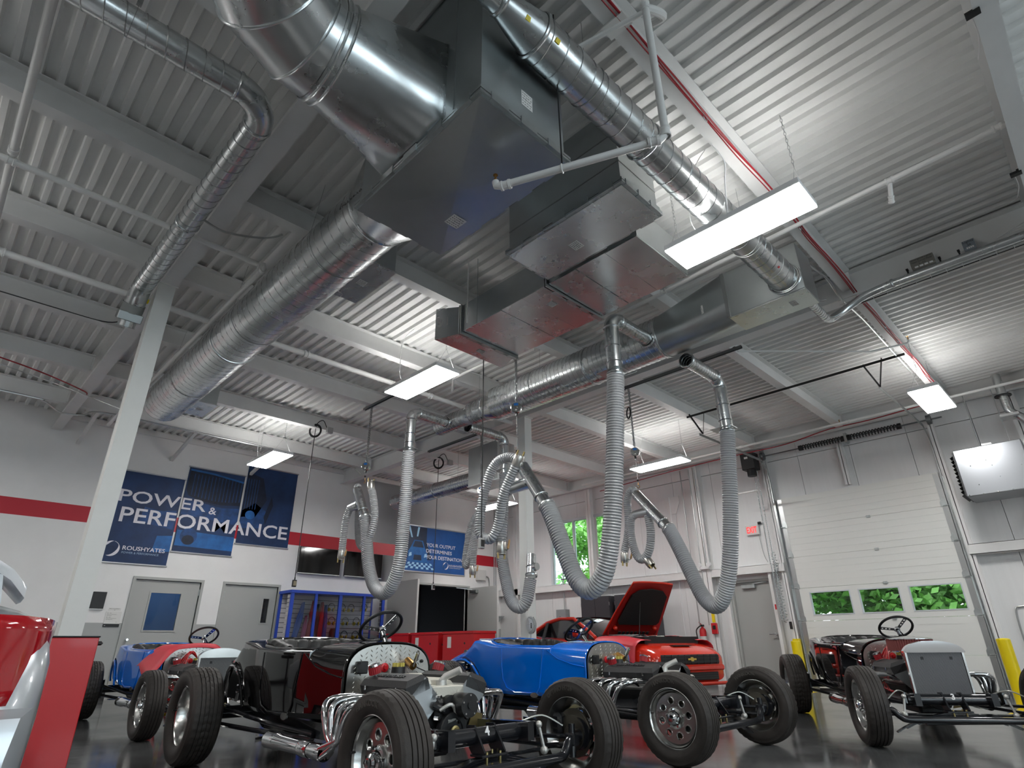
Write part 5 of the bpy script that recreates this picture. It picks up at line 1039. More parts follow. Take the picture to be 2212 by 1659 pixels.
# ================================================================ HOT RODS (local: x forward, y left, z up, origin below the front axle)
LB,RFW,WFW,RRW,WRW=2.77,.317,.19,.346,.24
MESH={}
def cached(key,fn):
    if key not in MESH: MESH[key]=fn()
    return MESH[key]
def lmesh(mb,name,m_,smooth=32):
    me=bpy.data.meshes.new(name); me.from_pydata([V(v) for v in mb.v],[],mb.f)
    bm=bmesh.new(); bm.from_mesh(me); bmesh.ops.remove_doubles(bm,verts=bm.verts,dist=1e-6); bmesh.ops.recalc_face_normals(bm,faces=bm.faces); bm.to_mesh(me); bm.free()
    if smooth: me.polygons.foreach_set('use_smooth',[True]*len(me.polygons)); me.set_sharp_from_angle(angle=R(smooth))
    me.materials.append(m_); return me
def tyre_mb(r,w,rim,rear=False,n=120):
    # profile from inner bead to outer bead (axis y), with circumferential grooves
    h=w/2; P=[(rim,-h*.72),(rim+.012,-h*.86),(rim+(r-rim)*.35,-h*.99),(rim+(r-rim)*.6,-h*1.0),(rim+(r-rim)*.62,-h*.985),(rim+(r-rim)*.82,-h*.95),(r-.016,-h*.86),(r-.007,-h*.80)]
    ng=5 if rear else 4; T=[]
    ws=[-.76+1.52*i/(ng+1) for i in range(ng+2)]
    for i in range(ng+1):
        a,b=ws[i],ws[i+1]; g=.035
        crown=lambda q: r-.010*q*q
        T+= [(crown(a),h*(a+g if i else a)),(crown(b),h*(b-g if i<ng else b))]
        if i<ng: T+= [(crown(b)-.008,h*(b-g)),(crown(b)-.008,h*(b+g))]
    P2=P+T+[(q,-y) for q,y in P[::-1]]
    rs=[]
    for q,y in P2: rs.append((q,y))
    m=MB(); k=len(rs); vs=[];fs=[]
    shoulder=r-.014
    for j in range(n):
        a=2*pi*j/n
        for q,y in rs:
            rr=q; sh=0
            if q>shoulder:
                if rear: sh=(.020*abs(((y/h)*3)%2-1))
                cut=(j%3==0)
                if cut and (abs(y)>h*.50 or rear): rr=q-.006
            aa=a+(sh/r)
            vs.append((rr*cos(aa),y,rr*sin(aa)))
    for j in range(n):
        for i in range(k-1): fs.append((j*k+i,j*k+i+1,((j+1)%n)*k+i+1,((j+1)%n)*k+i))
    m.add(vs,fs); return m
def rim_mb(rim,w,dish,rear=False):
    h=w/2*.78; yo=-h   # outer face toward -y
    m=MB(); P=[(rim+.004,yo-.004),(rim+.014,yo),(rim+.014,yo+.006),(rim+.004,yo+.012),(rim-.012,yo+.03),(rim-.018,yo+.05),(rim-.030,yo+dish),(rim-.034,0+.02),(rim-.014,h-.03),(rim+.012,h-.006),(rim+.014,h),(rim+.004,h+.002),(rim-.018,h-.03),(rim-.040,.02),(rim-.036,yo+dish+.012),(rim-.024,yo+.052),(rim-.010,yo+.02)]
    m.lathe(P,(0,0,0),(0,1,0),n=48); return m
def disc_mb(rim,y,holes,hr,hc,th=.018,oval=1.0):
    o=[((rim-.026)*cos(a),(rim-.026)*sin(a)) for a in [2*pi*k/64 for k in range(64)]]; hs=[]
    for i in range(holes):
        a0=2*pi*i/holes+.2; c=(hc*cos(a0),hc*sin(a0)); hs.append([(c[0]+hr*(cos(b)*cos(a0)-oval*sin(b)*sin(a0)),c[1]+hr*(cos(b)*sin(a0)+oval*sin(b)*cos(a0))) for b in [2*pi*k/18 for k in range(18)]])
    p=plate([o]+hs,th); m=MB(frame((0,y,0),(0,-1,0),(1,0,0))); m.add(p.v,p.f)
    # turned lips of the holes
    for i in range(holes):
        a0=2*pi*i/holes+.2; c=V((hc*cos(a0),hc*sin(a0),th/2)); ring_=[c+V((hr*(cos(b)*cos(a0)-oval*sin(b)*sin(a0)),hr*(cos(b)*sin(a0)+oval*sin(b)*cos(a0)),0)) for b in [2*pi*k/16 for k in range(16)]]; m.tube(ring_,.0045,n=5,closed=True)
    m.lathe([(.075,th/2),(.070,th/2+.012),(.052,th/2+.016),(.050,th/2+.006)],n=28); return m
def cap_mb(y):
    m=MB(frame((0,y,0),(0,-1,0))); m.lathe([(.046,.0),(.046,.03),(.040,.05),(.026,.058),(.024,.066),(0,.068)],n=22)
    for k in range(5): a=2*pi*k/5; m.cyl((.062*cos(a),.062*sin(a),.012),(.062*cos(a),.062*sin(a),.040),.011,.008,n=6)
    return m
def wheel(car,pos,side,rear=False,text=None,steer=0,brake=True,intext=None):
    """side -1: outer face toward -y"""
    r,w=(RRW,WRW) if rear else (RFW,WFW); rim=.205 if rear else .200
    M=Matrix.Translation(pos)@Matrix.Rotation(steer,4,'Z')
    if side>0: M=M@Matrix.Rotation(pi,4,'Z')
    k='r' if rear else 'f'
    ty=put('tyre',cached('tyre'+k,lambda:lmesh(tyre_mb(r,w,rim,rear),'tyre',RUB,38)),car,M)
    put('wheel_rim',cached('rim'+k,lambda:lmesh(rim_mb(rim,w,.10 if rear else .06,rear),'rim',ALU)),ty,Matrix.Identity(4))
    dy=-w/2*.78+(.125 if rear else .058)
    put('wheel_disc',cached('disc'+k,lambda:lmesh(disc_mb(rim-.004,dy,8,.025 if not rear else .023,.118,oval=1.0),'disc',ALU,25)),ty,Matrix.Identity(4))
    put('hub_cap',cached('cap'+k,lambda:lmesh(cap_mb(dy-.008),'cap',CHROME)),ty,Matrix.Identity(4))
    put('valve_stem',cached('valve'+k,lambda:lmesh(MB().cyl((-.168,-w/2*.78+.01,.03),(-.163,-w/2*.78-.022,.03),.006,n=8),'valve',BLK)),ty,Matrix.Identity(4))
    if brake:
        def bm_():
            m=MB(frame((0,.0,0),(0,1,0))); m.lathe([(.05,.02),(.135,.02),(.138,.024),(.138,.036),(.135,.040),(.10,.040),(.10,.06),(.05,.065),(.03,.09),(0,.09)],n=36); return m
        put('brake_disc',cached('brk'+k,lambda:lmesh(bm_(),'brake',mat('brake_iron',(.13,.12,.10),.4,.9))),ty,Matrix.Identity(4))
        m=MB(); m.box(.06,.14,.02,.10,-.02,.11,.02); put('brake_caliper',cached('cal'+k,lambda:lmesh(m,'caliper',FRB)),ty,Matrix.Identity(4))
    TX=mat('tyre_lettering',(.075,.068,.06),.6)
    for s,yy,sg,key in ((text,-w/2-.0005,-1,'o'),(intext,w/2+.0005,1,'i')):
        if s:
            Mt=frame((0,yy+sg*-.001,0),(0,sg,0),(-sg,0,0)); Mt=Mt
            def tm():
                q=text_mb(s,.026,frame((0,yy,0),(0,sg,0),(-sg,0,0)),width=.20 if len(s)<9 else .22,bold=.02,depth=.0022,align='CENTER',arcr=rim+.046); return lmesh(q,'lettering',TX,0)
            # sidewall follows the bulge: letters sit on its widest line
            put('sidewall_lettering',cached('tx'+k+key+s,tm),ty,Matrix.Rotation(R(-8 if sg<0 else 14),4,'Y'))
    return ty
XS=[-1.15,-1.22,-1.34,-1.45,-1.52,-1.521,-1.65,-1.85,-2.05,-2.25,-2.40,-2.48,-2.53,-2.56,-2.62,-2.72,-2.83,-2.95,-3.08,-3.20,-3.30,-3.37,-3.41]
def lerpt(T,x):
    T=sorted(T,reverse=True)
    if x>=T[0][0]:return T[0][1]
    for (a,p),(b,q) in zip(T,T[1:]):
        if b<=x<=a: return p+(q-p)*(a-x)/(a-b) if a!=b else q
    return T[-1][1]
TBW=[(-1.15,.355),(-1.34,.39),(-1.52,.445),(-1.7,.49),(-2.0,.525),(-2.35,.545),(-2.6,.54),(-2.85,.515),(-3.1,.46),(-3.25,.39),(-3.34,.30),(-3.41,.16)]
TBZT=[(-1.15,.855),(-1.34,.868),(-1.52,.865),(-1.521,.83),(-2.0,.835),(-2.25,.86),(-2.42,.895),(-2.56,.905),(-2.62,.88),(-2.72,.835),(-2.83,.80),(-2.95,.775),(-3.08,.745),(-3.2,.70),(-3.30,.65),(-3.37,.59),(-3.41,.53)]
TBZS=[(-1.15,.64),(-1.34,.67),(-1.52,.74),(-1.521,.79),(-2.25,.815),(-2.56,.86),(-2.62,.80),(-2.72,.73),(-2.95,.66),(-3.2,.58),(-3.41,.47)]
TBZB=[(-1.15,.365),(-2.2,.365),(-2.38,.40),(-2.47,.52),(-2.58,.63),(-2.72,.68),(-2.85,.68),(-3.0,.63),(-3.10,.54),(-3.16,.42),(-3.3,.40),(-3.41,.42)]
TYO=[(-1.52,0),(-1.521,.395),(-1.65,.43),(-2.0,.475),(-2.25,.475),(-2.40,.42),(-2.48,.33),(-2.53,.20),(-2.56,0)]
def body_section(x,s):
    b=lerpt(TBW,x);zt=lerpt(TBZT,x);zs=lerpt(TBZS,x);zb=lerpt(TBZB,x); lower=[(b*.78,zb),(b*.93,zb+.012),(b*.985,zb+.045)]
    P=[(s*q,z) for q,z in lower]+[(s*b,zb+.045+(zs-zb-.045)*k/4) for k in range(1,5)]
    return P
def top_section(x,s):
    b=lerpt(TBW,x);zt=lerpt(TBZT,x);zs=lerpt(TBZS,x);yo=lerpt(TYO,x) if -2.56<=x<=-1.5 else 0
    if x>=-1.52: yo=0
    P=[]; e=.72; tm=math.acos(min(1,max(0,(yo/b)**(1/e)))) if yo>0 else pi/2
    for k in range(11):
        th=tm*k/10; P.append((s*b*cos(th)**e if k<10 or yo>0 else 0,zs+(zt-zs)*max(0,sin(th))**e))
    return P
def hot_rod(label,loc,rz,paint,opt):
    car=thing('hot_rod',label,'car',loc,rz,'chassis roadsters'); B=MW[car.name]
    def p(mb,name,m_,parent=car,smooth=32,**kw):
        mb.v=[tuple(B@V(v)) for v in mb.v]; return mb.build(name,m_,parent,smooth,**kw)
    # ---- body
    m=MB()
    for s in (-1,1):
        m.rings([[(x,y,z) for y,z in body_section(x,s)+top_section(x,s)[1:]] for x in XS],closed=False)
    # under floor and tail closing
    for x0,x1 in zip(XS,XS[1:]):
        a,b=body_section(x0,1)[0],body_section(x1,1)[0]
        m.add([(x0,a[0],a[1]),(x0,-a[0],a[1]),(x1,-b[0],b[1]),(x1,b[0],b[1])],[(0,1,2,3)])
    x=XS[-1]; S=body_section(x,1)+top_section(x,1)[1:]; S2=[(-y,z) for y,z in S]; m.add([(x,y,z) for y,z in S]+[(x,y,z) for y,z in S2[::-1][1:]],[tuple(range(2*len(S)-1))])
    body=p(m,'body_shell',paint,smooth=28)
    # cockpit tub
    IN=[q for q in XS if -2.56<=q<=-1.521]; m=MB()
    for s in (-1,1): m.rings([[(q,s*max(.0,lerpt(TYO,q)),top_section(q,1)[-1][1]),(q,s*max(0,lerpt(TYO,q)-.012),.50)] for q in IN],closed=False)
    for q0,q1 in zip(IN,IN[1:]): a,b=max(0,lerpt(TYO,q0)-.012),max(0,lerpt(TYO,q1)-.012); m.add([(q0,a,.5),(q0,-a,.5),(q1,-b,.5),(q1,b,.5)],[(0,1,2,3)])
    m.add([(-1.521,-.40,.5),(-1.521,.40,.5),(-1.521,.40,.83),(-1.521,0,.865),(-1.521,-.40,.83)],[(0,1,2,3,4)])
    p(m,'cockpit_tub',BLK)
    P=[(q,-lerpt(TYO,q),top_section(q,1)[-1][1]+.002) for q in IN]; P=P+[(q,-y,z) for q,y,z in P[::-1][1:]]
    P+= [(-1.521,k*.1,.865-.035*abs(k)/4) for k in (3,2,1,0,-1,-2,-3)]
    p(MB().tube(P,.011,n=8,closed=True),'cockpit_rim',paint)
    # raised body beads: door outlines, arch bead, firewall edge
    for s in (-1,1):
        def side(x,z): return (x,s*(lerpt(TBW,x)+.001),z)
        p(MB().tube([side(-1.60,.80)]+[side(-1.60-.01*k,.78-.065*k) for k in range(6)]+[side(-1.68,.40)],.006,n=6),'door_bead',paint)
        p(MB().tube([side(-2.13,.80),side(-2.13,.65),side(-2.11,.52),side(-2.06,.44),side(-1.95,.40),side(-1.68,.40)],.006,n=6),'door_bead',paint)
        p(MB().tube([side(-1.155,.37),side(-1.155,.5),side(-1.155,.64)]+[(-1.155,y*1.005,z+.003) for y,z in top_section(-1.15,s)][1:],.008,n=6),'cowl_bead',paint)
        p(MB().tube([(x,s*(lerpt(TBW,x)+.004),max(lerpt(TBZB,x),.36)+.012) for x in [-2.36-.03*k for k in range(28)]],.012,n=8),'arch_bead',paint)
        p(MB().tube([side(x,lerpt(TBZS,x)-.005) for x in (-1.17,-1.3,-1.45,-1.56)],.005,n=6),'belt_bead',paint)
        m=MB(); m.cyl(side(-1.70,.385),(-1.70,s*(lerpt(TBW,-1.7)+.014),.385),.05,n=18); m.v=[(x,y,.385+(z-.385)*.45) for x,y,z in m.v]; p(m,'step_plate',ALU)
    # rear wheel-arch hollows
    # firewall
    S=[(y,z) for y,z in body_section(-1.15,1)]+top_section(-1.15,1)[1:]; S=[(y*.955,.365+(z-.365)*.975+.004) for y,z in S]; poly=S+[(-y,z) for y,z in S[::-1][1:]]
    FM=frame((-1.145,0,0),(1,0,0),(0,1,0)); DIA=mat('diamond_plate',(.60,.60,.57),.3,1,var=.08,vs=6)
    m=MB(FM); m.prism(poly,0,.006); fwl=p(m,'firewall',DIA)
    m=MB(FM)
    for i in range(-9,10):
        for j in range(0,17):
            cx,cz=i*.040,.385+j*.030+(.015 if i%2 else 0)
            inside=any(abs(cx)<q-.02 for q,z in S if z>cz) and abs(cx)<.955*(lerpt(TBW,-1.15) if cz<.64 else top_w(cz))-.022
            if not inside or cz>.835: continue
            a=R(45 if i%2 else -45); u=V((cos(a),sin(a),0));w=V((-sin(a),cos(a),0)); c=V((cx,cz,.006)); L,Wd=.016,.0045
            m.add([c-u*L,c+w*Wd,c+u*L,c-w*Wd,c+V((0,0,.0035))],[(0,1,4),(1,2,4),(2,3,4),(3,0,4)])
    p(m,'tread_pattern',DIA,fwl,0,kind='stuff')
    # firewall fittings
    m=MB(); m.box(-1.138,-1.10,-.27,-.20,.66,.74,.006); m.box(-1.12,-1.08,-.285,-.27,.67,.72); p(m,'fuse_block',BLK)
    m=MB(frame((-1.14,-.14,.695),(1,0,0))); m.lathe([(.014,0),(.014,.012),(0,.014)],n=12); p(m,'grommet',BLK)
    m=MB(frame((-1.14,-.05,.695),(1,0,0))); m.lathe([(.030,0),(.030,.012),(.018,.014),(.014,.03),(0,.03)],n=16); p(m,'red_terminal',REDP)
    m=MB(); m.cyl((-1.14,.15,.735),(-1.05,.14,.70),.028,n=14); p(m,'master_cylinder',BRASS); m=MB(); m.cyl((-1.05,.14,.70),(-.98,.13,.80),.010,n=10); m.cyl((-1.02,.135,.74),(-.985,.13,.79),.016,n=10); p(m,'cylinder_body',ALU)
    m=MB(); m.tube([(-1.12,.15,.72),(-1.08,.22,.68),(-1.06,.28,.655)],.004,n=6); p(m,'brake_line',BLK)
    p(MB().ball((-1.13,.27,.73),.012,8,6),'bolt_head',BLK)
    # ---- seat
    n=96; rs=[]
    def cont(f):
        a=-pi*.5+pi*f; 
        if f<.22: t=f/.22; return V((-1.95-.33*t,-.455,0)),V((0,1,0))
        if f>.78: t=(1-f)/.22; return V((-1.95-.33*t,.455,0)),V((0,-1,0))
        t=(f-.22)/.56; an=pi*t; return V((-2.28-.24*sin(an),-.455*cos(an),0)),V((.75*sin(an),cos(an),0)).normalized()
    for i in range(n+1):
        f=i/n; c,nn=cont(f); off=.022*abs(sin(f*pi*16)); k=[]
        zt=.895 if .2<f<.8 else .845+.05*min(f,1-f)/.2
        for d,z in ((.0,zt-.035),(.012,zt-.012),(.035,zt),(.06,zt-.006),(.075,zt-.03),(.085,zt-.1),(.095,zt-.2),(.11,.52)):
            k.append(c+nn*(d+off*(1 if d>.01 else 0))+V((0,0,z+off*.25)))
        rs.append(k)
    p(MB().rings(rs,closed=False),'seat_back',LEA,smooth=50)
    p(MB().box(-2.3,-1.85,-.40,.40,.5,.62,.05),'seat_cushion',LEA)
    # ---- steering wheel
    c=V((-1.70,.24,.985)); ax=V((-.62,0,.78)).normalized(); M=frame(c,ax,(0,1,0)); RR=.175
    if opt.get('wheel',1):
        m=MB(); m.tube([M@V((RR*cos(a),RR*sin(a),0)) for a in [2*pi*k/40 for k in range(40)]],.0135,n=8,closed=True); sw=p(m,'steering_wheel',BLK)
        SPK=mat(opt.get('spoke','steel_spoke'),(.55,.56,.57) if 'blue' not in opt.get('spoke','') else (.02,.10,.5),.25,.9)
        for k in range(3):
            a=-pi/2+2*pi*k/3+.5; u=V((cos(a),sin(a),0)); w_=V((-sin(a),cos(a),0)); hs=[]
            for q in range(3): cc=.075+.035*q; hs.append([(cc+.010*cos(b),.010*sin(b)) for b in [2*pi*z/12 for z in range(12)]])
            pl=plate([[(.03,-.018),(RR-.008,-.022),(RR-.008,.022),(.03,.018)]]+hs,.004); Q=M@Matrix(((u.x,w_.x,0,0),(u.y,w_.y,0,0),(0,0,1,-.03+.0),(0,0,0,1)))
            q=MB(); q.v=[tuple(Q@V((x,y,z+.03*(x-.03)/RR))) for x,y,z in pl.v]; q.f=pl.f; p(q,'spoke',SPK,sw)
        p(MB(M).lathe([(.03,-.045),(.036,-.03),(.03,-.015),(0,-.012)],n=20),'wheel_hub',CHROME,sw)
        p(MB().cyl(c-ax*.05,(-1.35,.24,.985-.45*.95),.018,n=12),'steering_column',CHROME)
    # ---- chassis
    for s in (-1,1):
        m=MB(); q=[(.0,s*.30,.36),(-.9,s*.30,.33),(-1.3,s*.31,.30),(-2.35,s*.34,.30),(-2.6,s*.36,.42),(-3.0,s*.36,.46)]
        for a,b in zip(q,q[1:]): m.bar(a,b,.10,.05,x=(0,0,1))
        p(m,'frame_rail',FRB)
        p(MB().tube([(-2.75,s*.62,.28),(-2.2,s*.50,.26),(-1.5,s*.36,.25)],.017,n=10),'radius_rod',FRB); p(MB().tube([(-2.75,s*.62,.40),(-2.1,s*.46,.32),(-1.5,s*.36,.28)],.017,n=10),'radius_rod',FRB)
        m=MB(); m.prism([(-.05,-.14),(.06,-.12),(.05,.10),(-.04,.12)],-.012,.012,frame((-2.77,s*.60,.34),(0,1,0),(1,0,0))); p(m,'axle_bracket',FRB)
        p(MB().tube([(-2.77,s*.42,.42),(-2.9,s*.36,.78)],.03,n=12),'coil_over_shock',FRB); m=MB(); m.tube([(-2.775-.12*i/72+.045*cos(2*pi*i/12),s*(.42-.05*i/72)+.045*sin(2*pi*i/12),.46+.28*i/72) for i in range(73)],.007,n=5); p(m,'coil_spring',CHROME)
        p(MB().tube([(.06,s*.60,.25),(-.4,s*.42,.27),(-1.15,s*.31,.30)],.013,n=10),'front_radius_rod',FRB); p(MB().tube([(.06,s*.60,.31),(-.4,s*.42,.30),(-1.15,s*.31,.31)],.013,n=10),'front_radius_rod',FRB)
        # steering arm, links, kingpin
        m=MB(); m.cyl((.06,s*.60,.20),(.06,s*.60,.38),.022,n=12); m.box(.02,.10,s*.60-.03,s*.60+.03,.26,.33,.01); p(m,'kingpin',FRB)
        m=MB(); m.bar((.06,s*.60,.27),(-.10,s*.55,.25),.03,.02); p(m,'steering_arm',FRB)
        m=MB(); m.tube([(-.03,s*.40,.375),(-.02,s*.43,.25)],.010,n=8); m.ball((-.03,s*.40,.385),.020,10,8); m.ball((-.02,s*.43,.245),.024,10,8); p(m,'shock_link',CAST)
        p(MB().tube(smoothpath([(-.12,s*.34,.40),(-.04,s*.44,.43),(.03,s*.55,.37)],6),.005,n=6),'brake_hose',mat('braided_hose',(.5,.5,.46),.4,.8))
        m=MB(); m.cyl((.06,s*.60,.30),(.06,s*(.70),.317),.03,.04,n=14); m.cyl((.05,s*.67,.317),(.05,s*.715,.317),.09,n=24); p(m,'spindle',FRB)
    m=MB(); m.cyl((-.10,-.36,.355),(-.10,.36,.355),.046,n=24); ct=p(m,'crossmember_tube',FRB)
    for s in (-1,1): m=MB(); m.prism([(-.06,-.06),(.05,-.055),(.06,.03),(-.04,.055)],-.006,.006,frame((-.09,s*.385,.36),(0,1,0),(1,0,0))); p(m,'tube_end_bracket',FRB)
    for s in (-1,1):
        m=MB(); m.prism([(-.05,.05),(.02,.055),(.115,-.075),(.105,-.09),(.0,-.085),(-.05,-.03)],-.006,.006,frame((-.10,s*.075,.36),(0,-1,0),(1,0,0))); p(m,'spring_plate',FRB)
    m=MB(); m.box(-.09,.02,-.10,.10,.262,.275,.003); p(m,'spring_perch',FRB)
    for s in (-1,1):
        for xx in (-.07,.0): p(MB().cyl((xx,s*.05,.19),(xx,s*.05,.285),.007,n=8),'u_bolt',GOLD)
    for k,(hw,z) in enumerate(((.52,.0),(.44,-.012),(.34,-.024))):
        rs=[]
        for i in range(17):
            y=-hw+2*hw*i/16; zz=.255+z-.17*(y/.55)**2; rs.append([(-.055,y,zz),(-.005,y,zz),(-.005,y,zz+.009),(-.055,y,zz+.009)])
        p(MB().rings(rs),'spring_leaf',FRB)
    P=smoothpath([(.06,-.60,.30),(.075,-.55,.285),(.085,-.50,.235),(.09,-.44,.215),(.09,-.2,.215),(.09,.2,.215),(.09,.44,.215),(.085,.50,.235),(.075,.55,.285),(.06,.60,.30)],5)
    p(MB().tube(P,.027,n=16),'front_axle',FRB)
    p(MB().tube([(-.12,-.56,.235),(-.12,.56,.235)],.012,n=10),'tie_rod',FRB); p(MB().tube([(.0,.35,.19),(.03,-.30,.18)],.012,n=10),'drag_link',FRB)
    for yy in (-.56,.56): p(MB().ball((-.12,yy,.235),.02,8,6),'rod_end',CAST)
    num=opt.get('num')
    if num: p(text_mb(num,.045,frame((-.052,.0,.36),(.95,0,.3),(0,1,0)),bold=.03,depth=.002,align='CENTER'),'painted_number',WHT,ct,0)
    p(MB().cyl((-2.77,-.62,.346),(-2.77,.62,.346),.045,n=18),'rear_axle',FRB); p(MB().lathe([(0,-.16),(.09,-.13),(.13,-.04),(.13,.04),(.09,.13),(0,.16)],(-2.77,0,.35),(1,0,0),n=22),'differential',FRB)
    m=MB(); m.rings([[(-1.2,y*w_,z) for y,z in ((-.14,.24),(.14,.24),(.18,.36),(.12,.48),(-.12,.48),(-.18,.36))] for w_ in (1,)]+[[(-1.75,y*.7,.30+(z-.36)*.6) for y,z in ((-.14,.24),(.14,.24),(.18,.36),(.12,.48),(-.12,.48),(-.18,.36))]]); p(m,'gearbox',BLK); p(MB().cyl((-1.75,0,.30),(-2.66,0,.35),.04,n=14),'drive_shaft',FRB)
    p(MB().box(-2.0,-1.6,-.25,.25,.25,.33,.03),'floor_pan',BLK)
    # ---- engine
    eb=MB(); eb.rings([[(x,y,z) for y,z in ((-.12,.26),(.12,.26),(.20,.38),(.22,.44),(.10,.56),(-.10,.56),(-.22,.44),(-.20,.38))] for x in (-1.08,-.47)]); eng=p(eb,'engine_block',BLK,smooth=20)
    MB_=MB(); MB_.box(-1.0,-.55,-.12,.12,.20,.27,.02); p(MB_,'oil_pan',BLK,eng)
    for s in (-1,1):
        # cylinder head, 45 degree bank
        A=Matrix.Translation((-.72,s*.17,.525))@Matrix.Rotation(s*R(-45),4,'X')
        m=MB(A); m.box(-.27,.27,-.075,.075,-.05,.05,.006); p(m,'cylinder_head',CAST,eng)
        m=MB(A); m.box(.272,.28,-.085,.085,-.09,.10,.003); p(m,'head_end_plate',mat('plate_steel',(.55,.58,.60),.3,.9),eng)
        A2=Matrix.Translation((-.71,s*.235,.605))@Matrix.Rotation(s*R(-18),4,'X'); hh=.042 if not opt.get('low') else .035
        m=MB(A2); h2=hh
        m.rings([[(-.27,-.085,-h2),(.27,-.085,-h2),(.27,.085,-h2),(-.27,.085,-h2)],[(-.27,-.085,h2*.5),(.27,-.085,h2*.5),(.27,.085,h2*.5),(-.27,.085,h2*.5)],[(-.255,-.055,h2+.01),(.255,-.055,h2+.01),(.255,.055,h2+.01),(-.255,.055,h2+.01)]]); vc=p(m,'valve_cover',VALV,eng,smooth=12)
        for xx in (-.09,.09): p(MB(A2).box(xx-.008,xx+.008,-.0865,.0865,-h2,h2*.5),'cover_rib',VALV,vc)
        if opt.get('stroker'):
            for ln in (1,): p(text_mb('383 STROKER',.030,A2@frame((-.0,-s*.0+(-.012),h2+.0095),(0,0,1),(1,0,0) if s<0 else (-1,0,0)),width=.30,bold=.03,depth=.005,align='CENTER'),'cover_lettering',mat('cover_lettering_grey',(.30,.30,.31) if opt['stroker']==2 else (.04,.04,.042),.4,.3),vc,0)
        m=MB(A2@Matrix.Translation((-.20,0,h2+.01))@Matrix.Rotation(R(0),4,'X')); m.lathe([(.012,0),(.012,.012),(.036,.014)],n=18); m.lathe([(.036,.060),(.042,.062),(.040,.075),(.02,.080),(0,.081)],n=24); br=p(m,'breather_cap',CHROME,eng)
        m=MB(A2@Matrix.Translation((-.20,0,h2+.01))); n_=36; m.rings([[((.038 if k%2 else .041)*cos(2*pi*k/n_),(.038 if k%2 else .041)*sin(2*pi*k/n_),z) for k in range(n_)] for z in (.014,.062)]); p(m,'breather_filter',mat('filter_red',(.33,.008,.015),.5),br,0)
        for xx in (-.9,-.54): p(MB().cyl((xx,s*.33,.575),(xx,s*.33,.60),.008,n=8),'cover_bolt',CHROME,eng)
        # headers: four primaries to a collector, then the side pipe
        m0=[-.92,-.79,-.65,-.52]
        col=V((-.80,s*.60,.255))
        for k,xx in enumerate(m0):
            P=smoothpath([(xx,s*.24,.50),(xx,s*.34,.535),(xx-.02,s*.52,.535),(xx-.04+(-.72-xx)*.25,s*.595,.49),(-.72+.05*k-.12,s*.60,.36),(-.72+.015*k-.04,s*(.60),.29+.012*k),(-.86,s*(.60+.022*(k%2*2-1)),.255+.022*(1 if k>1 else -1))],5)
            p(MB().tube(P,.021,n=12),'header_pipe',CHROME,eng)
        p(MB().box(-.98,-.46,s*.235-.006,s*.235+.006,.47,.53,.004),'header_flange',CAST,eng)
        m=MB(frame((-.84,s*.60,.255),(-1,0,0))); m.lathe([(.046,0),(.046,.10),(.042,.14),(.042,.18)],n=22); m.lathe([(.045,.18),(.047,.19),(.047,.30),(.045,.31)],n=22); m.lathe([(.042,.31),(.042,.62),(.050,.66),(.050,.74),(.052,.82),(.049,.82),(.046,.74),(.038,.62),(.038,.4)],n=22); p(m,'side_pipe',CHROME,eng)
    IM=mat('intake_cream',(.62,.60,.53),.5,.3,bump=.1,bs=80)
    m=MB(); m.rings([[(x,y,z) for y,z in ((-.14,.53),(.14,.53),(.10,.60),(-.10,.60))] for x in (-1.0,-.46)]); m.box(-.90,-.60,-.085,.085,.59,.64,.012); m.box(-.93,-.86,-.10,.10,.6,.66,.01)
    for s in (-1,1):
        for xx in (-.88,-.72,-.58): m.tube([(xx,s*.05,.61),(xx,s*.11,.60),(xx,s*.15,.56)],.026,n=8)
    im=p(m,'intake_manifold',IM,eng)
    m=MB(); m.box(-.455,-.44,-.13,.13,.535,.60,.006); m.cyl((-.445,-.08,.565),(-.437,-.08,.565),.012,n=10); m.cyl((-.445,.08,.565),(-.437,.08,.565),.012,n=10); p(m,'intake_front_wall',IM,eng)
    m=MB(); m.cyl((-.53,.01,.60),(-.53,.01,.63),.035,n=14); m.tube([(-.53,.01,.62),(-.51,.03,.65),(-.46,.07,.675),(-.43,.09,.69)],.022,n=12); p(m,'water_neck',CAST,eng)
    m=MB(); m.cyl((-1.03,.0,.56),(-1.03,0,.63),.035,n=14); m.cyl((-1.03,0,.63),(-1.03,0,.70),.052,.046,n=18); ds=p(m,'distributor',BLK,eng)
    m=MB(); 
    for k in range(8): a=2*pi*k/8; m.cyl((-1.03+.036*cos(a),.036*sin(a),.70),(-1.03+.036*cos(a),.036*sin(a),.725),.008,n=6)
    p(m,'distributor_terminals',mat('terminal_yellow',(.6,.5,.1),.5),ds,kind='stuff')
    m=MB(); m.box(-.47,-.42,-.10,.10,.41,.53,.02); m.cyl((-.45,.0,.50),(-.40,.0,.50),.05,n=16); m.tube([(-.43,-.12,.50),(-.40,-.06,.47),(-.42,0,.45)],.02,n=10); p(m,'timing_cover',BLK,eng)
    m=MB(); m.cyl((-.41,.06,.495),(-.29,.06,.495),.068,n=28); wp=p(m,'water_pump_motor',mat('pump_black',(.015,.015,.016),.35,coat=.3),eng)
    m=MB(); m.cyl((-.29,.06,.495),(-.28,.06,.495),.02,n=14); p(m,'pump_shaft',BLK,wp)
    for k in range(5): a=2*pi*k/5+.3; p(MB().cyl((-.29,.06+.056*cos(a),.495+.056*sin(a)),(-.284,.06+.056*cos(a),.495+.056*sin(a)),.006,n=6),'pump_bolt',CHROME,wp)
    for q in ((-.42,-.10,.54),(-.42,-.07,.47),(-.42,-.11,.43),(-.40,-.02,.42),(-.40,.03,.405),(-.41,.10,.42)): p(MB().cyl(q,(q[0]+.03,q[1]+.01,q[2]),.014,n=8),'bolt_head',CHROME,eng)
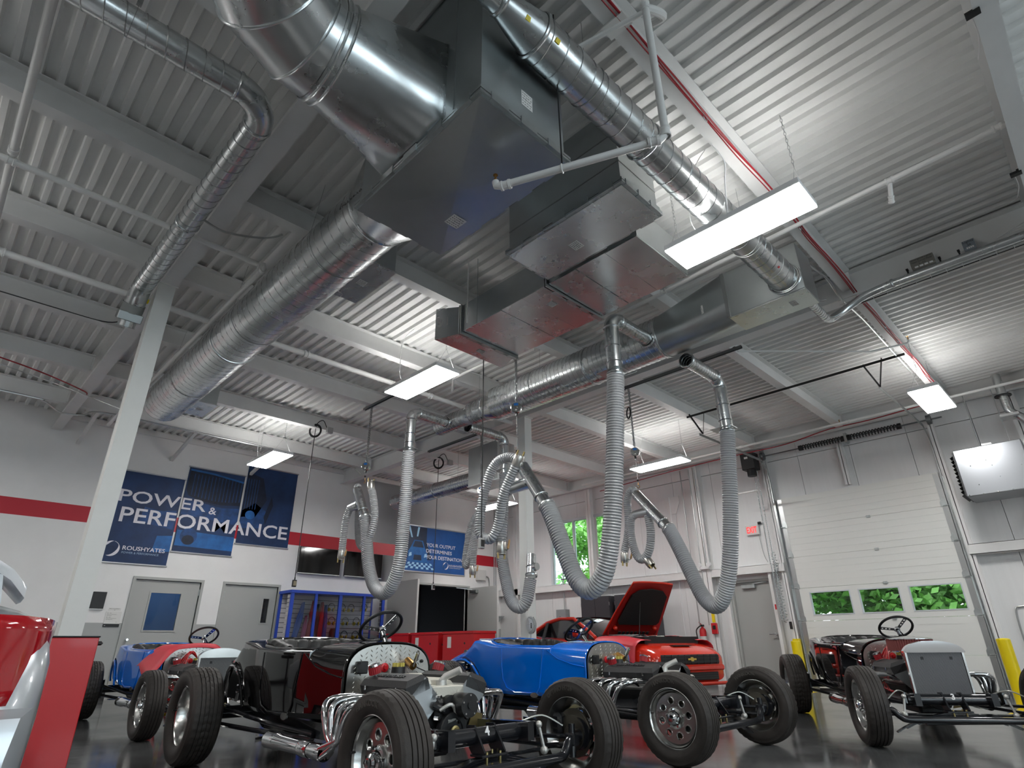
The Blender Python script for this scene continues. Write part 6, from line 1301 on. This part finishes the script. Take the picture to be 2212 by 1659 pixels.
    m=MB(); m.tube(smoothpath([(-.40,-.09,.47),(-.36,-.03,.50),(-.38,.02,.43),(-.37,-.05,.41)],6),.011,n=8); p(m,'coolant_fitting',CAST,eng)
    m=MB(frame((-.42,0,.355),(1,0,0))); m.lathe([(.10,0),(.103,.01),(.103,.05),(.098,.055),(.07,.055),(.065,.045),(.03,.045),(.028,.065),(0,.065)],n=36)
    dm=p(m,'crank_damper',BLK,eng); m=MB(frame((-.36,0,.355),(1,0,0))); m.lathe([(.032,0),(.032,.008),(.02,.010),(.018,.018),(.0,.018)],n=20); p(m,'crank_bolt',GOLD,dm)
    m=MB(); m.prism([(-.08,-.10),(.10,-.08),(.13,.06),(.02,.08)],0,.006,frame((-.46,.20,.36),(1,.25,0),(0,1,0))); p(m,'mount_plate',GOLD,eng)
    for s in (-1,1): m=MB(); m.box(-.70,-.55,s*.20-.05,s*.20+.05,.30,.40,.01); p(m,'engine_mount',FRB,eng)
    if opt.get('radiator'):
        # tall aluminium radiator with rounded header tank, and the pleated air cleaner
        rx=-.20; zb,zt=.345,.735; hw=.245
        m=MB(); m.box(rx-.04,rx+.0,-hw,-hw+.016,zb,zt); m.box(rx-.04,rx,hw-.016,hw,zb,zt); rad=p(m,'radiator_frame',ALU)
        p(MB().box(rx-.03,rx-.012,-hw+.016,hw-.016,zb,zt),'radiator_core',mat('radiator_core_dark',(.035,.035,.037),.6,.3),rad)
        m=MB(); N_=52
        for i in range(N_): y=-hw+.02+(2*hw-.04)*(i+.5)/N_; m.box(rx-.012,rx-.006,y-.0022,y+.0022,zb,zt)
        p(m,'radiator_tubes',mat('radiator_fin_grey',(.26,.26,.265),.5,.6),rad,0,kind='stuff')
        S=[(-hw-.01,0),(hw+.01,0),(hw+.01,.012)]+[((hw)*cos(pi*k/16),.015+.085*sin(pi*k/16)) for k in range(1,16)]+[(-hw-.01,.012)]
        m=MB(); m.prism(S,-.05,.012,frame((rx-.0,0,zt),(1,0,0),(0,1,0))); p(m,'header_tank',CHROME if opt['radiator']==1 else ALU,rad,smooth=20)
        for yy in (-.11,.13): p(MB().box(rx-.008,rx-.003,yy-.012,yy+.012,zt-.06,zt-.035),'core_plug',BLK,rad)
        p(MB().box(rx-.05,rx+.01,-hw,hw,zb-.015,zb),'radiator_foot',FRB,rad)
        if opt.get('cleaner'):
            c=(-.72,0,.775); n_=110; FR=mat('filter_pleats',(.22,.055,.05),.6); m=MB(); m.rings([[(c[0]+(.205 if k%2 else .193)*cos(2*pi*k/n_),(.205 if k%2 else .193)*sin(2*pi*k/n_),z) for k in range(n_)] for z in (.745,.85)]); ac=p(m,'air_filter',FR,eng,0)
            p(MB().lathe([(.208,0),(.208,.006),(.17,.014),(.05,.03),(.02,.034),(0,.034)],(c[0],0,.85),(0,0,1),n=40),'filter_lid',CHROME,ac); p(MB().lathe([(.208,0),(.208,-.006),(.1,-.012),(.1,-.05),(0,-.05)],(c[0],0,.745),(0,0,1),n=40),'filter_base',CHROME,ac)
            p(MB().box(-.82,-.62,-.07,.07,.63,.70,.01),'carburettor',CAST,eng)
        else: p(MB().box(-.82,-.62,-.07,.07,.63,.70,.01),'carburettor',CAST,eng)
        q=random.Random(2)
        for k in range(7): p(MB().tube(smoothpath([(-1.03,.0,.72),(-.98+.04*q.random(),-.08-.05*q.random(),.78+.03*q.random()),(-.85-.05*k+.1,-.22,.64),(-.9+.07*k,-.26,.52)],6),.006,n=6),'plug_wire',mat('red_wire',(.5,.01,.015),.4),eng)
        for k in range(4): p(MB().tube(smoothpath([(-1.1,-.2,.45),(-.9+.1*k,-.3,.42-.02*k),(-.6+.05*k,-.33,.40),(-.5,-.3,.36)],6),.005,n=6),'red_harness',MATS['red_wire'],eng)
        p(MB().tube(smoothpath([(-.5,-.05,.62),(-.40,-.16,.66),(-.26,-.20,.68)],6),.02,n=10),'upper_hose',mat('hose_blue',(.03,.08,.45),.4),eng)
    # ---- wheels
    st=opt.get('steer',0)
    wheel(car,(0,-.72,RFW),-1,text='HANKOOK',intext='OPTIMO H724',steer=st); wheel(car,(0,.72,RFW),1,text='HANKOOK',intext=opt.get('intext','OPTIMO H724'),steer=st)
    wheel(car,(-LB,-.775,RRW),-1,True); wheel(car,(-LB,.775,RRW),1,True)
    return car
def top_w(z):
    P=top_section(-1.15,1); 
    for (a,b),(c,d) in zip(P,P[1:]):
        if b<=z<=d: return (a+(c-a)*(z-b)/max(1e-6,d-b))/.355*.355
    return 0
hot_rod('black roadster chassis nearest the camera, bare engine, number 4 on its front tube',(2.623,2.815,0),R(-91.6),BLKP,dict(num='4',stroker=1))
hot_rod('bright blue roadster chassis in the middle, bare engine with lettered covers',(5.17,2.73,0),R(-90),BLUP,dict(stroker=2,spoke='blue_spoke',intext='HANKOOK'))
hot_rod('black roadster chassis at right with aluminium radiator and round air filter',(6.80,1.371,0),R(-147.5),BLKP,dict(radiator=1,cleaner=1,num='3'))
hot_rod('blue roadster at far left with a radiator and a red cover over its cowl',(2.80,7.397,0),R(-90.9),BLUP,dict(radiator=2,spoke='blue_spoke'))
# red cover lying on the far blue roadster's cowl
COVR=mat('red_vinyl_cover',(.72,.055,.075),.45,bump=.08,bs=6)
t=thing('fender_cover','red vinyl cover draped over the far blue roadster cowl','cover',(2.8,8.7,.85)); rs=[]
Mx=Matrix.Translation((2.80,7.397,0))@Matrix.Rotation(R(-90.9),4,'Z')
for i in range(25):
    f=i/24; r=[]
    for x in (-1.60,-1.5,-1.35,-1.2,-1.12,-1.08):
        y=-.52+1.04*f; b=lerpt(TBW,max(min(x,-1.15),-1.5))+.012; k=abs(y)/b
        z=.885-.012*(x<-1.5) - (.215*max(0,k-.55)**2*3.2 if k<1.05 else .17+.6*(k-1.05)); z+= -.012*sin(f*9)*(x>-1.2) - (.05*(1 if x>-1.1 else 0))
        r.append(Mx@V((x,y,z)))
    rs.append(r)
m=MB(); m.rings(rs,closed=False); o=m.build('cover_sheet',COVR,t); o.modifiers.new('thick','SOLIDIFY').thickness=.004
t=thing('cardboard_box','open brown cardboard box inside the far blue roadster','box',(2.75,9.5,.6)); c=Mx@V((-2.0,-.05,.6))
CARD=mat('cardboard',(.42,.29,.15),.7); m=MB(Mx)
m.box(-2.12,-1.72,-.30,.12,.5,.84); o=m.build('carton',CARD,t); m=MB(Mx); m.add([(-1.72,-.3,.84),(-1.72,.12,.84),(-1.62,.12,.87),(-1.62,-.3,.87)],[(0,1,2,3)]); m.build('flap',CARD,t,smooth=0)
# jack stands under the far blue car, tool trolley beside it
def jackstand(x,y,label,h=.30):
    t=thing('jack_stand',label,'jack stand',(x,y,0),0,'red jack stands'); 
    for sx in (-1,1):
        for sy in (-1,1): MB().bar((x+sx*.11,y+sy*.11,0.0),(x+sx*.03,y+sy*.03,h*.75),.035,.008).build('leg',REDP,t)
    MB().box(x-.04,x+.04,y-.04,y+.04,h*.6,h*.8).build('collar',REDP,t); MB().cyl((x,y,h*.5),(x,y,h),.02,n=12).build('ratchet_post',YEL,t); MB().box(x-.05,x+.05,y-.02,y+.02,h,h+.02).build('saddle',REDP,t)
jackstand(2.45,8.05,'red jack stand beside the far blue roadster'); jackstand(3.15,9.9,'second red jack stand behind the far blue roadster')
t=thing('floor_tools','small dark tool lying on the floor behind the black roadster wheel','tool',(2.9,6.6,0)); MB().bar((2.88,6.55,.012),(3.10,6.70,.012),.02,.012).build('tool_shaft',BLK,t); MB().bar((2.93,6.62,.012),(2.98,6.56,.012),.02,.012).build('tool_head',BLK,t)
# ---- tall red tool cabinet at far left (we see its narrow side)
t=thing('tool_cabinet','tall red tool cabinet standing on casters behind the silver car','cabinet',(.75,5.5,0))
y0,y1=4.98,5.55; x1=1.015; x0=.40
MB().box(x0,x1,y0,y1,.125,.905,.004).build('carcass',REDP,t); MB().box(x0-.005,x1+.005,y0-.005,y1+.005,.905,.915,.003).build('top_mat',BLK,t)
for i,(a,b) in enumerate(((.14,.33),(.34,.48),(.49,.61),(.62,.73),(.74,.82),(.83,.895))): d=MB().box(x0+.02,x1-.02,y1,y1+.015,a,b,.003).build('drawer',REDP,t); MB().box(x0+.04,x1-.04,y1+.015,y1+.03,b-.03,b-.015).build('drawer_pull',ALU,d)
for xx in (x0+.06,x1-.06):
    for yy in (y0+.07,y1-.07):
        MB().lathe([(0,-.02),(.055,-.02),(.062,-.012),(.062,.012),(.055,.02),(0,.02)],(xx,yy,.062),(1,.3,0),n=20).build('caster_wheel',RUB,t); m=MB(); m.box(xx-.03,xx+.03,yy-.03,yy+.03,.112,.125); m.bar((xx-.028,yy,.12),(xx-.028,yy,.05),.035,.004,x=(0,1,0)); m.bar((xx+.028,yy,.12),(xx+.028,yy,.05),.035,.004,x=(0,1,0)); m.build('caster_fork',CHROME,t)
t=thing('trolley_cushion','black padded creeper pad sticking out behind the red tool cabinet','pad',(1.10,5.75,.80)); MB().box(1.00,1.17,5.75,6.1,.80,.85,.02).build('pad',LEA,t); MB().box(1.0,1.2,5.72,5.98,.86,.89,.012).build('pad_upper',LEA,t); MB().bar((1.08,5.9,0),(1.08,5.9,.80),.03,.03).build('stand_post',BLK,t)
# ================================================================ CARS
def carloft(car,B,secs,name,m_,parent=None,smooth=30,caps=True):
    m=MB(B); m.rings(secs,True,caps); return m.build(name,m_,parent or car,smooth)
def sect(x,hw,zb,zt,n=28,e=.42,tw=1.0):
    """closed superellipse section; tw narrows the top"""
    r=[]
    for k in range(n):
        a=2*pi*k/n; c,s=cos(a),sin(a); y=hw*math.copysign(abs(c)**e,c); z=(zb+zt)/2+(zt-zb)/2*math.copysign(abs(s)**e,s)
        f=(z-zb)/(zt-zb); r.append((x,y*(1-(1-tw)*f),z))
    return r
# --- orange sports coupe with its hood open
car=thing('sports_car','orange-red sports coupe with its hood open, by the lockers','car',(10.05,5.75,0),R(-104),None); B=MW[car.name]
# local: x forward, origin under the front bumper's centre
S=[(-4.80,.62,.45,.80),(-4.76,.80,.34,.96),(-4.6,.88,.28,1.04),(-4.2,.93,.24,1.05),(-3.6,.95,.22,1.0),(-2.6,.94,.22,.96),(-1.7,.94,.22,.95),(-1.2,.95,.22,.93),(-.6,.94,.22,.88),(-.3,.92,.20,.82),(-.14,.88,.20,.76),(-.06,.84,.22,.70),(-.02,.78,.30,.66)]
body=carloft(car,B,[sect(x,hw,zb,zt,e=.36) for x,hw,zb,zt in S],'body_shell',CAMP,smooth=35)
# glasshouse
G=[(-4.25,.62,1.06,.55),(-3.95,.66,1.17,.6),(-3.5,.68,1.30,.62),(-3.0,.69,1.365,.64),(-2.55,.69,1.35,.64),(-2.2,.72,1.22,.66),(-1.9,.76,1.08,.72),(-1.65,.80,.95,.78)]
def gsec(x,hb,zt,ht): return [(x,-hb,.93),(x,-ht,zt-.03),(x,-ht*.8,zt),(x,0,zt+.012),(x,ht*.8,zt),(x,ht,zt-.03),(x,hb,.93)]
m=MB(B); m.rings([gsec(*g) for g in G],True,True); m.build('glasshouse',mat('car_glass',(.012,.016,.018),.03,coat=1),car,30)
m=MB(B); rf=[g for g in G if g[0]<=-2.5]
m.rings([[(x,-ht-.004,zt-.028),(x,-ht*.8,zt+.006),(x,0,zt+.018),(x,ht*.8,zt+.006),(x,ht+.004,zt-.028)] for x,hb,zt,ht in rf],closed=False); m.build('roof_skin',CAMP,car,30)
for s in (-1,1):
    m=MB(B)
    P=[(-1.62,s*.80,.95),(-1.9,s*.745,1.08),(-2.2,s*.69,1.20),(-2.5,s*.65,1.325),(-3.0,s*.655,1.345),(-3.5,s*.64,1.28),(-3.95,s*.62,1.15),(-4.3,s*.62,1.03)]
    m.tube(P,.035,n=8); m.build('roof_pillar',CAMP,car); m=MB(B); m.bar((-3.35,s*.86,.95),(-3.45,s*.66,1.27),.10,.02,x=(1,0,0)); m.build('door_pillar',BLK,car)
    m=MB(B); m.box(-2.05,-1.85,s*.98-.07,s*.98+.07,.97,1.09,.03); m.build('door_mirror',CAMP,car)
    for wx in (-.98,-3.83):
        m=MB(B); m.lathe([(.0,-.12),(.25,-.12),(.26,-.11),(.355,-.10),(.365,-.06),(.365,.10),(.26,.12),(.25,.08),(0,.06)],(wx,s*.84,.365),(0,1,0) if s<0 else (0,-1,0),n=36); m.build('tyre',RUB,car)
        m=MB(B)
        for k in range(5): a=2*pi*k/5; m.bar((wx,s*.965,.365),(wx+.23*cos(a),s*.955,.365+.23*sin(a)),.06,.02,x=(cos(a+pi/2),0,sin(a+pi/2)))
        m.lathe([(.235,-.01),(.255,-.012),(.255,.02),(.235,.02)],(wx,s*.955,.365),(0,1,0),n=32); m.build('wheel_rim',ALU,car)
    m=MB(B); m.cyl((-.14,s*.735,.585),(-.06,s*.72,.585),.055,n=18); m.build('headlamp',CHROME,car)
# nose: grille, emblem, intake, lip, fogs
m=MB(B); m.box(-.06,.0,-.70,.70,.50,.66,.02); m.build('grille_opening',BLK,car)
GR=mat('grille_bar',(.03,.03,.032),.35)
for z in (.545,.60): MB(B).box(-.01,.008,-.69,.69,z-.006,z+.006).build('grille_bar',GR,car)
for i in range(9): MB(B).box(-.01,.006,-.62+i*.155-.005,-.62+i*.155+.005,.505,.655).build('grille_bar',GR,car)
m=MB(frame(B@V((.012,0,.585)),B.to_3x3()@V((1,0,.05)),B.to_3x3()@V((0,1,0)))); m.prism([(-.10,-.014),(-.035,-.014),(-.025,-.032),(.04,-.032),(.03,-.014),(.10,-.014),(.10,.014),(.035,.014),(.025,.032),(-.04,.032),(-.03,.014),(-.10,.014)],0,.008); m.build('bowtie_emblem',mat('emblem_gold',(.75,.52,.12),.25,.9),car,0)
MB(B).box(-.03,.015,-.80,.80,.40,.49,.03).build('bumper_bar',CAMP,car); MB(B).box(-.02,.012,-.62,.62,.25,.38,.01).build('lower_intake',BLK,car)
for k in range(3): MB(B).box(.008,.018,-.6,.6,.275+k*.035,.285+k*.035).build('intake_bar',GR,car)
MB(B).box(-.25,.035,-.86,.86,.17,.225,.02).build('front_lip',CAMP,car)
MB(B).box(-.30,-.18,-.22,.22,.795,.812).build('nose_slot',BLK,car)
# engine bay and the raised hood
m=MB(B); m.box(-1.45,-.42,-.66,.66,.80,.952); m.build('engine_bay',mat('bay_black',(.006,.006,.007),.5),car)
q=random.Random(9)
for k in range(16): x=-1.3+q.random()*.8;y=-.55+1.1*q.random(); MB(B).box(x,x+.12,y,y+.1,.9,.955+.02*q.random(),.01).build('bay_part',(BLK,FLANGE,BLK,CAST)[k%4],car)
A=B@Matrix.Translation((-1.52,0,.98))@Matrix.Rotation(R(-50),4,'Y')      # hood hinged at the windscreen, rising forward
def hood(x,dz): f=x/1.22; w=.70-.13*f-.06*f*f; return [(x,w*(k/6-1),dz+.035*(1-(k/6-1)**2)-.03*f*f) for k in range(13)]
m=MB(A); m.rings([hood(x,.03) for x in (0,.2,.5,.8,1.05,1.18,1.22)],closed=False); o=m.build('hood_panel',CAMP,car); o.modifiers.new('thick','SOLIDIFY').thickness=.012
HUN=mat('hood_underside_red',(.30,.010,.008),.4,coat=.3)
m=MB(A); m.rings([[(x,y*.97,z-.03) for x,y,z in hood(x,.03)] for x in (.02,.2,.5,.8,1.05,1.17,1.2)],closed=False); m.build('hood_liner_frame',HUN,car)
m=MB(A); m.prism([(.30,-.47),(.36,-.52),(.95,-.44),(1.06,-.30),(1.10,0),(1.06,.30),(.95,.44),(.36,.52),(.30,.47)],-.055,-.025); m.build('hood_insulation',mat('insulation_black',(.008,.007,.007),.8,bump=.3,bs=60),car)
m=MB(A)
for k in range(8): y=-.36+k*.103; m.box(.06,.13,y-.035,y+.035,-.035,-.02,.006)
m.build('hood_slots',BLK,car,kind='stuff')
for s in (-1,1): m=MB(A); m.ball((.20,s*.50,-.02),.045,12,8); m.build('hood_dimple',CAMP,car)
MB().tube([B@V((-.95,-.30,.95)),A@V((.82,-.18,-.04))],.008,n=6).build('prop_rod',BLK,car)
for s in (-1,1): MB().tube([B@V((-1.50,s*.60,.95)),A@V((.12,s*.62,0))],.014,n=6).build('hood_hinge',HUN,car)
MB(B).box(-1.62,-1.42,-.72,.72,.945,.965,.006).build('cowl_grille',BLK,car)
for s in (-1,1): MB(B).tube([(-1.56,s*.1,.975),(-1.75,s*.55,1.01)],.008,n=5).build('wiper',BLK,car)
MB(B).ball((-3.9,0,1.19),.03,8,6).build('roof_antenna',BLK,car)
for s in (-1,1): MB(B).box(-3.1,-2.75,s*.35-.22,s*.35+.22,.75,1.18,.08).build('seat',BLK,car)
# red covers on both front fenders
for s in (-1,1):
    t=thing('fender_cover',{-1:'red vinyl cover with white lettering on the near fender of the orange car',1:'red vinyl cover on the far fender of the orange car'}[s],'cover',tuple(B@V((-.9,s*.9,.6)))); rs=[]
    for i in range(13):
        x=-1.50+1.16*i/12; r=[]; hw=.955; zt=.94-.10*max(0,(x+1.0))/.8; ln=.33-.02*sin(i)+.02*(i>9)
        for y,z in ((.58,zt+.035),(.70,zt+.04),(.82,zt+.028),(.90,zt-.01),(.955,zt-.06),(.972,zt-.14),(.985+.012*sin(i*1.3),zt-.24),(.995+.018*sin(i*1.3),zt-ln-.05)): r.append(B@V((x,s*y,z)))
        rs.append(r)
    m=MB(); m.rings(rs,closed=False); o=m.build('cover_sheet',COVR,t); o.modifiers.new('thick','SOLIDIFY').thickness=.003
    if s<0:
        F=lambda x,z: frame(B@V((x,-.998,z)),B.to_3x3()@V((0,-1,.12)),B.to_3x3()@V((1,0,-.05)))
        for i,q_ in enumerate(('UNIVERSAL','TECHNICAL','INSTITUTE')): text_mb(q_,.026,F(-.66,.775-i*.034),width=.17,bold=.02,depth=.001).build('lettering',WHT,t,smooth=0)
        pl=plate([[(-.03,.045),(.03,.045),(.034,.0),(.026,-.03),(0,-.045),(-.026,-.03),(-.034,0)],[(-.012,.03),(-.012,-.015),(.0,-.025),(.012,-.015),(.012,.03),(.006,.03),(.006,-.01),(0,-.014),(-.006,-.01),(-.006,.03)]],.001); Q=F(-.73,.755); q2=MB(); q2.v=[tuple(Q@V(v)) for v in pl.v]; q2.f=pl.f; q2.build('shield_emblem',WHT,t,smooth=0)
        text_mb('Snap-on',.035,F(-1.12,.84),width=.20,bold=.03,depth=.001).build('lettering',WHT,t,smooth=0)
# --- silver saloon at the left edge, seen from behind its right rear corner
car=thing('silver_car','silver car at the left edge with a rear spoiler and red tail lamp','car',(-.36,2.62,0),R(97),None); B=MW[car.name]
# local: x forward from the rear bumper, y left
S=[(-.02,.62,.36,.62),(.0,.74,.30,.68),(.05,.80,.27,.88),(.12,.83,.25,.97),(.25,.855,.24,1.005),(.6,.87,.22,1.02),(1.3,.885,.20,1.0),(2.4,.885,.20,.98),(3.3,.88,.22,.95),(4.0,.86,.24,.86),(4.5,.78,.28,.74),(4.62,.6,.36,.62)]
carloft(car,B,[sect(x,hw,zb,zt,e=.40,n=36) for x,hw,zb,zt in S],'body_shell',SILP,smooth=40)
G=[(.55,.64,1.04,.54),(.9,.66,1.20,.55),(1.3,.67,1.36,.56),(1.8,.68,1.435,.57),(2.4,.68,1.42,.57),(2.9,.71,1.24,.60),(3.4,.76,.99,.70)]
def gs2(x,hb,zt,ht): return [(x,-hb,.97),(x,-ht,zt-.04),(x,-ht*.8,zt),(x,0,zt+.012),(x,ht*.8,zt),(x,ht,zt-.04),(x,hb,.97)]
MB(B).rings([gs2(*g) for g in G]).build('glasshouse',MATS['car_glass'],car,30)
m=MB(B); m.rings([[(x,-ht-.005,zt-.035),(x,-ht*.8,zt+.008),(x,0,zt+.02),(x,ht*.8,zt+.008),(x,ht+.005,zt-.035)] for x,hb,zt,ht in G[2:5]],closed=False); m.build('roof_skin',SILP,car,30)
for s in (-1,1):
    m=MB(B); m.rings([[(x0,s*(hb+.012),.98),(x0,s*(ht+.012),zt-.02),(x0,s*(ht-.07),zt+.012),(x0+.02,s*(hb-.10),.98)] for x0,hb,zt,ht in ((.50,.66,1.03,.56),(.75,.665,1.13,.56),(1.0,.67,1.245,.56),(1.3,.67,1.365,.57))]); m.build('rear_pillar',SILP,car,40)
    m=MB(B); m.tube([(1.0,s*.672,1.0),(1.22,s*.60,1.30),(1.8,s*.585,1.40),(2.4,s*.585,1.385),(3.3,s*.76,1.0)],.012,n=6); m.build('window_trim',CHROME,car)
    for wx in (.95,3.65): m=MB(B); m.lathe([(0,-.1),(.24,-.1),(.31,-.09),(.32,-.05),(.32,.09),(.24,.1),(0,.06)],(wx,s*.80,.32),(0,1,0) if s<0 else (0,-1,0),n=36); m.build('tyre',RUB,car)
TLR=mat('tail_lens_red',(.42,.006,.012),.08,coat=1); TLD=mat('tail_lens_dark',(.10,.003,.006),.15,coat=1)
def wrap(s,z0,z1,n=12,off=.012,u0=0.,u1=1.):
    """strip following the body's rear corner between the trunk edge and the flank"""
    rs=[]
    for i in range(n+1):
        f=u0+(u1-u0)*i/n; a=f*pi/2
        r=[]
        for k in range(7):
            z=z0+(z1-z0)*k/6; 
            # body corner: rear face at x=0.05 to the flank, blended like the section's superellipse
            e=.5; bx=.02+.02*(z-.65)/.3; hw=.80
            y=-(.50+(hw-.50)*sin(a)**.8)-off*sin(a); x=bx+.34*(1-cos(a))**1.1-off*cos(a)-.0
            r.append((x,s*-y*-1 if s>0 else y,z-.02*(1-cos(a))))
        rs.append(r)
    return rs
for s in (-1,):
    m=MB(B); m.rings(wrap(s,.665,.94,off=.03),closed=False); o=m.build('tail_lamp',TLR,car); o.modifiers.new('thick','SOLIDIFY').thickness=-.03
    m=MB(B); m.rings(wrap(s,.695,.775,off=.034,u0=.0,u1=.78),closed=False); m.build('lower_lens',mat('tail_lens_pink',(.55,.05,.06),.1,coat=1),o)
    P=[]; W=wrap(s,.69,.78,off=.036,u0=0,u1=.80); P=[r[0] for r in W]+[W[-1][3]]+[r[-1] for r in W[::-1]]; MB(B).tube(P,.005,n=6).build('chrome_surround',CHROME,o)
    m=MB(B); m.cyl((-.018,-.50,.735),(-.03,-.50,.735),.05,n=20); m.build('reversing_lamp',mat('clear_lens',(.5,.52,.52),.1),o); m=MB(B); m.tube([(-.03,-.50+.05*cos(a),.735+.05*sin(a)) for a in [i*pi/10 for i in range(20)]],.006,n=6,closed=True); m.build('lamp_ring',CHROME,o)
    m=MB(B); m.cyl((-.018,-.52,.90),(-.026,-.52,.90),.03,n=18); m.build('bulb_reflector',TLD,o)
for i in range(2): m=MB(B); m.box(-.03,.03,-.76+.0,-.45,.84+.02*i,.848+.02*i); 
m=MB(B); m.rings([[(.0,-.78,.655),(.0,.78,.655)],[(-.05,-.74,.63),(-.05,.74,.63)],[(-.08,-.72,.52),(-.08,.72,.52)],[(-.07,-.72,.40),(-.07,.72,.40)],[(-.02,-.70,.30),(-.02,.70,.30)]],closed=False); m.build('bumper_skin',SILP,car,40)
# spoiler on the boot lid: blade with drooping ends
rs=[]
for i in range(25):
    f=i/12-1; y=.69*f; dr=.10*max(0,abs(f)-.78)/.22; k=dr*dr*8
    cx,cz=.16-.10*(1-abs(f)**3)*0, 1.115-.02*abs(f)-k*1.1
    w_,h_=.085*(1-.45*max(0,abs(f)-.8)/.2),.022
    rs.append([(cx-w_+.01,y,cz+.018),(cx-w_*.8,y,cz+h_+.012),(cx,y,cz+h_),(cx+w_,y,cz-.012),(cx+w_*.8,y,cz-h_),(cx-w_*.3,y,cz-.018),(cx-w_*.9,y,cz-.004)])
MB(B).rings(rs).build('spoiler_blade',SILP,car,45)
for s in (-1,1): m=MB(B); m.rings([[(.08,s*.50,.98),(.30,s*.50,1.0),(.30,s*.62,1.0),(.08,s*.62,.98)],[(.10,s*.52,1.10),(.24,s*.52,1.11),(.24,s*.60,1.11),(.10,s*.60,1.10)]]); m.build('spoiler_foot',SILP,car)
m=MB(B); m.tube([(.30,-.64,1.026),(.12,-.60,1.0),(.03,-.56,.965),(.03,-.55,.90)],.005,n=6); m.build('boot_gap',BLK,car)
